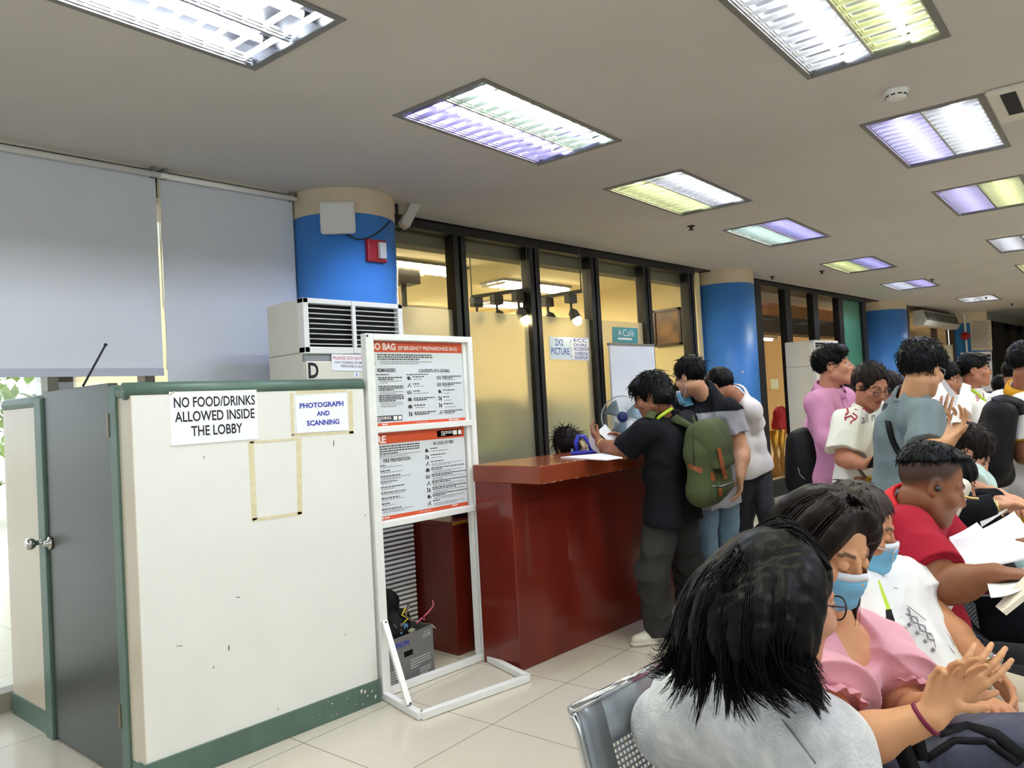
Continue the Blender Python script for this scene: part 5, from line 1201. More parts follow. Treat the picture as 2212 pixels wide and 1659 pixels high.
        o = MB().add(V, F_(2, k)).build('face_mask', m, s.t, smooth=True); md = o.modifiers.new('s', 'SOLIDIFY'); md.thickness = .0015
        b_ = MB().add([v+0*fr.o for v in V], F_(0, 2)).build('mask_band', band, o, smooth=True); md = b_.modifiers.new('s', 'SOLIDIFY'); md.thickness = .002
        lp = MB()
        for x in (-1, 1): lp.tube([fr(x*.064, .05, -.02), fr(x*.08, .015, .01), fr(x*.084, -.02, .02), fr(x*.083, -.03, -.005), fr(x*.078, -.01, -.04), fr(x*.056, .045, -.10)], .0013, 5)
        lp.build('ear_loop', band, o, smooth=True)
def ribbon(pts, w, nrmls, m, name, parent=None, th=.003):
    mb = MB(); vs = []
    for i, p in enumerate(pts):
        t = nrm(np.array(pts[min(i+1, len(pts)-1)])-np.array(pts[max(i-1, 0)])); n = np.array(nrmls[i] if isinstance(nrmls, list) else nrmls, float); s_ = nrm(np.cross(t, n)); vs += [p-s_*w/2, p+s_*w/2]
    mb.add(vs, [(2*i, 2*i+1, 2*i+3, 2*i+2) for i in range(len(pts)-1)]); o = mb.build(name, m, parent, smooth=True)
    md = o.modifiers.new('s', 'SOLIDIFY'); md.thickness = th; md.offset = 0; return o
def smooth_pts(p, k=5):
    p = [np.array(x, float) for x in p]; out = []
    for i in range(len(p)-1):
        a, b, c, d = p[max(i-1, 0)], p[i], p[i+1], p[min(i+2, len(p)-1)]
        for t in np.linspace(0, 1, k, endpoint=False): out.append(.5*((2*b)+(c-a)*t+(2*a-5*b+4*c-d)*t*t+(3*b-a-3*c+d)*t**3))
    return out+[p[-1]]
BLK = cloth('black_cotton', (20, 21, 25)); DKG = cloth('dark_grey_twill', (54, 53, 52)); WHT_ = cloth('white_cotton', (232, 230, 226), noise=.03)
NAVY = cloth('navy_cloth', (30, 34, 58)); m_maskb = mat('mask_blue', (122, 190, 226), .7, noise=.05, nscale=20); m_maskw = mat('mask_white', (232, 238, 246), .7); m_blkpl = mat('black_frame_plastic', (18, 17, 18), .3)
m_sole = mat('shoe_sole_pale', (206, 200, 186), .6); m_shoe = mat('black_shoe', (24, 23, 24), .5)

# --- customer in black at the counter, olive backpack
A = Person('person in black tee and dark slacks leaning on the counter, wearing an olive backpack', dict(hd=(1408, 855, 4.52), nb=(1446, 896, 4.60), pv=(1452, 1075, 4.62), sl=(1394, 930, 4.42), sr=(1480, 912, 4.78), el=(1345, 974, 4.58), wl=(1296, 958, 4.76), er=(1408, 955, 4.9), wr=(1352, 945, 4.9),
    kl=(1408, 1235, 4.52), al=(1428, 1366, 4.6), tl=(1382, 1378, 4.55), kr=(1486, 1215, 4.8), ar=(1496, 1322, 4.95), tr=(1455, 1335, 4.95)), -125, (-112, 16, 0), (150, 100, 74), fat=1.32, arm=1.15, res=.005,
    hands=dict(l=dict(dir=(1276, 930, 4.82), palm=RH, curl=.45), r=dict(dir=(1325, 935, 4.88), palm=-UP, curl=.5)), headsize=1.04, headfat=.006)
A.top(cloth('black_tee', (19, 20, 25)), hem=1.27, sleeve=.78, loose=.02, flare=.015, amp=.006, seed=4)
A.pants(DKG, .02, .03, .009, 5)
A.shoes(mat('cream_sneaker', (216, 210, 190), .5, rgb2=(190, 186, 170), nscale=18), m_sole)
mb = MB()
for pl in ([(1392, 1372), (1410, 1362), (1432, 1366), (1440, 1376), (1428, 1382)], [(1385, 1380), (1404, 1372), (1424, 1374), (1430, 1380)], [(1378, 1372), (1388, 1362), (1396, 1358)], [(1445, 1366), (1450, 1376), (1446, 1386)]): surf_line(A.shoe, pts_line(pl), .004, .002, mb)
hair_short(A.t, A.fr, m_hair, 11, top=.02, nape=-.085, fringe=.055, lumps=[((0, -.05, -.02), (.085, .075, .075)), ((.03, .05, .085), (.06, .05, .04)), ((-.03, .06, .075), (.05, .045, .035)), ((.06, -.02, .0), (.03, .06, .06)), ((-.06, -.02, .0), (.03, .06, .06))], n=800, ln=.05, res=.005, wild=.2)
fr = A.fr; ribbon(smooth_pts([fr(-.058, .035, -.150), fr(-.072, -.01, -.130), fr(-.05, -.066, -.112), fr(0, -.085, -.106), fr(.05, -.066, -.112)]), .018, [nrm(fr.R@np.array(v, float)) for v in [(-1, .5, 0)]*6+[(-1, -.3, 0)]*6+[(-.5, -1, 0)]*6+[(0, -1, 0)]*6], mat('lime_lanyard', (178, 206, 48), .5), 'lanyard', A.t)
q = lerp(A.g['el'], A.g['wl'], .93); d = nrm(A.g['wl']-A.g['el']); MB().lathe([(.028, -.006), (.034, -.005), (.034, .005), (.028, .006)], q, d, 24).build('bracelet', mat('gold_bracelet', (216, 190, 120), .25, .9), A.t, smooth=True)
# backpack: hangs against the back, facing away from the wearer
bk_c = P(1527, 992, 4.50); bo_ = -A.bf; bo_ = nrm(adir(62)); bs_ = np.cross(bo_, UP); bs_ = nrm(bs_); Rb = np.stack([bs_, bo_, UP], 1)
m_ol = cloth('olive_canvas', (74, 82, 52), .8, .12, nscale=22); m_le = mat('tan_leather', (150, 82, 44), .5, noise=.2, nscale=12)
t = thing('backpack', 'olive green canvas backpack with tan leather straps on the person in black', 'backpack', bk_c)
BP = Sdf(); b = lambda x, y, z: bk_c+Rb@np.array([x, y, z])
for z0, z1, w_, dd in ((-.17, .05, .158, .085), (.04, .14, .145, .078)): BP.cone(b(-w_+.01, 0, z0), b(w_-.01, 0, z0), dd, None, .04); BP.cone(b(-w_+.01, 0, z1), b(w_-.01, 0, z1), dd*.95, None, .04); BP.cone(b(0, .01, z0), b(0, .01, z1), dd*1.05, dd, .05); BP.cone(b(-w_, 0, z0), b(-w_, 0, z1), dd*.9, dd*.85, .04); BP.cone(b(w_, 0, z0), b(w_, 0, z1), dd*.9, dd*.85, .04)
BP.cone(b(-.08, .075, -.15), b(.08, .075, -.15), .055, None, .03).cone(b(-.08, .075, -.08), b(.08, .075, -.08), .05, None, .03)
V, Q = BP.mesh(.006, folds(.004, 22, 9)); mesh_obj('body', V, Q, m_ol, t)
FL = Sdf()
FL.cone(b(-.15, .02, .155), b(.15, .02, .155), .080, None, .03).cone(b(-.145, .05, .08), b(.145, .05, .08), .074, None, .05).cone(b(-.13, .075, -.02), b(.13, .075, -.02), .055, None, .05)
FL.plane(b(0, 0, -.04), Rb@np.array([0, 0, -1.])).plane(b(0, -.03, 0), -bo_); V, Q = FL.mesh(.006, folds(.003, 16, 3)); mesh_obj('flap', V, Q, m_ol, t)
U = Sdf(); U.ops = BP.ops+FL.ops[:3]
for qd in ([(1549, 968), (1557, 967), (1568, 1020), (1560, 1024)], [(1580, 960), (1587, 958), (1597, 995), (1590, 998)]): decal(U, qd, 2, 8, .005).build('leather_strap', m_le, t)
for qd in ([(1561, 1015), (1568, 1013), (1572, 1034), (1563, 1036)],): decal(U, qd, 2, 3, .008).build('strap_tip', m_le, t)
for qd in ([(1481, 1000), (1518, 1012), (1517, 1024), (1480, 1008)], [(1480, 1015), (1519, 1032), (1518, 1037), (1480, 1022)], [(1470, 1060), (1512, 1080), (1506, 1091), (1486, 1088)], [(1552, 1054), (1560, 1054), (1561, 1072), (1553, 1072)], [(1536, 1018), (1545, 1024), (1544, 1040), (1535, 1038)]): decal(BP, qd, 6, 4, .004).build('leather_patch', m_le, t)
surf_line(BP, pts_line([(1540, 1050), (1560, 1050), (1586, 1040)]), .003, .004).build('zip', m_alu, t, smooth=True); surf_line(BP, pts_line([(1497, 940), (1498, 970), (1500, 1006)]), .003, .003).build('piping', m_black, t, smooth=True)
st = smooth_pts([*(march(A.S, *c)+nrm(tocam(A.g['sl'])+UP*.9)*o_ for c, o_ in [((1403, 906), .014), ((1414, 896), .03), ((1440, 900), .036), ((1460, 912), .03)] if march(A.S, *c) is not None), b(-.10, -.07, .17)], 4)
ribbon(st, .052, nrm(tocam(A.g['sl'])+UP*.5), m_ol, 'shoulder_strap', t, .008)
ribbon(smooth_pts([P(1478, 905, 4.75), P(1490, 900, 4.72), P(1500, 930, 4.62), b(.06, -.07, .17)], 4), .045, nrm(tocam(bk_c)+UP*.4), m_ol, 'shoulder_strap', t, .008)
# paper in the hands
def sheet(name, label, px4, m, th=.0012, cat='paper', curl=.0, group=None, dsc=1.0):
    c = [P(q[0], q[1], q[2]*dsc) for q in px4]; n = nrm(np.cross(c[1]-c[0], c[3]-c[0])); mb = MB(); k = 8
    for s_ in (0, 1):
        for i in range(k+1):
            u = i/k; o = n*(curl*4*u*(1-u)+th*s_); mb.v += [tuple(lerp(c[0], c[1], u)+o), tuple(lerp(c[3], c[2], u)+o)]
    N = 2*(k+1); mb.f = [(2*i, 2*i+2, 2*i+3, 2*i+1) for i in range(k)]+[(N+2*i, N+2*i+1, N+2*i+3, N+2*i+2) for i in range(k)]+[(2*i, N+2*i, N+2*i+2, 2*i+2) for i in range(k)]+[(2*i+1, 2*i+3, N+2*i+3, N+2*i+1) for i in range(k)]+[(0, 1, N+1, N), (2*k, N+2*k, N+2*k+1, 2*k+1)]
    return tag(mb.build(name, m, smooth=False), label, cat, group)
m_paper = mat('paper_white', (244, 244, 246), .6)
sheet('receipt_sheet', 'small printed white sheet held up by the person in black', [(1290, 932, 4.8), (1308, 916, 4.86), (1331, 948, 4.86), (1320, 958, 4.8)], m_paper)
sheet('paper_sheet', 'white paper leaning under the black sleeved arm on the counter', [(1275, 940, 4.8), (1284, 950, 4.78), (1300, 985, 4.78), (1268, 962, 4.85)], m_paper)

# --- two men behind
B_ = Person('man from behind in black and grey colour block tee, light jeans and chin mask', dict(hd=(1490, 815, 4.85), nb=(1524, 850, 4.92), pv=(1545, 1052, 4.92), sl=(1468, 884, 5.02), sr=(1576, 888, 4.82), er=(1603, 975, 4.80), wr=(1600, 1030, 4.70), el=(1455, 950, 5.1), wl=(1440, 950, 5.3)), -152, (-140, 14, 0), (206, 156, 124), res=.0055, dsc=1.03,
    hands=dict(r=dict(dir=-UP+adir(-150)*.15, palm=adir(-90), curl=.4)), arm=1.1)
B_.top(cloth('grey_marl', (158, 158, 164)), gi=.014, hem=1.2, sleeve=.55, amp=.007, seed=7)
yk = Sdf(); yk.ops = list(B_.S.ops)
V, Q = B_.S.mesh(.006, lambda p, f=folds(.0119, 24, 7): f(p)-.003)
cut_o = lerp(B_.g['nb'], B_.g['pv'], .19); cen = V[Q].mean(1); hh = (cen-cut_o)@B_.sp; armd = np.minimum(*[np.linalg.norm(cen-B_.g[c], axis=1) for c in ('er', 'el')])
keep = (hh > 0.0) | (np.abs((cen-cut_o)@B_.br) > .165)
mesh_obj('black_yoke', V, Q[keep], cloth('black_tee'), B_.shirt)
B_.pants(cloth('light_denim', (118, 142, 164), .85, .15, nscale=20), .012, .012, .006, 8); B_.shoes(m_shoe, m_sole)
hair_short(B_.t, B_.fr, m_hair, 21, top=.02, nape=-.05, fringe=.06, lumps=[((0, -.02, .075), (.075, .085, .06))], n=420, ln=.035)
B_.mask(m_maskb, m_maskw); 
for o in B_.t.children:
    if o.name.startswith('face_mask'): o.matrix_parent_inverse = o.matrix_parent_inverse @ Matrix.Translation(Vector(tuple(-UP*.055)))
C_ = Person('man from behind in plain white tee and charcoal jeans by the second blue column', dict(hd=(1556, 836, 5.3), nb=(1592, 854, 5.40), pv=(1619, 1000, 5.48), sl=(1560, 890, 5.58), sr=(1622, 884, 5.32), er=(1632, 945, 5.5), wr=(1600, 955, 5.7), el=(1550, 950, 5.75), wl=(1540, 960, 5.9), kr=(1655, 1100, 5.42), ar=(1672, 1215, 5.5), kl=(1612, 1100, 5.55), al=(1606, 1225, 5.6)), -148, (-140, 32, 0), (170, 116, 88), res=.006, fat=.92)
C_.top(cloth('white_tee', (226, 222, 220), noise=.03), hem=1.14, sleeve=.55, amp=.003, seed=9); C_.pants(cloth('charcoal_jeans', (58, 59, 64)), .008, .0, .005, 3); C_.shoes(m_shoe, m_sole)
hair_short(C_.t, C_.fr, m_hair, 22, top=.014, nape=-.05, n=260, ln=.02)

def standing(label, hd, az, head, top, bot, hair=m_hair, seed=1, skin=(178, 122, 92), res=.0065, J=None, topk={}, hairk={}, pk={}, **k):
    p = Person(label, dict(hd=hd, **(J or {})), az, head, skin, res=res, **k); p.top(top, seed=seed, res=.0075, **topk); p.pants(bot, seed=seed+1, res=.009, **pk); p.shoes(m_shoe, m_shoe)
    if hair is not None: hair_short(p.t, p.fr, hair, seed+40, **dict(dict(n=220, res=.005), **hairk))
    return p
E_ = standing('dark haired person in black almost hidden between the first two customers at the counter', (1478, 852, 6.4), -150, (-130, 10, 0), BLK, DKG, seed=31, legs=True)
# clerk behind the counter
D_ = Person('seated clerk with curly dark hair behind the counter', dict(hd=(1224, 968, 5.45)), -170, (-150, 20, 0), res=.008, seat=True); D_.top(BLK, seed=3, res=.01, hem=1.1); D_.pants(NAVY, res=.01); D_.shoes(m_shoe)
hair_short(D_.t, D_.fr, m_hairb, 51, top=.03, nape=-.08, lumps=[((0, -.06, .02), (.09, .07, .08))], n=600, ln=.03, wild=1.2)

# --- man in pink, woman in glasses
F_ = Person('man in pink long sleeved shirt and navy trousers standing by the grey air conditioner', dict(hd=(1800, 790, 4.40), nb=(1790, 850, 4.45), pv=(1790, 1010, 4.45), sr=(1769, 872, 4.28), er=(1793, 948, 4.18), wr=(1838, 945, 4.2), sl=(1822, 862, 4.62), el=(1765, 915, 4.75), wl=(1756, 940, 4.62)), 62, (62, -6, 0), (186, 130, 104), res=.005, hands=dict(l=dict(dir=-UP, palm=adir(90), curl=.7)), headsize=.96)
PNK = cloth('pink_shirt', (200, 138, 174), .8, .05); F_.top(PNK, hem=1.2, sleeve=.95, long=True, amp=.006, seed=12, crew=False, neck=.070, gi=.014, neckcut=lambda D: D.cone(F_.g['nb']+F_.bf*.06, F_.g['nb']+F_.bf*.14-UP*.10, .035, .012, .01, '-')); F_.collar(PNK, open_=.9)
surf_line(F_.S, pts_line([(1817, 862), (1826, 885), (1829, 905)]), .0016, .002).build('placket', cloth('pink_seam', (150, 96, 134)), F_.t, smooth=True)
F_.pants(NAVY, .01); F_.shoes(m_shoe, m_shoe)
hair_short(F_.t, F_.fr, m_hair, 61, top=.014, nape=-.052, fringe=.068, lumps=[((.01, .035, .092), (.062, .055, .032)), ((.03, .06, .078), (.045, .035, .022))], n=420, ln=.04, sweep=.3, wild=.2)
q = P(1740, 1000, 4.45); D = Sdf(); D.ell(q, (.13, .10, .20), k=.02).cone(q+UP*.1, q-UP*.1, .1, .12, .04); V, Q = D.mesh(.008, folds(.008, 18, 4)); t = thing('shoulder_bag', 'black nylon bag hanging behind the man in pink', 'bag', q); mesh_obj('body', V, Q, m_bk, t)
MB().tube([q+UP*.19-RH*.04, F_.g['wl']-UP*.05, q+UP*.19+RH*.06], .008, 8).build('strap', m_bk, t, smooth=True)
surf_line(D, pts_line([(1724, 1010), (1728, 1025), (1738, 1035)]), .002, .003).build('pale_cord', m_alu, t)
G_ = Person('woman in round glasses and oversized white printed tee looking down at a phone', dict(hd=(1882, 832, 4.05), nb=(1878, 893, 4.12), pv=(1878, 1030, 4.15), sr=(1833, 912, 4.08), er=(1822, 990, 4.02), wr=(1868, 1003, 3.88), sl=(1932, 908, 4.22), el=(1946, 990, 4.1), wl=(1918, 992, 3.92)), 20, (16, 26, 0), (176, 118, 92), res=.005, fem=True, fat=1.12, hands=dict(r=dict(dir=(1892, 985, 3.84), palm=adir(50), curl=.5), l=dict(dir=(1900, 985, 3.85), palm=adir(-50), curl=.5)), lip=(150, 70, 70), eyes=False, headsize=.91)
G_.top(cloth('ivory_tee', (232, 229, 222), noise=.03), hem=1.16, sleeve=.82, loose=.022, flare=.018, gi=.014, amp=.007, seed=14, neck=.068); G_.pants(BLK, .01); G_.shoes(m_shoe, m_shoe)
mr = mat('red_print', (172, 44, 66), .7); mb = MB()
for pl in ([(1826, 897), (1832, 890), (1830, 882)], [(1828, 902), (1838, 898), (1846, 906), (1838, 912)], [(1846, 884), (1856, 888), (1866, 882), (1873, 884)], [(1838, 912), (1836, 920), (1843, 926), (1846, 934), (1852, 932)], [(1842, 892), (1852, 900), (1846, 908)], [(1826, 900), (1826, 908)]): surf_line(G_.S, pts_line(pl), .0045, .0, mb)
mb.build('red_floral_print', mr, G_.shirt); mb = MB(); decal_text(G_.S, 'all my', [(1861, 896), (1903, 886), (1904, 912), (1862, 922)], .004, -.006, mb); decal_text(G_.S, 'love', [(1895, 905), (1925, 900), (1925, 918), (1895, 922)], .004, -.006, mb) if False else None; mb.build('black_script', m_ink, G_.shirt)
hair_short(G_.t, G_.fr, m_hairb, 62, top=.012, nape=-.075, fringe=.092, lumps=[((0, -.07, .01), (.075, .06, .08)), ((.068, .0, -.03), (.02, .035, .07)), ((-.068, .0, -.03), (.02, .035, .07))], n=500, ln=.04, wild=.06, back=True); G_.glasses(m_blkpl, .026, -.004)
t = thing('mobile_phone', 'black phone held by the woman in round glasses', 'phone', P(1900, 984, 3.8)); c = P(1900, 985, 3.80); v = nrm(adir(20)*.6+UP*.8); MB().obox(c-RH*.036-v*.07, RH*.072, v*.14, nrm(np.cross(RH, v))*.009).build('body', m_blkpl, t, bevel=.003)
ribbon(smooth_pts([P(1852, 1008, 3.98), P(1862, 1022, 3.94), P(1873, 1040, 3.92), P(1880, 1060, 3.95)]), .02, adir(10), mat('brown_strap', (112, 78, 48), .5), 'bag_strap', G_.t)
q = P(1888, 1058, 3.98); t = thing('handbag', 'small brown leather handbag below the woman in round glasses', 'bag', q); MB().box((-.09, -.04, -.07), (.09, .04, .07), Matrix.Rotation(YAW-1.57, 3, 'Z'), q).build('body', m_le, t, bevel=.012); MB().lathe([(.012, 0), (.018, .002), (.018, .006), (.012, .008)], P(1877, 1036, 3.92), adir(0), 14).build('buckle', mat('gold_strip'), t)
H_ = standing('brown haired woman mostly hidden between the man in pink and the woman in glasses', (1846, 838, 5.2), 120, (120, 10, 0), BLK, DKG, m_hairb, 33, fem=True, hairk=dict(lumps=[((0, -.06, -.03), (.08, .06, .09))]))
I_ = standing('woman with dark hair and glasses peeking behind the woman in white tee', (1920, 845, 4.95), 40, (40, 12, 0), BLK, DKG, m_hairb, 35, fem=True, hairk=dict(lumps=[((.05, -.03, -.03), (.04, .06, .09)), ((-.05, -.03, -.03), (.04, .06, .09))])); I_.glasses(m_blkpl)

# --- young man in grey tee reading papers
J_ = Person('young man in slate grey tee with black cross strap, from behind, holding white papers', dict(hd=(1991, 798, 3.38), nb=(1964, 870, 3.42), pv=(1966, 1055, 3.42), sr=(1998, 898, 3.24), er=(2004, 978, 3.12), wr=(2046, 958, 3.02), sl=(1942, 886, 3.60), el=(2000, 960, 3.62), wl=(2026, 928, 3.42)), 118, (122, 12, 0), (196, 146, 108), res=.0042, fat=.92, dsc=1.06, hands=dict(r=dict(dir=(2066, 920, 3.02), palm=adir(-70), curl=.45), l=dict(dir=(2034, 890, 3.40), palm=adir(150), curl=.35)))
J_.top(cloth('slate_tee', (112, 124, 130), .85, .05), hem=1.2, sleeve=.84, loose=.016, amp=.007, seed=17, res=.0055); J_.pants(DKG, .01); J_.shoes(m_shoe, m_sole)
hair_short(J_.t, J_.fr, m_hair, 63, top=.028, nape=-.04, fringe=.06, lumps=[((.0, .02, .10), (.075, .075, .045)), ((.02, .085, .075), (.05, .035, .035)), ((.07, .02, .055), (.02, .06, .04)), ((-.07, .02, .055), (.02, .06, .04))], n=700, ln=.035, wild=.2); J_.glasses(m_alu, .024)
ss = [march(J_.S, *c) for c in [(1916, 872), (1913, 885), (1918, 910), (1926, 945), (1938, 972), (1952, 990)]]; ss = [p+tocam(p)*.006 for p in ss if p is not None]; ribbon(smooth_pts(ss, 4), .026, tocam(J_.g['nb']), m_bk, 'cross_strap', J_.t, .004)
sheet('paper_sheet', 'large white sheet tilted up by the young man in grey', [(1990, 850, 3.5), (2030, 822, 3.55), (2067, 880, 3.42), (2040, 906, 3.36)], m_paper, curl=.01, dsc=1.06)
sheet('clear_folder', 'clear plastic folder behind the tilted white sheet', [(2022, 826, 3.62), (2032, 810, 3.62), (2082, 872, 3.5), (2070, 886, 3.5)], mat('clear_plastic', (214, 216, 222), .15, alpha=.45), cat='folder', dsc=1.06)
sheet('paper_sheet', 'curved white folded papers held upright in the right hand of the young man in grey', [(2082, 828, 3.12), (2096, 832, 3.02), (2074, 912, 3.0), (2054, 920, 3.02)], m_paper, th=.004, curl=-.015, dsc=1.06)
K_ = Person('man in white jersey with red letters and a lime lanyard, facing right', dict(hd=(2104, 800, 5.7), nb=(2098, 848, 5.75), sr=(2076, 872, 5.6), er=(2072, 915, 5.5), wr=(2110, 925, 5.4), sl=(2132, 868, 5.9), el=(2140, 920, 5.8), wl=(2128, 930, 5.6)), 58, (64, -2, 0), (176, 118, 92), res=.006, fat=1.12, headsize=1.0)
K_.top(cloth('white_jersey', (236, 235, 232), noise=.02), sleeve=.6, seed=19, fr=22); K_.pants(BLK); K_.shoes(m_shoe)
mb = MB(); decal_text(K_.S, 'B', [(2107, 855), (2114, 852), (2117, 864), (2110, 867)], .006, .0, mb); decal_text(K_.S, 'U', [(2118, 851), (2124, 849), (2128, 862), (2121, 864)], .006, .0, mb); mb.build('red_lettering', mat('red_print'), K_.shirt)
ss = [march(K_.S, *c) for c in [(2084, 826), (2090, 833), (2100, 842), (2112, 852), (2122, 862), (2133, 868)]]; ss = [p+tocam(p)*.008 for p in ss if p is not None]; ribbon(smooth_pts(ss, 3), .022, tocam(K_.g['nb']), mat('lime_lanyard'), 'lanyard', K_.t)
hair_short(K_.t, K_.fr, m_hair, 64, top=.016, nape=-.045, lumps=[((0, .04, .09), (.06, .05, .03))], n=260, ln=.025)
L_p = standing('dark haired person behind the tilted papers', (2046, 818, 5.7), 30, (30, 15, 0), BLK, DKG, m_hair, 37)
M_p = standing('man in navy tee with cropped hair turned away at the far right', (2188, 808, 6.9), 130, (125, 5, 0), NAVY, DKG, m_hair, 39, hairk=dict(top=.006, n=160, ln=.01), skin=(150, 100, 76))
X_p = standing('dark haired person far behind the man in white jersey', (2165, 838, 7.6), 120, (120, 8, 0), BLK, NAVY, m_hair, 45)
N_ = Person('man in white and yellow tee at the right edge, carrying a large black backpack', dict(hd=(2222, 786, 4.25), nb=(2214, 850, 4.3), pv=(2212, 1050, 4.3), sr=(2204, 888, 4.1), er=(2212, 985, 4.05), wr=(2250, 985, 3.95)), 92, (98, 2, 0), (150, 98, 74), res=.006, fat=1.1)
N_.top(cloth('white_tee'), sleeve=.66, seed=23, hem=1.1, crew=False); YELc = cloth('mustard_cloth', (216, 156, 40)); N_.collar(YELc, open_=.5, R=.08, w=.06); N_.pants(YELc, .012); N_.shoes(m_shoe)
q = lerp(N_.g['sr'], N_.g['er'], .64); MB().lathe([(.068, -.02), (.078, -.018), (.08, .012), (.07, .014)], q, nrm(N_.g['er']-N_.g['sr']), 24).build('yellow_cuff', YELc, N_.shirt, smooth=True)
hair_short(N_.t, N_.fr, m_hair, 65, top=.012, nape=-.03, n=260, ln=.02)
MB().tube([N_.fr(.082, .0, -.01), N_.fr(.083, .015, -.04), N_.fr(.07, .03, -.10), N_.fr(.05, .05, -.2)], .0015, 5).build('earphone_wire', m_white, N_.t)
q = P(2140, 962, 4.12); t = thing('backpack', 'large black backpack worn by the man at the right edge', 'backpack', q); D = Sdf(); b = lambda x, y, z: P(2168, 880, 4.0)
D.cone(P(2160, 895, 4.14), P(2138, 1000, 4.16), .085, .105, .04).cone(P(2160, 895, 4.02), P(2140, 1000, 4.04), .08, .10, .04).cone(P(2124, 960, 4.1), P(2122, 1030, 4.12), .06, .07, .05).cone(P(2160, 1025, 4.1), P(2122, 1028, 4.1), .07, .075, .04)
V, Q = D.mesh(.008, folds(.006, 16, 6)); mesh_obj('body', V, Q, m_bk, t)
ribbon(smooth_pts([P(2150, 868, 4.0), P(2172, 862, 4.0), P(2200, 872, 4.0), P(2212, 895, 3.98)]), .06, nrm(UP+tocam(q)), m_bk, 'shoulder_strap', t, .012)
p_ = march(D, 2150, 952); MB().bar(p_, p_+np.array([0.01, 0, -.06]), .012, .008).bar(p_+RH*.012, p_+RH*.018-UP*.05, .008, .006).build('zip_pull', m_alu, t)
# ------------------------------------------------------------------ waiting bench (one row, two units)
m_steel = mat('bench_steel', (158, 164, 172), .32, .55, noise=.05, nscale=6); m_chr = mat('bench_chrome', (206, 208, 212), .15, 1.0)
def bench(lab, x0, n, pitch=.53, y0=1.05, grp='waiting benches'):
    t = thing('waiting_bench', lab, 'bench', (x0+n*pitch/2, .7, 0), grp)
    prof = [(y0, .815), (y0-.012, .79), (y0-.035, .70), (y0-.075, .58), (y0-.13, .475), (y0-.19, .435), (y0-.30, .425), (y0-.55, .445), (y0-.60, .43), (y0-.62, .40)]
    pr = smooth_pts([np.array([0, y, z]) for y, z in prof], 4)
    for i in range(n):
        xa, xb = x0+i*pitch+.012, x0+(i+1)*pitch-.012
        mb = MB(); w = .09
        for a, b_ in ((xa, xa+w), (xb-w, xb)): mb.v += []; base = len(mb.v); mb.v += [tuple(p+[x, 0, 0]) for p in pr for x in (a, b_)]; mb.f += [(base+2*k, base+2*k+1, base+2*k+3, base+2*k+2) for k in range(len(pr)-1)]
        def strip(k0, k1, a, b_): base = len(mb.v); mb.v += [tuple(p+[x, 0, 0]) for p in pr[k0:k1+1] for x in (a, b_)]; mb.f += [(base+2*k, base+2*k+1, base+2*k+3, base+2*k+2) for k in range(k1-k0)]
        strip(0, 7, xa+w, xb-w); strip(17, 22, xa+w, xb-w); strip(32, len(pr)-1, xa+w, xb-w)
        o = mb.build('seat_shell', m_steel, t, smooth=True); md = o.modifiers.new('s', 'SOLIDIFY'); md.thickness = .003
        lat = MB()          # punched grid zones as real open lattice
        for k0, k1 in ((7, 17), (22, 32)):
            seg = [pr[k] for k in range(k0, k1+1)]; P_ = resample(seg, 25)
            for k in range(25): lat.bar(P_[k]+[xa+w, 0, 0], P_[k]+[xb-w, 0, 0], .0045, .003, nrm(np.cross((1, 0, 0), P_[min(k+1, 24)]-P_[max(k-1, 0)])))
            nx = int((xb-xa-2*w)/.0135)
            for q_ in range(nx+1):
                x = xa+w+(xb-xa-2*w)*q_/nx
                for k in range(0, 24, 4): lat.bar(P_[k]+[x, 0, 0], P_[min(k+4, 24)]+[x, 0, 0], .005, .0028, (1, 0, 0))
        lat.build('perforated_panel', m_steel, t)
        e = MB().tube([np.array([xa, y0+.004, .818]), np.array([xb, y0+.004, .818])], .011, 10); e.build('top_roll', m_chr, t, smooth=True)
        for x in (xa, xb): MB().tube([p+[x, 0, -.004] for p in pr], .010, 8).build('edge_tube', m_chr, t, smooth=True)
    X1 = x0+n*pitch
    MB().box((x0, y0-.36, .355), (X1, y0-.30, .405)).build('beam', m_black, t, bevel=.004)
    for x in ((x0+.3, X1-.3)):
        MB().bar((x, y0-.33, .36), (x, y0-.33, .04), .05, .05).build('leg', m_chr, t); MB().bar((x, y0-.62, .025), (x, y0+.02, .025), .05, .04).build('foot', m_chr, t, bevel=.006)
    for x in (x0-.02, X1+.02): MB().tube(smooth_pts([np.array([x, y0-.06, .62]), np.array([x, y0-.30, .645]), np.array([x, y0-.50, .635]), np.array([x, y0-.56, .58]), np.array([x, y0-.50, .47]), np.array([x, y0-.33, .39])], 5), .014, 10, flat=1.6).build('armrest', m_chr, t, smooth=True)
    return t
bench('perforated grey steel waiting bench in the foreground, left end seat back showing', 1.24, 4)
bench('second steel waiting bench beyond the man in red, its chrome armrest showing', 3.42, 2, y0=.95)

SK1, SK2, SK3 = (206, 150, 120), (190, 132, 96), (134, 86, 58)
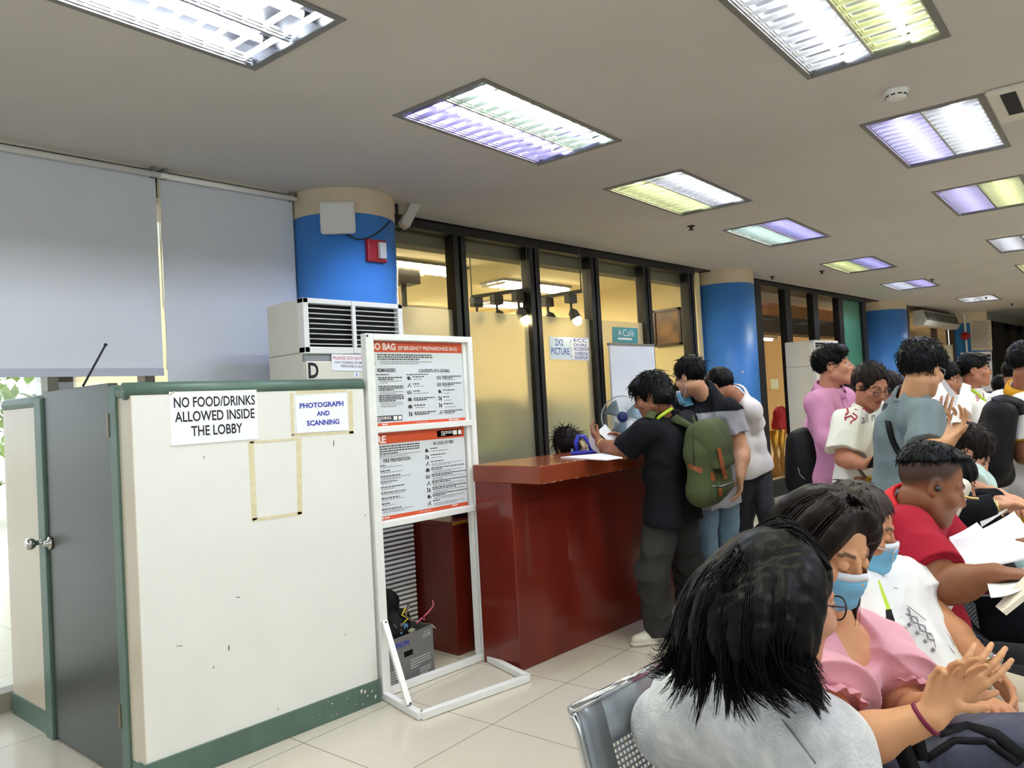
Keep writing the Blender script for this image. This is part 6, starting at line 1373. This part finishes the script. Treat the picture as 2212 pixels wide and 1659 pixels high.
# --- woman in grey sweater, nearest
T_ = Person('woman with half tied black hair in a pale grey sweater, nearest the camera, from behind', dict(hd=(1690, 1288, 1.42), nb=(1632, 1430, 1.49), pv=np.array([1.52, .80, .50]), sl=(1500, 1532, 1.54), sr=(1768, 1612, 1.34), el=np.array([1.45, .94, .74]), wl=np.array([1.55, .70, .60]), er=(1830, 1830, 1.25), wr=(1960, 1800, 1.30),
    kl=np.array([1.62, .40, .50]), kr=np.array([1.45, .36, .50]), al=np.array([1.62, .34, .09]), ar=np.array([1.45, .30, .09]), tl=np.array([1.62, .18, .05]), tr=np.array([1.45, .14, .05])), 116, (106, 14, 0), SK1, res=.0045, fem=True, seat=True, eyes=True)
m_sw = mat('heather_grey_fleece', (228, 228, 228), .95, rgb2=(200, 202, 204), nscale=26, bump=.5, bscale=160, sheen=.3)
T_.top(m_sw, name='sweater', gi=.020, hem=1.1, sleeve=.9, long=True, loose=.03, amp=.006, fr=15, seed=27, res=.0065, neck=.06); T_.pants(DKG); T_.shoes(m_shoe)
T_.glasses(m_blkpl, .025)
sr_ = [march(T_.S, *c) for c in pts_line([(1672, 1530), (1705, 1575), (1740, 1620), (1762, 1650)], 4)]; sr_ = [p+tocam(p)*.001 for p in sr_ if p is not None]; MB().tube(sr_, .0015, 6).build('seam', mat('grey_seam', (120, 122, 124), .9), T_.shirt)
GD = [[(1612, 1178, 1.50), (1520, 1240, 1.50), (1478, 1310, 1.50), (1455, 1390, 1.47), (1432, 1450, 1.44), (1408, 1428, 1.42)],
      [(1612, 1175, 1.49), (1515, 1255, 1.44), (1480, 1340, 1.41), (1468, 1430, 1.385), (1462, 1492, 1.37), (1438, 1470, 1.355)],
      [(1612, 1176, 1.47), (1540, 1265, 1.37), (1502, 1360, 1.34), (1498, 1440, 1.33), (1500, 1500, 1.32), (1478, 1512, 1.315)],
      [(1618, 1178, 1.455), (1565, 1280, 1.335), (1545, 1380, 1.30), (1548, 1460, 1.29), (1560, 1520, 1.28), (1548, 1555, 1.275)],
      [(1630, 1178, 1.445), (1605, 1290, 1.315), (1590, 1390, 1.275), (1592, 1470, 1.265), (1622, 1535, 1.255), (1652, 1548, 1.25)],
      [(1648, 1172, 1.435), (1650, 1290, 1.30), (1640, 1390, 1.26), (1650, 1470, 1.25), (1690, 1520, 1.24), (1718, 1515, 1.235)],
      [(1668, 1165, 1.43), (1702, 1270, 1.30), (1690, 1390, 1.26), (1688, 1460, 1.25), (1712, 1495, 1.24), (1742, 1500, 1.235)],
      [(1690, 1165, 1.42), (1742, 1250, 1.315), (1732, 1370, 1.275), (1720, 1460, 1.265), (1738, 1520, 1.255), (1770, 1545, 1.25)],
      [(1705, 1172, 1.40), (1764, 1240, 1.34), (1758, 1330, 1.30), (1735, 1430, 1.29), (1752, 1510, 1.275), (1786, 1556, 1.27)]]
def bse(D):
    f = T_.fr; D.ell(f(0, -.018, .036), np.array([.084, .104, .088]), f.R, .02); D.ell(f(.0, -.05, -.03), np.array([.078, .070, .09]), f.R, .03)
    D.ell(f(0, .118, -.045), np.array([.10, .080, .110]), f.R, .012, '-')
gl = [[P(*c) for c in g] for g in GD]
hair_long(T_.t, gl, m_hair, 71, N=3600, clump=70, rad=.018, jit=.012, r0=.0019, base_to=.72, res=.0045, extra_base=bse, tips=.03)
# tied crown: strands drawn back from the forehead into the tie
tie = P(1610, 1180, 1.455); r = np.random.default_rng(9); pol = []
for i in range(700):
    a = r.uniform(-1, 1); st_ = T_.fr(.075*a, .062-.03*abs(a)+r.uniform(-.06, .01), .10-.035*a*a-.03*r.random()*abs(a)); md_ = T_.fr(.055*a, -.02, .140-.03*a*a)+r.normal(size=3)*.004
    pol.append(resample(smooth_pts([st_, md_, lerp(md_, tie, .75)+UP*.012, tie+r.normal(size=3)*.006], 4), 12))
V, Q = strands(np.array(pol), .0024, .0012); mesh_obj('tied_hair', V, Q, m_hair, T_.t)
MB().lathe([(.014, -.008), (.02, -.006), (.021, .006), (.014, .009)], tie, nrm(T_.fr.R@np.array([0., -1, .3])), 20).build('hair_tie', m_bk, T_.t, smooth=True)
pol = []
for i in range(260): 
    e = tie+np.array(P(1560+r.normal()*30, 1300+r.uniform(-60, 80), 1.33)-tie)*1.0; pol.append(resample(smooth_pts([tie+r.normal(size=3)*.006, lerp(tie, e, .35)+tocam(tie)*.035+r.normal(size=3)*.01, e+tocam(e)*.012], 4), 10))
V, Q = strands(np.array(pol), .0018, .0004); mesh_obj('tail_hair', V, Q, m_hair, T_.t)
pol = []
for i in range(60): pol.append(resample(smooth_pts([P(1530+r.normal()*8, 1255+r.uniform(-20, 30), 1.46), P(1488+r.normal()*8, 1300+r.uniform(-10, 40), 1.46), P(1470+r.normal()*9, 1385+r.uniform(-30, 30), 1.43)], 4), 9))
V, Q = strands(np.array(pol), .0013, .0004); mesh_obj('brown_strands', V, Q, mat('hair_highlight', (128, 100, 66), .45), T_.t)

# --- woman in pink blouse
S_ = Person('woman in pink puff sleeved blouse and blue face mask, eyes lowered, hand raised', dict(hd=(1784, 1178, 1.74), nb=(1796, 1340, 1.82), pv=(1832, 1606, 1.88), sr=(1735, 1440, 1.72), sl=(1910, 1420, 1.90), er=(1832, 1610, 1.52), wr=(2012, 1548, 1.46), el=(1968, 1560, 1.74), wl=(2040, 1512, 1.60),
    kl=np.array([2.12, .42, .50]), kr=np.array([1.94, .40, .50]), al=np.array([2.12, .36, .09]), ar=np.array([1.94, .34, .09]), tl=np.array([2.12, .2, .05]), tr=np.array([1.94, .18, .05])), 32, (26, 24, -3), (214, 158, 116), res=.0034, fem=True, seat=True, eyes=False, lids=True, neckr=.05,
    hands=dict(r=dict(dir=(2066, 1432, 1.45), palm=adir(-10), curls=[.35, .40, .5, .7], spread=.16, thumb=(1.15, .2), s=.95), l=dict(dir=(2105, 1458, 1.58), palm=adir(160), curl=.25)))
m_pb = mat('pink_blouse', (226, 158, 172), .6, noise=.05, nscale=10, bump=.08, bscale=200, sheen=.3)
def puff(D):
    g = S_.g
    for c in 'lr':
        a = lerp(g['s'+c], g['e'+c], .05); b2 = lerp(g['s'+c], g['e'+c], .36); D.cone(a, b2, .062, .076, .03, cut=[(lerp(g['s'+c], g['e'+c], .52), nrm(g['e'+c]-g['s'+c]))])
    for x in (-1, 1): D.ball(lerp(g['nb'], g['pv'], .38)+S_.br*.065*x+S_.bf*.07, .052, .05)
S_.top(m_pb, name='blouse', gi=.012, hem=1.02, sleeve=.50, loose=.028, flare=.03, amp=.007, fr=22, seed=29, res=.004, neck=.066, crew=False, boost=puff, neckcut=lambda D: D.ell(lerp(S_.g['nb'], S_.g['pv'], .02)+S_.bf*.10, np.array([.085, .10, .085]), Frame(S_.g['nb'], 32).R, .012, '-'))
for c in 'lr':
    q = lerp(S_.g['s'+c], S_.g['e'+c], .50); ax = nrm(S_.g['e'+c]-S_.g['s'+c]); u = nrm(np.cross(ax, UP)); w = np.cross(ax, u); mb = MB(); n = 72
    for i in range(n):
        a = 2*math.pi*i/n; d = math.cos(a)*u+math.sin(a)*w; rf = .007*math.sin(a*13)
        mb.v += [tuple(q-ax*.004+d*.064), tuple(q+ax*.016+d*(.068+rf*.6)), tuple(q+ax*.036+d*(.074+rf))]
    mb.f = [(3*i+j, 3*((i+1) % n)+j, 3*((i+1) % n)+j+1, 3*i+j+1) for i in range(n) for j in range(2)]
    o = mb.build('sleeve_ruffle', m_pb, S_.shirt, smooth=True); md = o.modifiers.new('s', 'SOLIDIFY'); md.thickness = .002
S_.pants(mat('patterned_dark_cloth', (52, 54, 60), .85, rgb2=(92, 96, 100), nscale=40)); S_.shoes(m_shoe); S_.mask(m_maskb, m_maskw, 1)
f = S_.fr; gl = []
for x, lst in [(-1, [(-.02, .045, .104), (-.062, .062, .075), (-.086, .035, .01), (-.094, .03, -.07), (-.102, .045, -.15), (-.105, .07, -.25)]), (-1, [(-.01, -.01, .112), (-.075, -.01, .09), (-.092, -.03, .02), (-.096, -.035, -.06), (-.098, -.03, -.15), (-.095, -.01, -.235)]),
               (-1, [(0, -.04, .106), (-.06, -.07, .09), (-.075, -.09, .02), (-.08, -.09, -.06), (-.08, -.09, -.15), (-.08, -.08, -.22)]), (0, [(0, -.06, .102), (0, -.105, .07), (0, -.12, 0), (0, -.115, -.07), (0, -.105, -.15), (0, -.1, -.22)]),
               (1, [(.02, -.04, .106), (.065, -.07, .09), (.08, -.09, .02), (.085, -.09, -.06), (.085, -.08, -.15), (.085, -.07, -.23)]), (1, [(.025, .0, .110), (.078, .0, .085), (.092, -.02, .01), (.094, -.02, -.07), (.088, .0, -.15), (.082, .03, -.25)]),
               (1, [(.022, .045, .104), (.062, .062, .075), (.080, .045, .01), (.083, .045, -.07), (.076, .065, -.15), (.066, .09, -.26)])]: gl.append([f(*c) for c in lst])
def bs2(D):
    D.ell(f(0, -.02, .036), np.array([.084, .102, .084]), f.R, .02); D.ell(f(.0, .125, -.025), np.array([.074, .088, .122]), f.R, .012, '-')
hair_long(S_.t, gl, m_hairb, 73, N=1700, rad=.018, jit=.006, r0=.0017, base_to=.85, res=.0042, extra_base=bs2, tips=.02)
pol = []; r = np.random.default_rng(19)
for i in range(700):     # strands over the crown from the parting
    sd_ = r.choice([-1, 1]); y0_ = r.uniform(-.08, .06); st_ = f(-.012, y0_, .106-.5*max(0, y0_)**1.5*8-.6*max(0, -y0_-.03)); pol.append(resample(smooth_pts([st_, f(-.012+sd_*.045, y0_-.01, .096-.25*max(0, y0_)), f(sd_*.086+.004, y0_-.02, .04), f(sd_*.093, y0_-.02, -.05)], 4), 12)+r.normal(size=3)*.003)
V, Q = strands(np.array(pol), .0018, .0008); mesh_obj('crown_hair', V, Q, m_hairb, S_.t)
q = lerp(S_.g['er'], S_.g['wr'], .93); d = nrm(S_.g['wr']-S_.g['er']); o = MB().lathe([(.0285, -.004), (.033, -.004), (.034, .004), (.0285, .004)], q, nrm(d+UP*.25), 24).build('maroon_band', mat('maroon_cord', (122, 24, 64), .6), S_.t, smooth=True)
q = lerp(S_.g['el'], S_.g['wl'], .90); d = nrm(S_.g['wl']-S_.g['el']); mb = MB(); u = nrm(np.cross(d, UP)); w = np.cross(d, u)
for i in range(16): mb.ball(q+.030*(math.cos(i*.393)*u+math.sin(i*.393)*w), .0055, 8, 6)
mb.build('pearl_bracelet', mat('pearl', (236, 230, 222), .2), S_.t, smooth=True)

# --- man in white embroidered shirt
R_p = Person('man in white embroidered shirt with blue mask, low glasses, lime lanyard and steel watch', dict(hd=(1852, 1136, 2.17), nb=(1846, 1236, 2.26), pv=(2028, 1490, 2.14), sl=(1962, 1252, 2.36), sr=(1830, 1290, 2.10), el=(2030, 1345, 2.22), wl=(2142, 1448, 2.02), er=(1930, 1455, 1.98), wr=(2090, 1500, 1.88),
    kl=np.array([2.58, .28, .50]), kr=np.array([2.38, .24, .50]), al=np.array([2.58, .22, .09]), ar=np.array([2.38, .18, .09]), tl=np.array([2.58, .06, .05]), tr=np.array([2.38, .02, .05])), 52, (60, 20, 0), SK2, res=.004, seat=True, fat=1.15, eyes=False, lids=True, hands=dict(l=dict(dir=(2192, 1512, 1.93), palm=adir(-120), curl=.5), r=dict(dir=(2150, 1530, 1.80), palm=-UP, curl=.5)))
m_ww = cloth('white_barong', (232, 232, 230), .7, .03); R_p.top(m_ww, hem=1.08, sleeve=.62, gi=.014, loose=.018, flare=.016, amp=.007, seed=33, fr=22, res=.0055, crew=False); R_p.collar(m_ww, open_=.8)
BEI = cloth('beige_trousers', (200, 190, 166)); R_p.pants(BEI, .014); R_p.shoes(m_shoe, m_shoe); R_p.mask(m_maskb, m_maskw, 3); R_p.glasses(m_alu, .022, -.03, .112)
mb = MB()
def emb(pl, r_=.0014): 
    for k in range(len(pl)-1): surf_line(R_p.S, pts_line(pl[k:k+2], 3), r_, .001, mb, 5)
A0, A1 = np.array([1950., 1312]), np.array([2052., 1420]); dv = nrm(A1-A0); nv = np.array([dv[1], -dv[0]])
for k in range(6):
    c0 = lerp(A0, A1, k/6); c1 = lerp(A0, A1, (k+1)/6); mid = (c0+c1)/2
    for h in (8, 4.5): emb([tuple(c0), tuple(mid+nv*h), tuple(c1), tuple(mid-nv*h), tuple(c0)], .0010)
    emb([tuple(mid-nv*12), tuple(mid-nv*19)]); emb([tuple(mid-nv*12+dv*3), tuple(mid-nv*18+dv*3)]); emb([tuple(mid-nv*12-dv*3), tuple(mid-nv*18-dv*3)])
emb([(1945, 1300), (1965, 1312), (2020, 1355), (2062, 1412)], .001); emb([(1932, 1270), (1948, 1272), (1944, 1280)], .001); emb([(2030, 1350), (2042, 1362), (2054, 1380), (2062, 1396)], .001)
mb.build('embroidery', mat('grey_thread', (112, 114, 124), .8), R_p.shirt)
ss = [march(R_p.S, *c) for c in [(1893, 1256), (1900, 1275), (1912, 1305), (1922, 1335)]]; ss = [p+tocam(p)*.007 for p in ss if p is not None]
ln_ = ribbon(smooth_pts(ss, 4), .018, tocam(R_p.g['nb']), mat('lime_lanyard'), 'lanyard', R_p.t)
ss2 = [march(R_p.S, *c) for c in [(1914, 1318), (1922, 1345), (1930, 1370), (1938, 1395)]]; ss2 = [p+tocam(p)*.006 for p in ss2 if p is not None]; ribbon(smooth_pts(ss2, 3), .026, tocam(R_p.g['nb']), m_bk, 'black_strap', R_p.t)
hair_short(R_p.t, R_p.fr, mat('hair_thin_grey_brown', (58, 48, 43), .5, spec=.25), 81, top=.003, nape=-.06, fringe=.10, n=600, ln=.03, res=.004, wild=.15)
q = lerp(R_p.g['el'], R_p.g['wl'], .93); d = nrm(R_p.g['wl']-R_p.g['el']); wt = MB().lathe([(.030, -.009), (.0345, -.009), (.0345, .009), (.030, .009)], q, d, 30).build('watch_band', m_chr, R_p.t); fcn = nrm(UP-d*(UP@d)+RH*.5); MB().lathe([(.018, 0), (.018, .008), (.014, .010)], q+fcn*.031, fcn, 20).build('watch_case', m_chr, wt)

# --- man in red polo
Q_ = Person('man in red polo shirt with black earbud and faded haircut, reading documents on his lap', dict(hd=(2012, 1046, 2.55), nb=(1958, 1108, 2.62), pv=np.array([2.88, .80, .50]), sr=(1962, 1148, 2.44), er=(2048, 1268, 2.26), wr=(2150, 1238, 2.16), sl=(1985, 1095, 2.80), el=(2085, 1215, 2.68), wl=(2165, 1180, 2.5),
    kl=np.array([3.06, .42, .50]), kr=np.array([2.80, .36, .50]), al=np.array([3.06, .36, .09]), ar=np.array([2.80, .30, .09]), tl=np.array([3.06, .2, .05]), tr=np.array([2.80, .14, .05])), 66, (78, 22, 0), SK3, res=.0038, seat=True, fat=1.2, arm=1.15, beard=.25, buzz=(32, 25, 23), lip=(120, 66, 60), eyes=False, headsize=1.03, hands=dict(r=dict(dir=(2200, 1240, 2.12), palm=-UP, curl=.45), l=dict(dir=(2205, 1170, 2.44), palm=-UP, curl=.4)))
RED = cloth('red_pique', (160, 24, 46), .75, .06); Q_.top(RED, hem=1.08, sleeve=.72, gi=.014, loose=.012, flare=.010, amp=.005, seed=37, fr=20, res=.0055, crew=False); Q_.collar(mat('red_collar', (206, 22, 40), .7), open_=.7, rise=.034)
Q_.pants(cloth('black_slacks', (44, 46, 48)), .012); Q_.shoes(m_shoe)
hair_short(Q_.t, Q_.fr, m_hair, 83, top=.014, nape=.045, fringe=.072, lumps=[((0, .03, .10), (.055, .065, .030)), ((0, .075, .075), (.04, .03, .025))], n=500, ln=.02, res=.004, wild=.12)
MB().ball(Q_.fr(.083, -.004, -.006), .010, 12, 8).ball(Q_.fr(.091, -.002, -.008), .006, 10, 6).build('earbud', mat('gloss_black'), Q_.t, smooth=True)
q = lerp(Q_.g['sr'], Q_.g['er'], .68); MB().lathe([(.064, -.008), (.068, -.006), (.068, .008), (.063, .010)], q, nrm(Q_.g['er']-Q_.g['sr']), 28).build('sleeve_band', RED, Q_.shirt, smooth=True)
# papers on his lap
for i, (q4, lab) in enumerate([([(2052, 1170, 2.50), (2190, 1105, 2.62), (2260, 1190, 2.30), (2085, 1225, 2.28)], 'largest white document on the lap of the man in red'), ([(2050, 1160, 2.56), (2110, 1128, 2.66), (2160, 1180, 2.52), (2060, 1190, 2.50)], 'second white document under the large one on the lap of the man in red'), ([(2130, 1250, 2.20), (2230, 1215, 2.25), (2230, 1260, 2.0), (2140, 1290, 2.02)], 'small white slip under the hand of the man in red')]): sheet('document_sheet', lab, q4, m_paper, th=.006 if i == 0 else .002, curl=.008, cat='document')
sheet('document_folder', 'cream folder edge held at the right by the man in red', [(2150, 1310, 2.05), (2240, 1215, 2.05), (2240, 1262, 1.98), (2165, 1322, 1.98)], mat('cream_folder', (222, 214, 196), .6), th=.012, cat='folder')

# --- people farther along the row
P_ = Person('seated person in black long sleeves with a gold watch beyond the man in red', dict(hd=(2048, 1042, 3.05), nb=(2036, 1075, 3.1), pv=np.array([3.62, .70, .50]), sr=(2052, 1078, 2.98), er=(2075, 1120, 2.86), wr=(2158, 1096, 2.80), sl=(2040, 1070, 3.2), el=(2090, 1100, 3.1), wl=(2165, 1085, 2.95)), 60, (60, 25, 0), SK1, res=.005, seat=True, hands=dict(r=dict(dir=(2188, 1090, 2.76), palm=-UP, curl=.5), l=dict(dir=(2190, 1082, 2.85), palm=-UP, curl=.5)))
P_.top(BLK, long=True, sleeve=.92, seed=41, hem=1.05); P_.pants(cloth('lilac_trousers', (178, 178, 196))); P_.shoes(m_shoe); hair_short(P_.t, P_.fr, m_hair, 85, n=160)
q = lerp(P_.g['er'], P_.g['wr'], .97); MB().lathe([(.03, -.008), (.035, -.006), (.035, .006), (.03, .008)], q, nrm(P_.g['wr']-P_.g['er']), 20).build('gold_watch', mat('gold_bracelet'), P_.t, smooth=True)
O_ = Person('seated person in mint top leaning forward with bare forearms, dark hair', dict(hd=(2090, 978, 3.5), nb=(2082, 1018, 3.55), pv=np.array([4.15, .70, .50]), sr=(2092, 1035, 3.42), er=(2090, 1062, 3.3), wr=(2158, 1070, 3.12), sl=(2086, 1030, 3.62), el=(2110, 1060, 3.5), wl=(2160, 1072, 3.25)), 60, (60, 40, 0), SK1, res=.005, seat=True, fem=True, hands=dict(r=dict(dir=(2186, 1078, 3.05), palm=-UP, curl=.4), l=dict(dir=(2185, 1075, 3.15), palm=-UP, curl=.4)))
O_.top(cloth('mint_top', (196, 222, 216)), seed=43, sleeve=.7, hem=1.05, amp=.003); O_.pants(BLK); O_.shoes(m_shoe); hair_short(O_.t, O_.fr, m_hairb, 87, n=300, ln=.05, lumps=[((0, -.06, -.03), (.085, .06, .09))])
q = P(2062, 1082, 2.78); t = thing('handbag', 'small cream shoulder bag with gold chain on the lap beyond the man in red', 'bag', q); D = Sdf(); D.cone(q+RH*.03+UP*.05, q-RH*.03-UP*.05, .030, .034, .02); V, Q = D.mesh(.005); mesh_obj('body', V, Q, mat('cream_leather', (216, 210, 192), .4), t)
mb = MB(); ps = smooth_pts([P(2072, 1072, 2.76), P(2085, 1073, 2.74), P(2098, 1076, 2.74), P(2112, 1077, 2.76)], 4)
for p in ps: mb.ball(p, .005, 8, 6)
mb.build('gold_chain', mat('gold_bracelet'), t, smooth=True)
sheet('paper_sheet', 'white papers on the lap of the seated person in black sleeves', [(2110, 1108, 2.9), (2172, 1088, 2.95), (2176, 1098, 2.75), (2120, 1135, 2.72)], m_paper, th=.006)
# --- bag on the lap in the foreground
q = P(2105, 1672, 1.60); t = thing('backpack', 'dark navy backpack on the laps in the lower right corner', 'backpack', q); D = Sdf(); D.cone(q-RH*.16+FH*.05, q+RH*.16+FH*.02+UP*.03, .085, .075, .03).cone(q-RH*.12-UP*.08, q+RH*.16-UP*.07, .09, None, .04); D.cone(q-RH*.05+UP*.04, q+RH*.12+UP*.055, .05, .05, .03)
V, Q = D.mesh(.006, folds(.010, 18, 8)); mesh_obj('body', V, Q, mat('navy_nylon', (50, 52, 72), .5, bump=.2, bscale=60), t)
for i, pl in enumerate(([(2000, 1640), (2060, 1600), (2130, 1600), (2200, 1650)], [(2030, 1590), (2090, 1575), (2150, 1590), (2212, 1640)])):
    ss = [march(D, *c) for c in pts_line(pl, 4)]; ss = [p+tocam(p)*.006 for p in ss if p is not None]
    if len(ss) > 3: ribbon(ss, .03 if i else .014, tocam(q), m_bk, ('strap', 'zip_flap')[i == 0], t, .006)
ss = smooth_pts([P(1985, 1700, 1.5), P(1958, 1640, 1.47), P(1940, 1590, 1.46), P(1950, 1572, 1.47), P(1972, 1590, 1.48), P(1985, 1640, 1.5)], 5); ribbon(ss, .035, tocam(ss[0]), m_bk, 'looped_strap', t, .008)
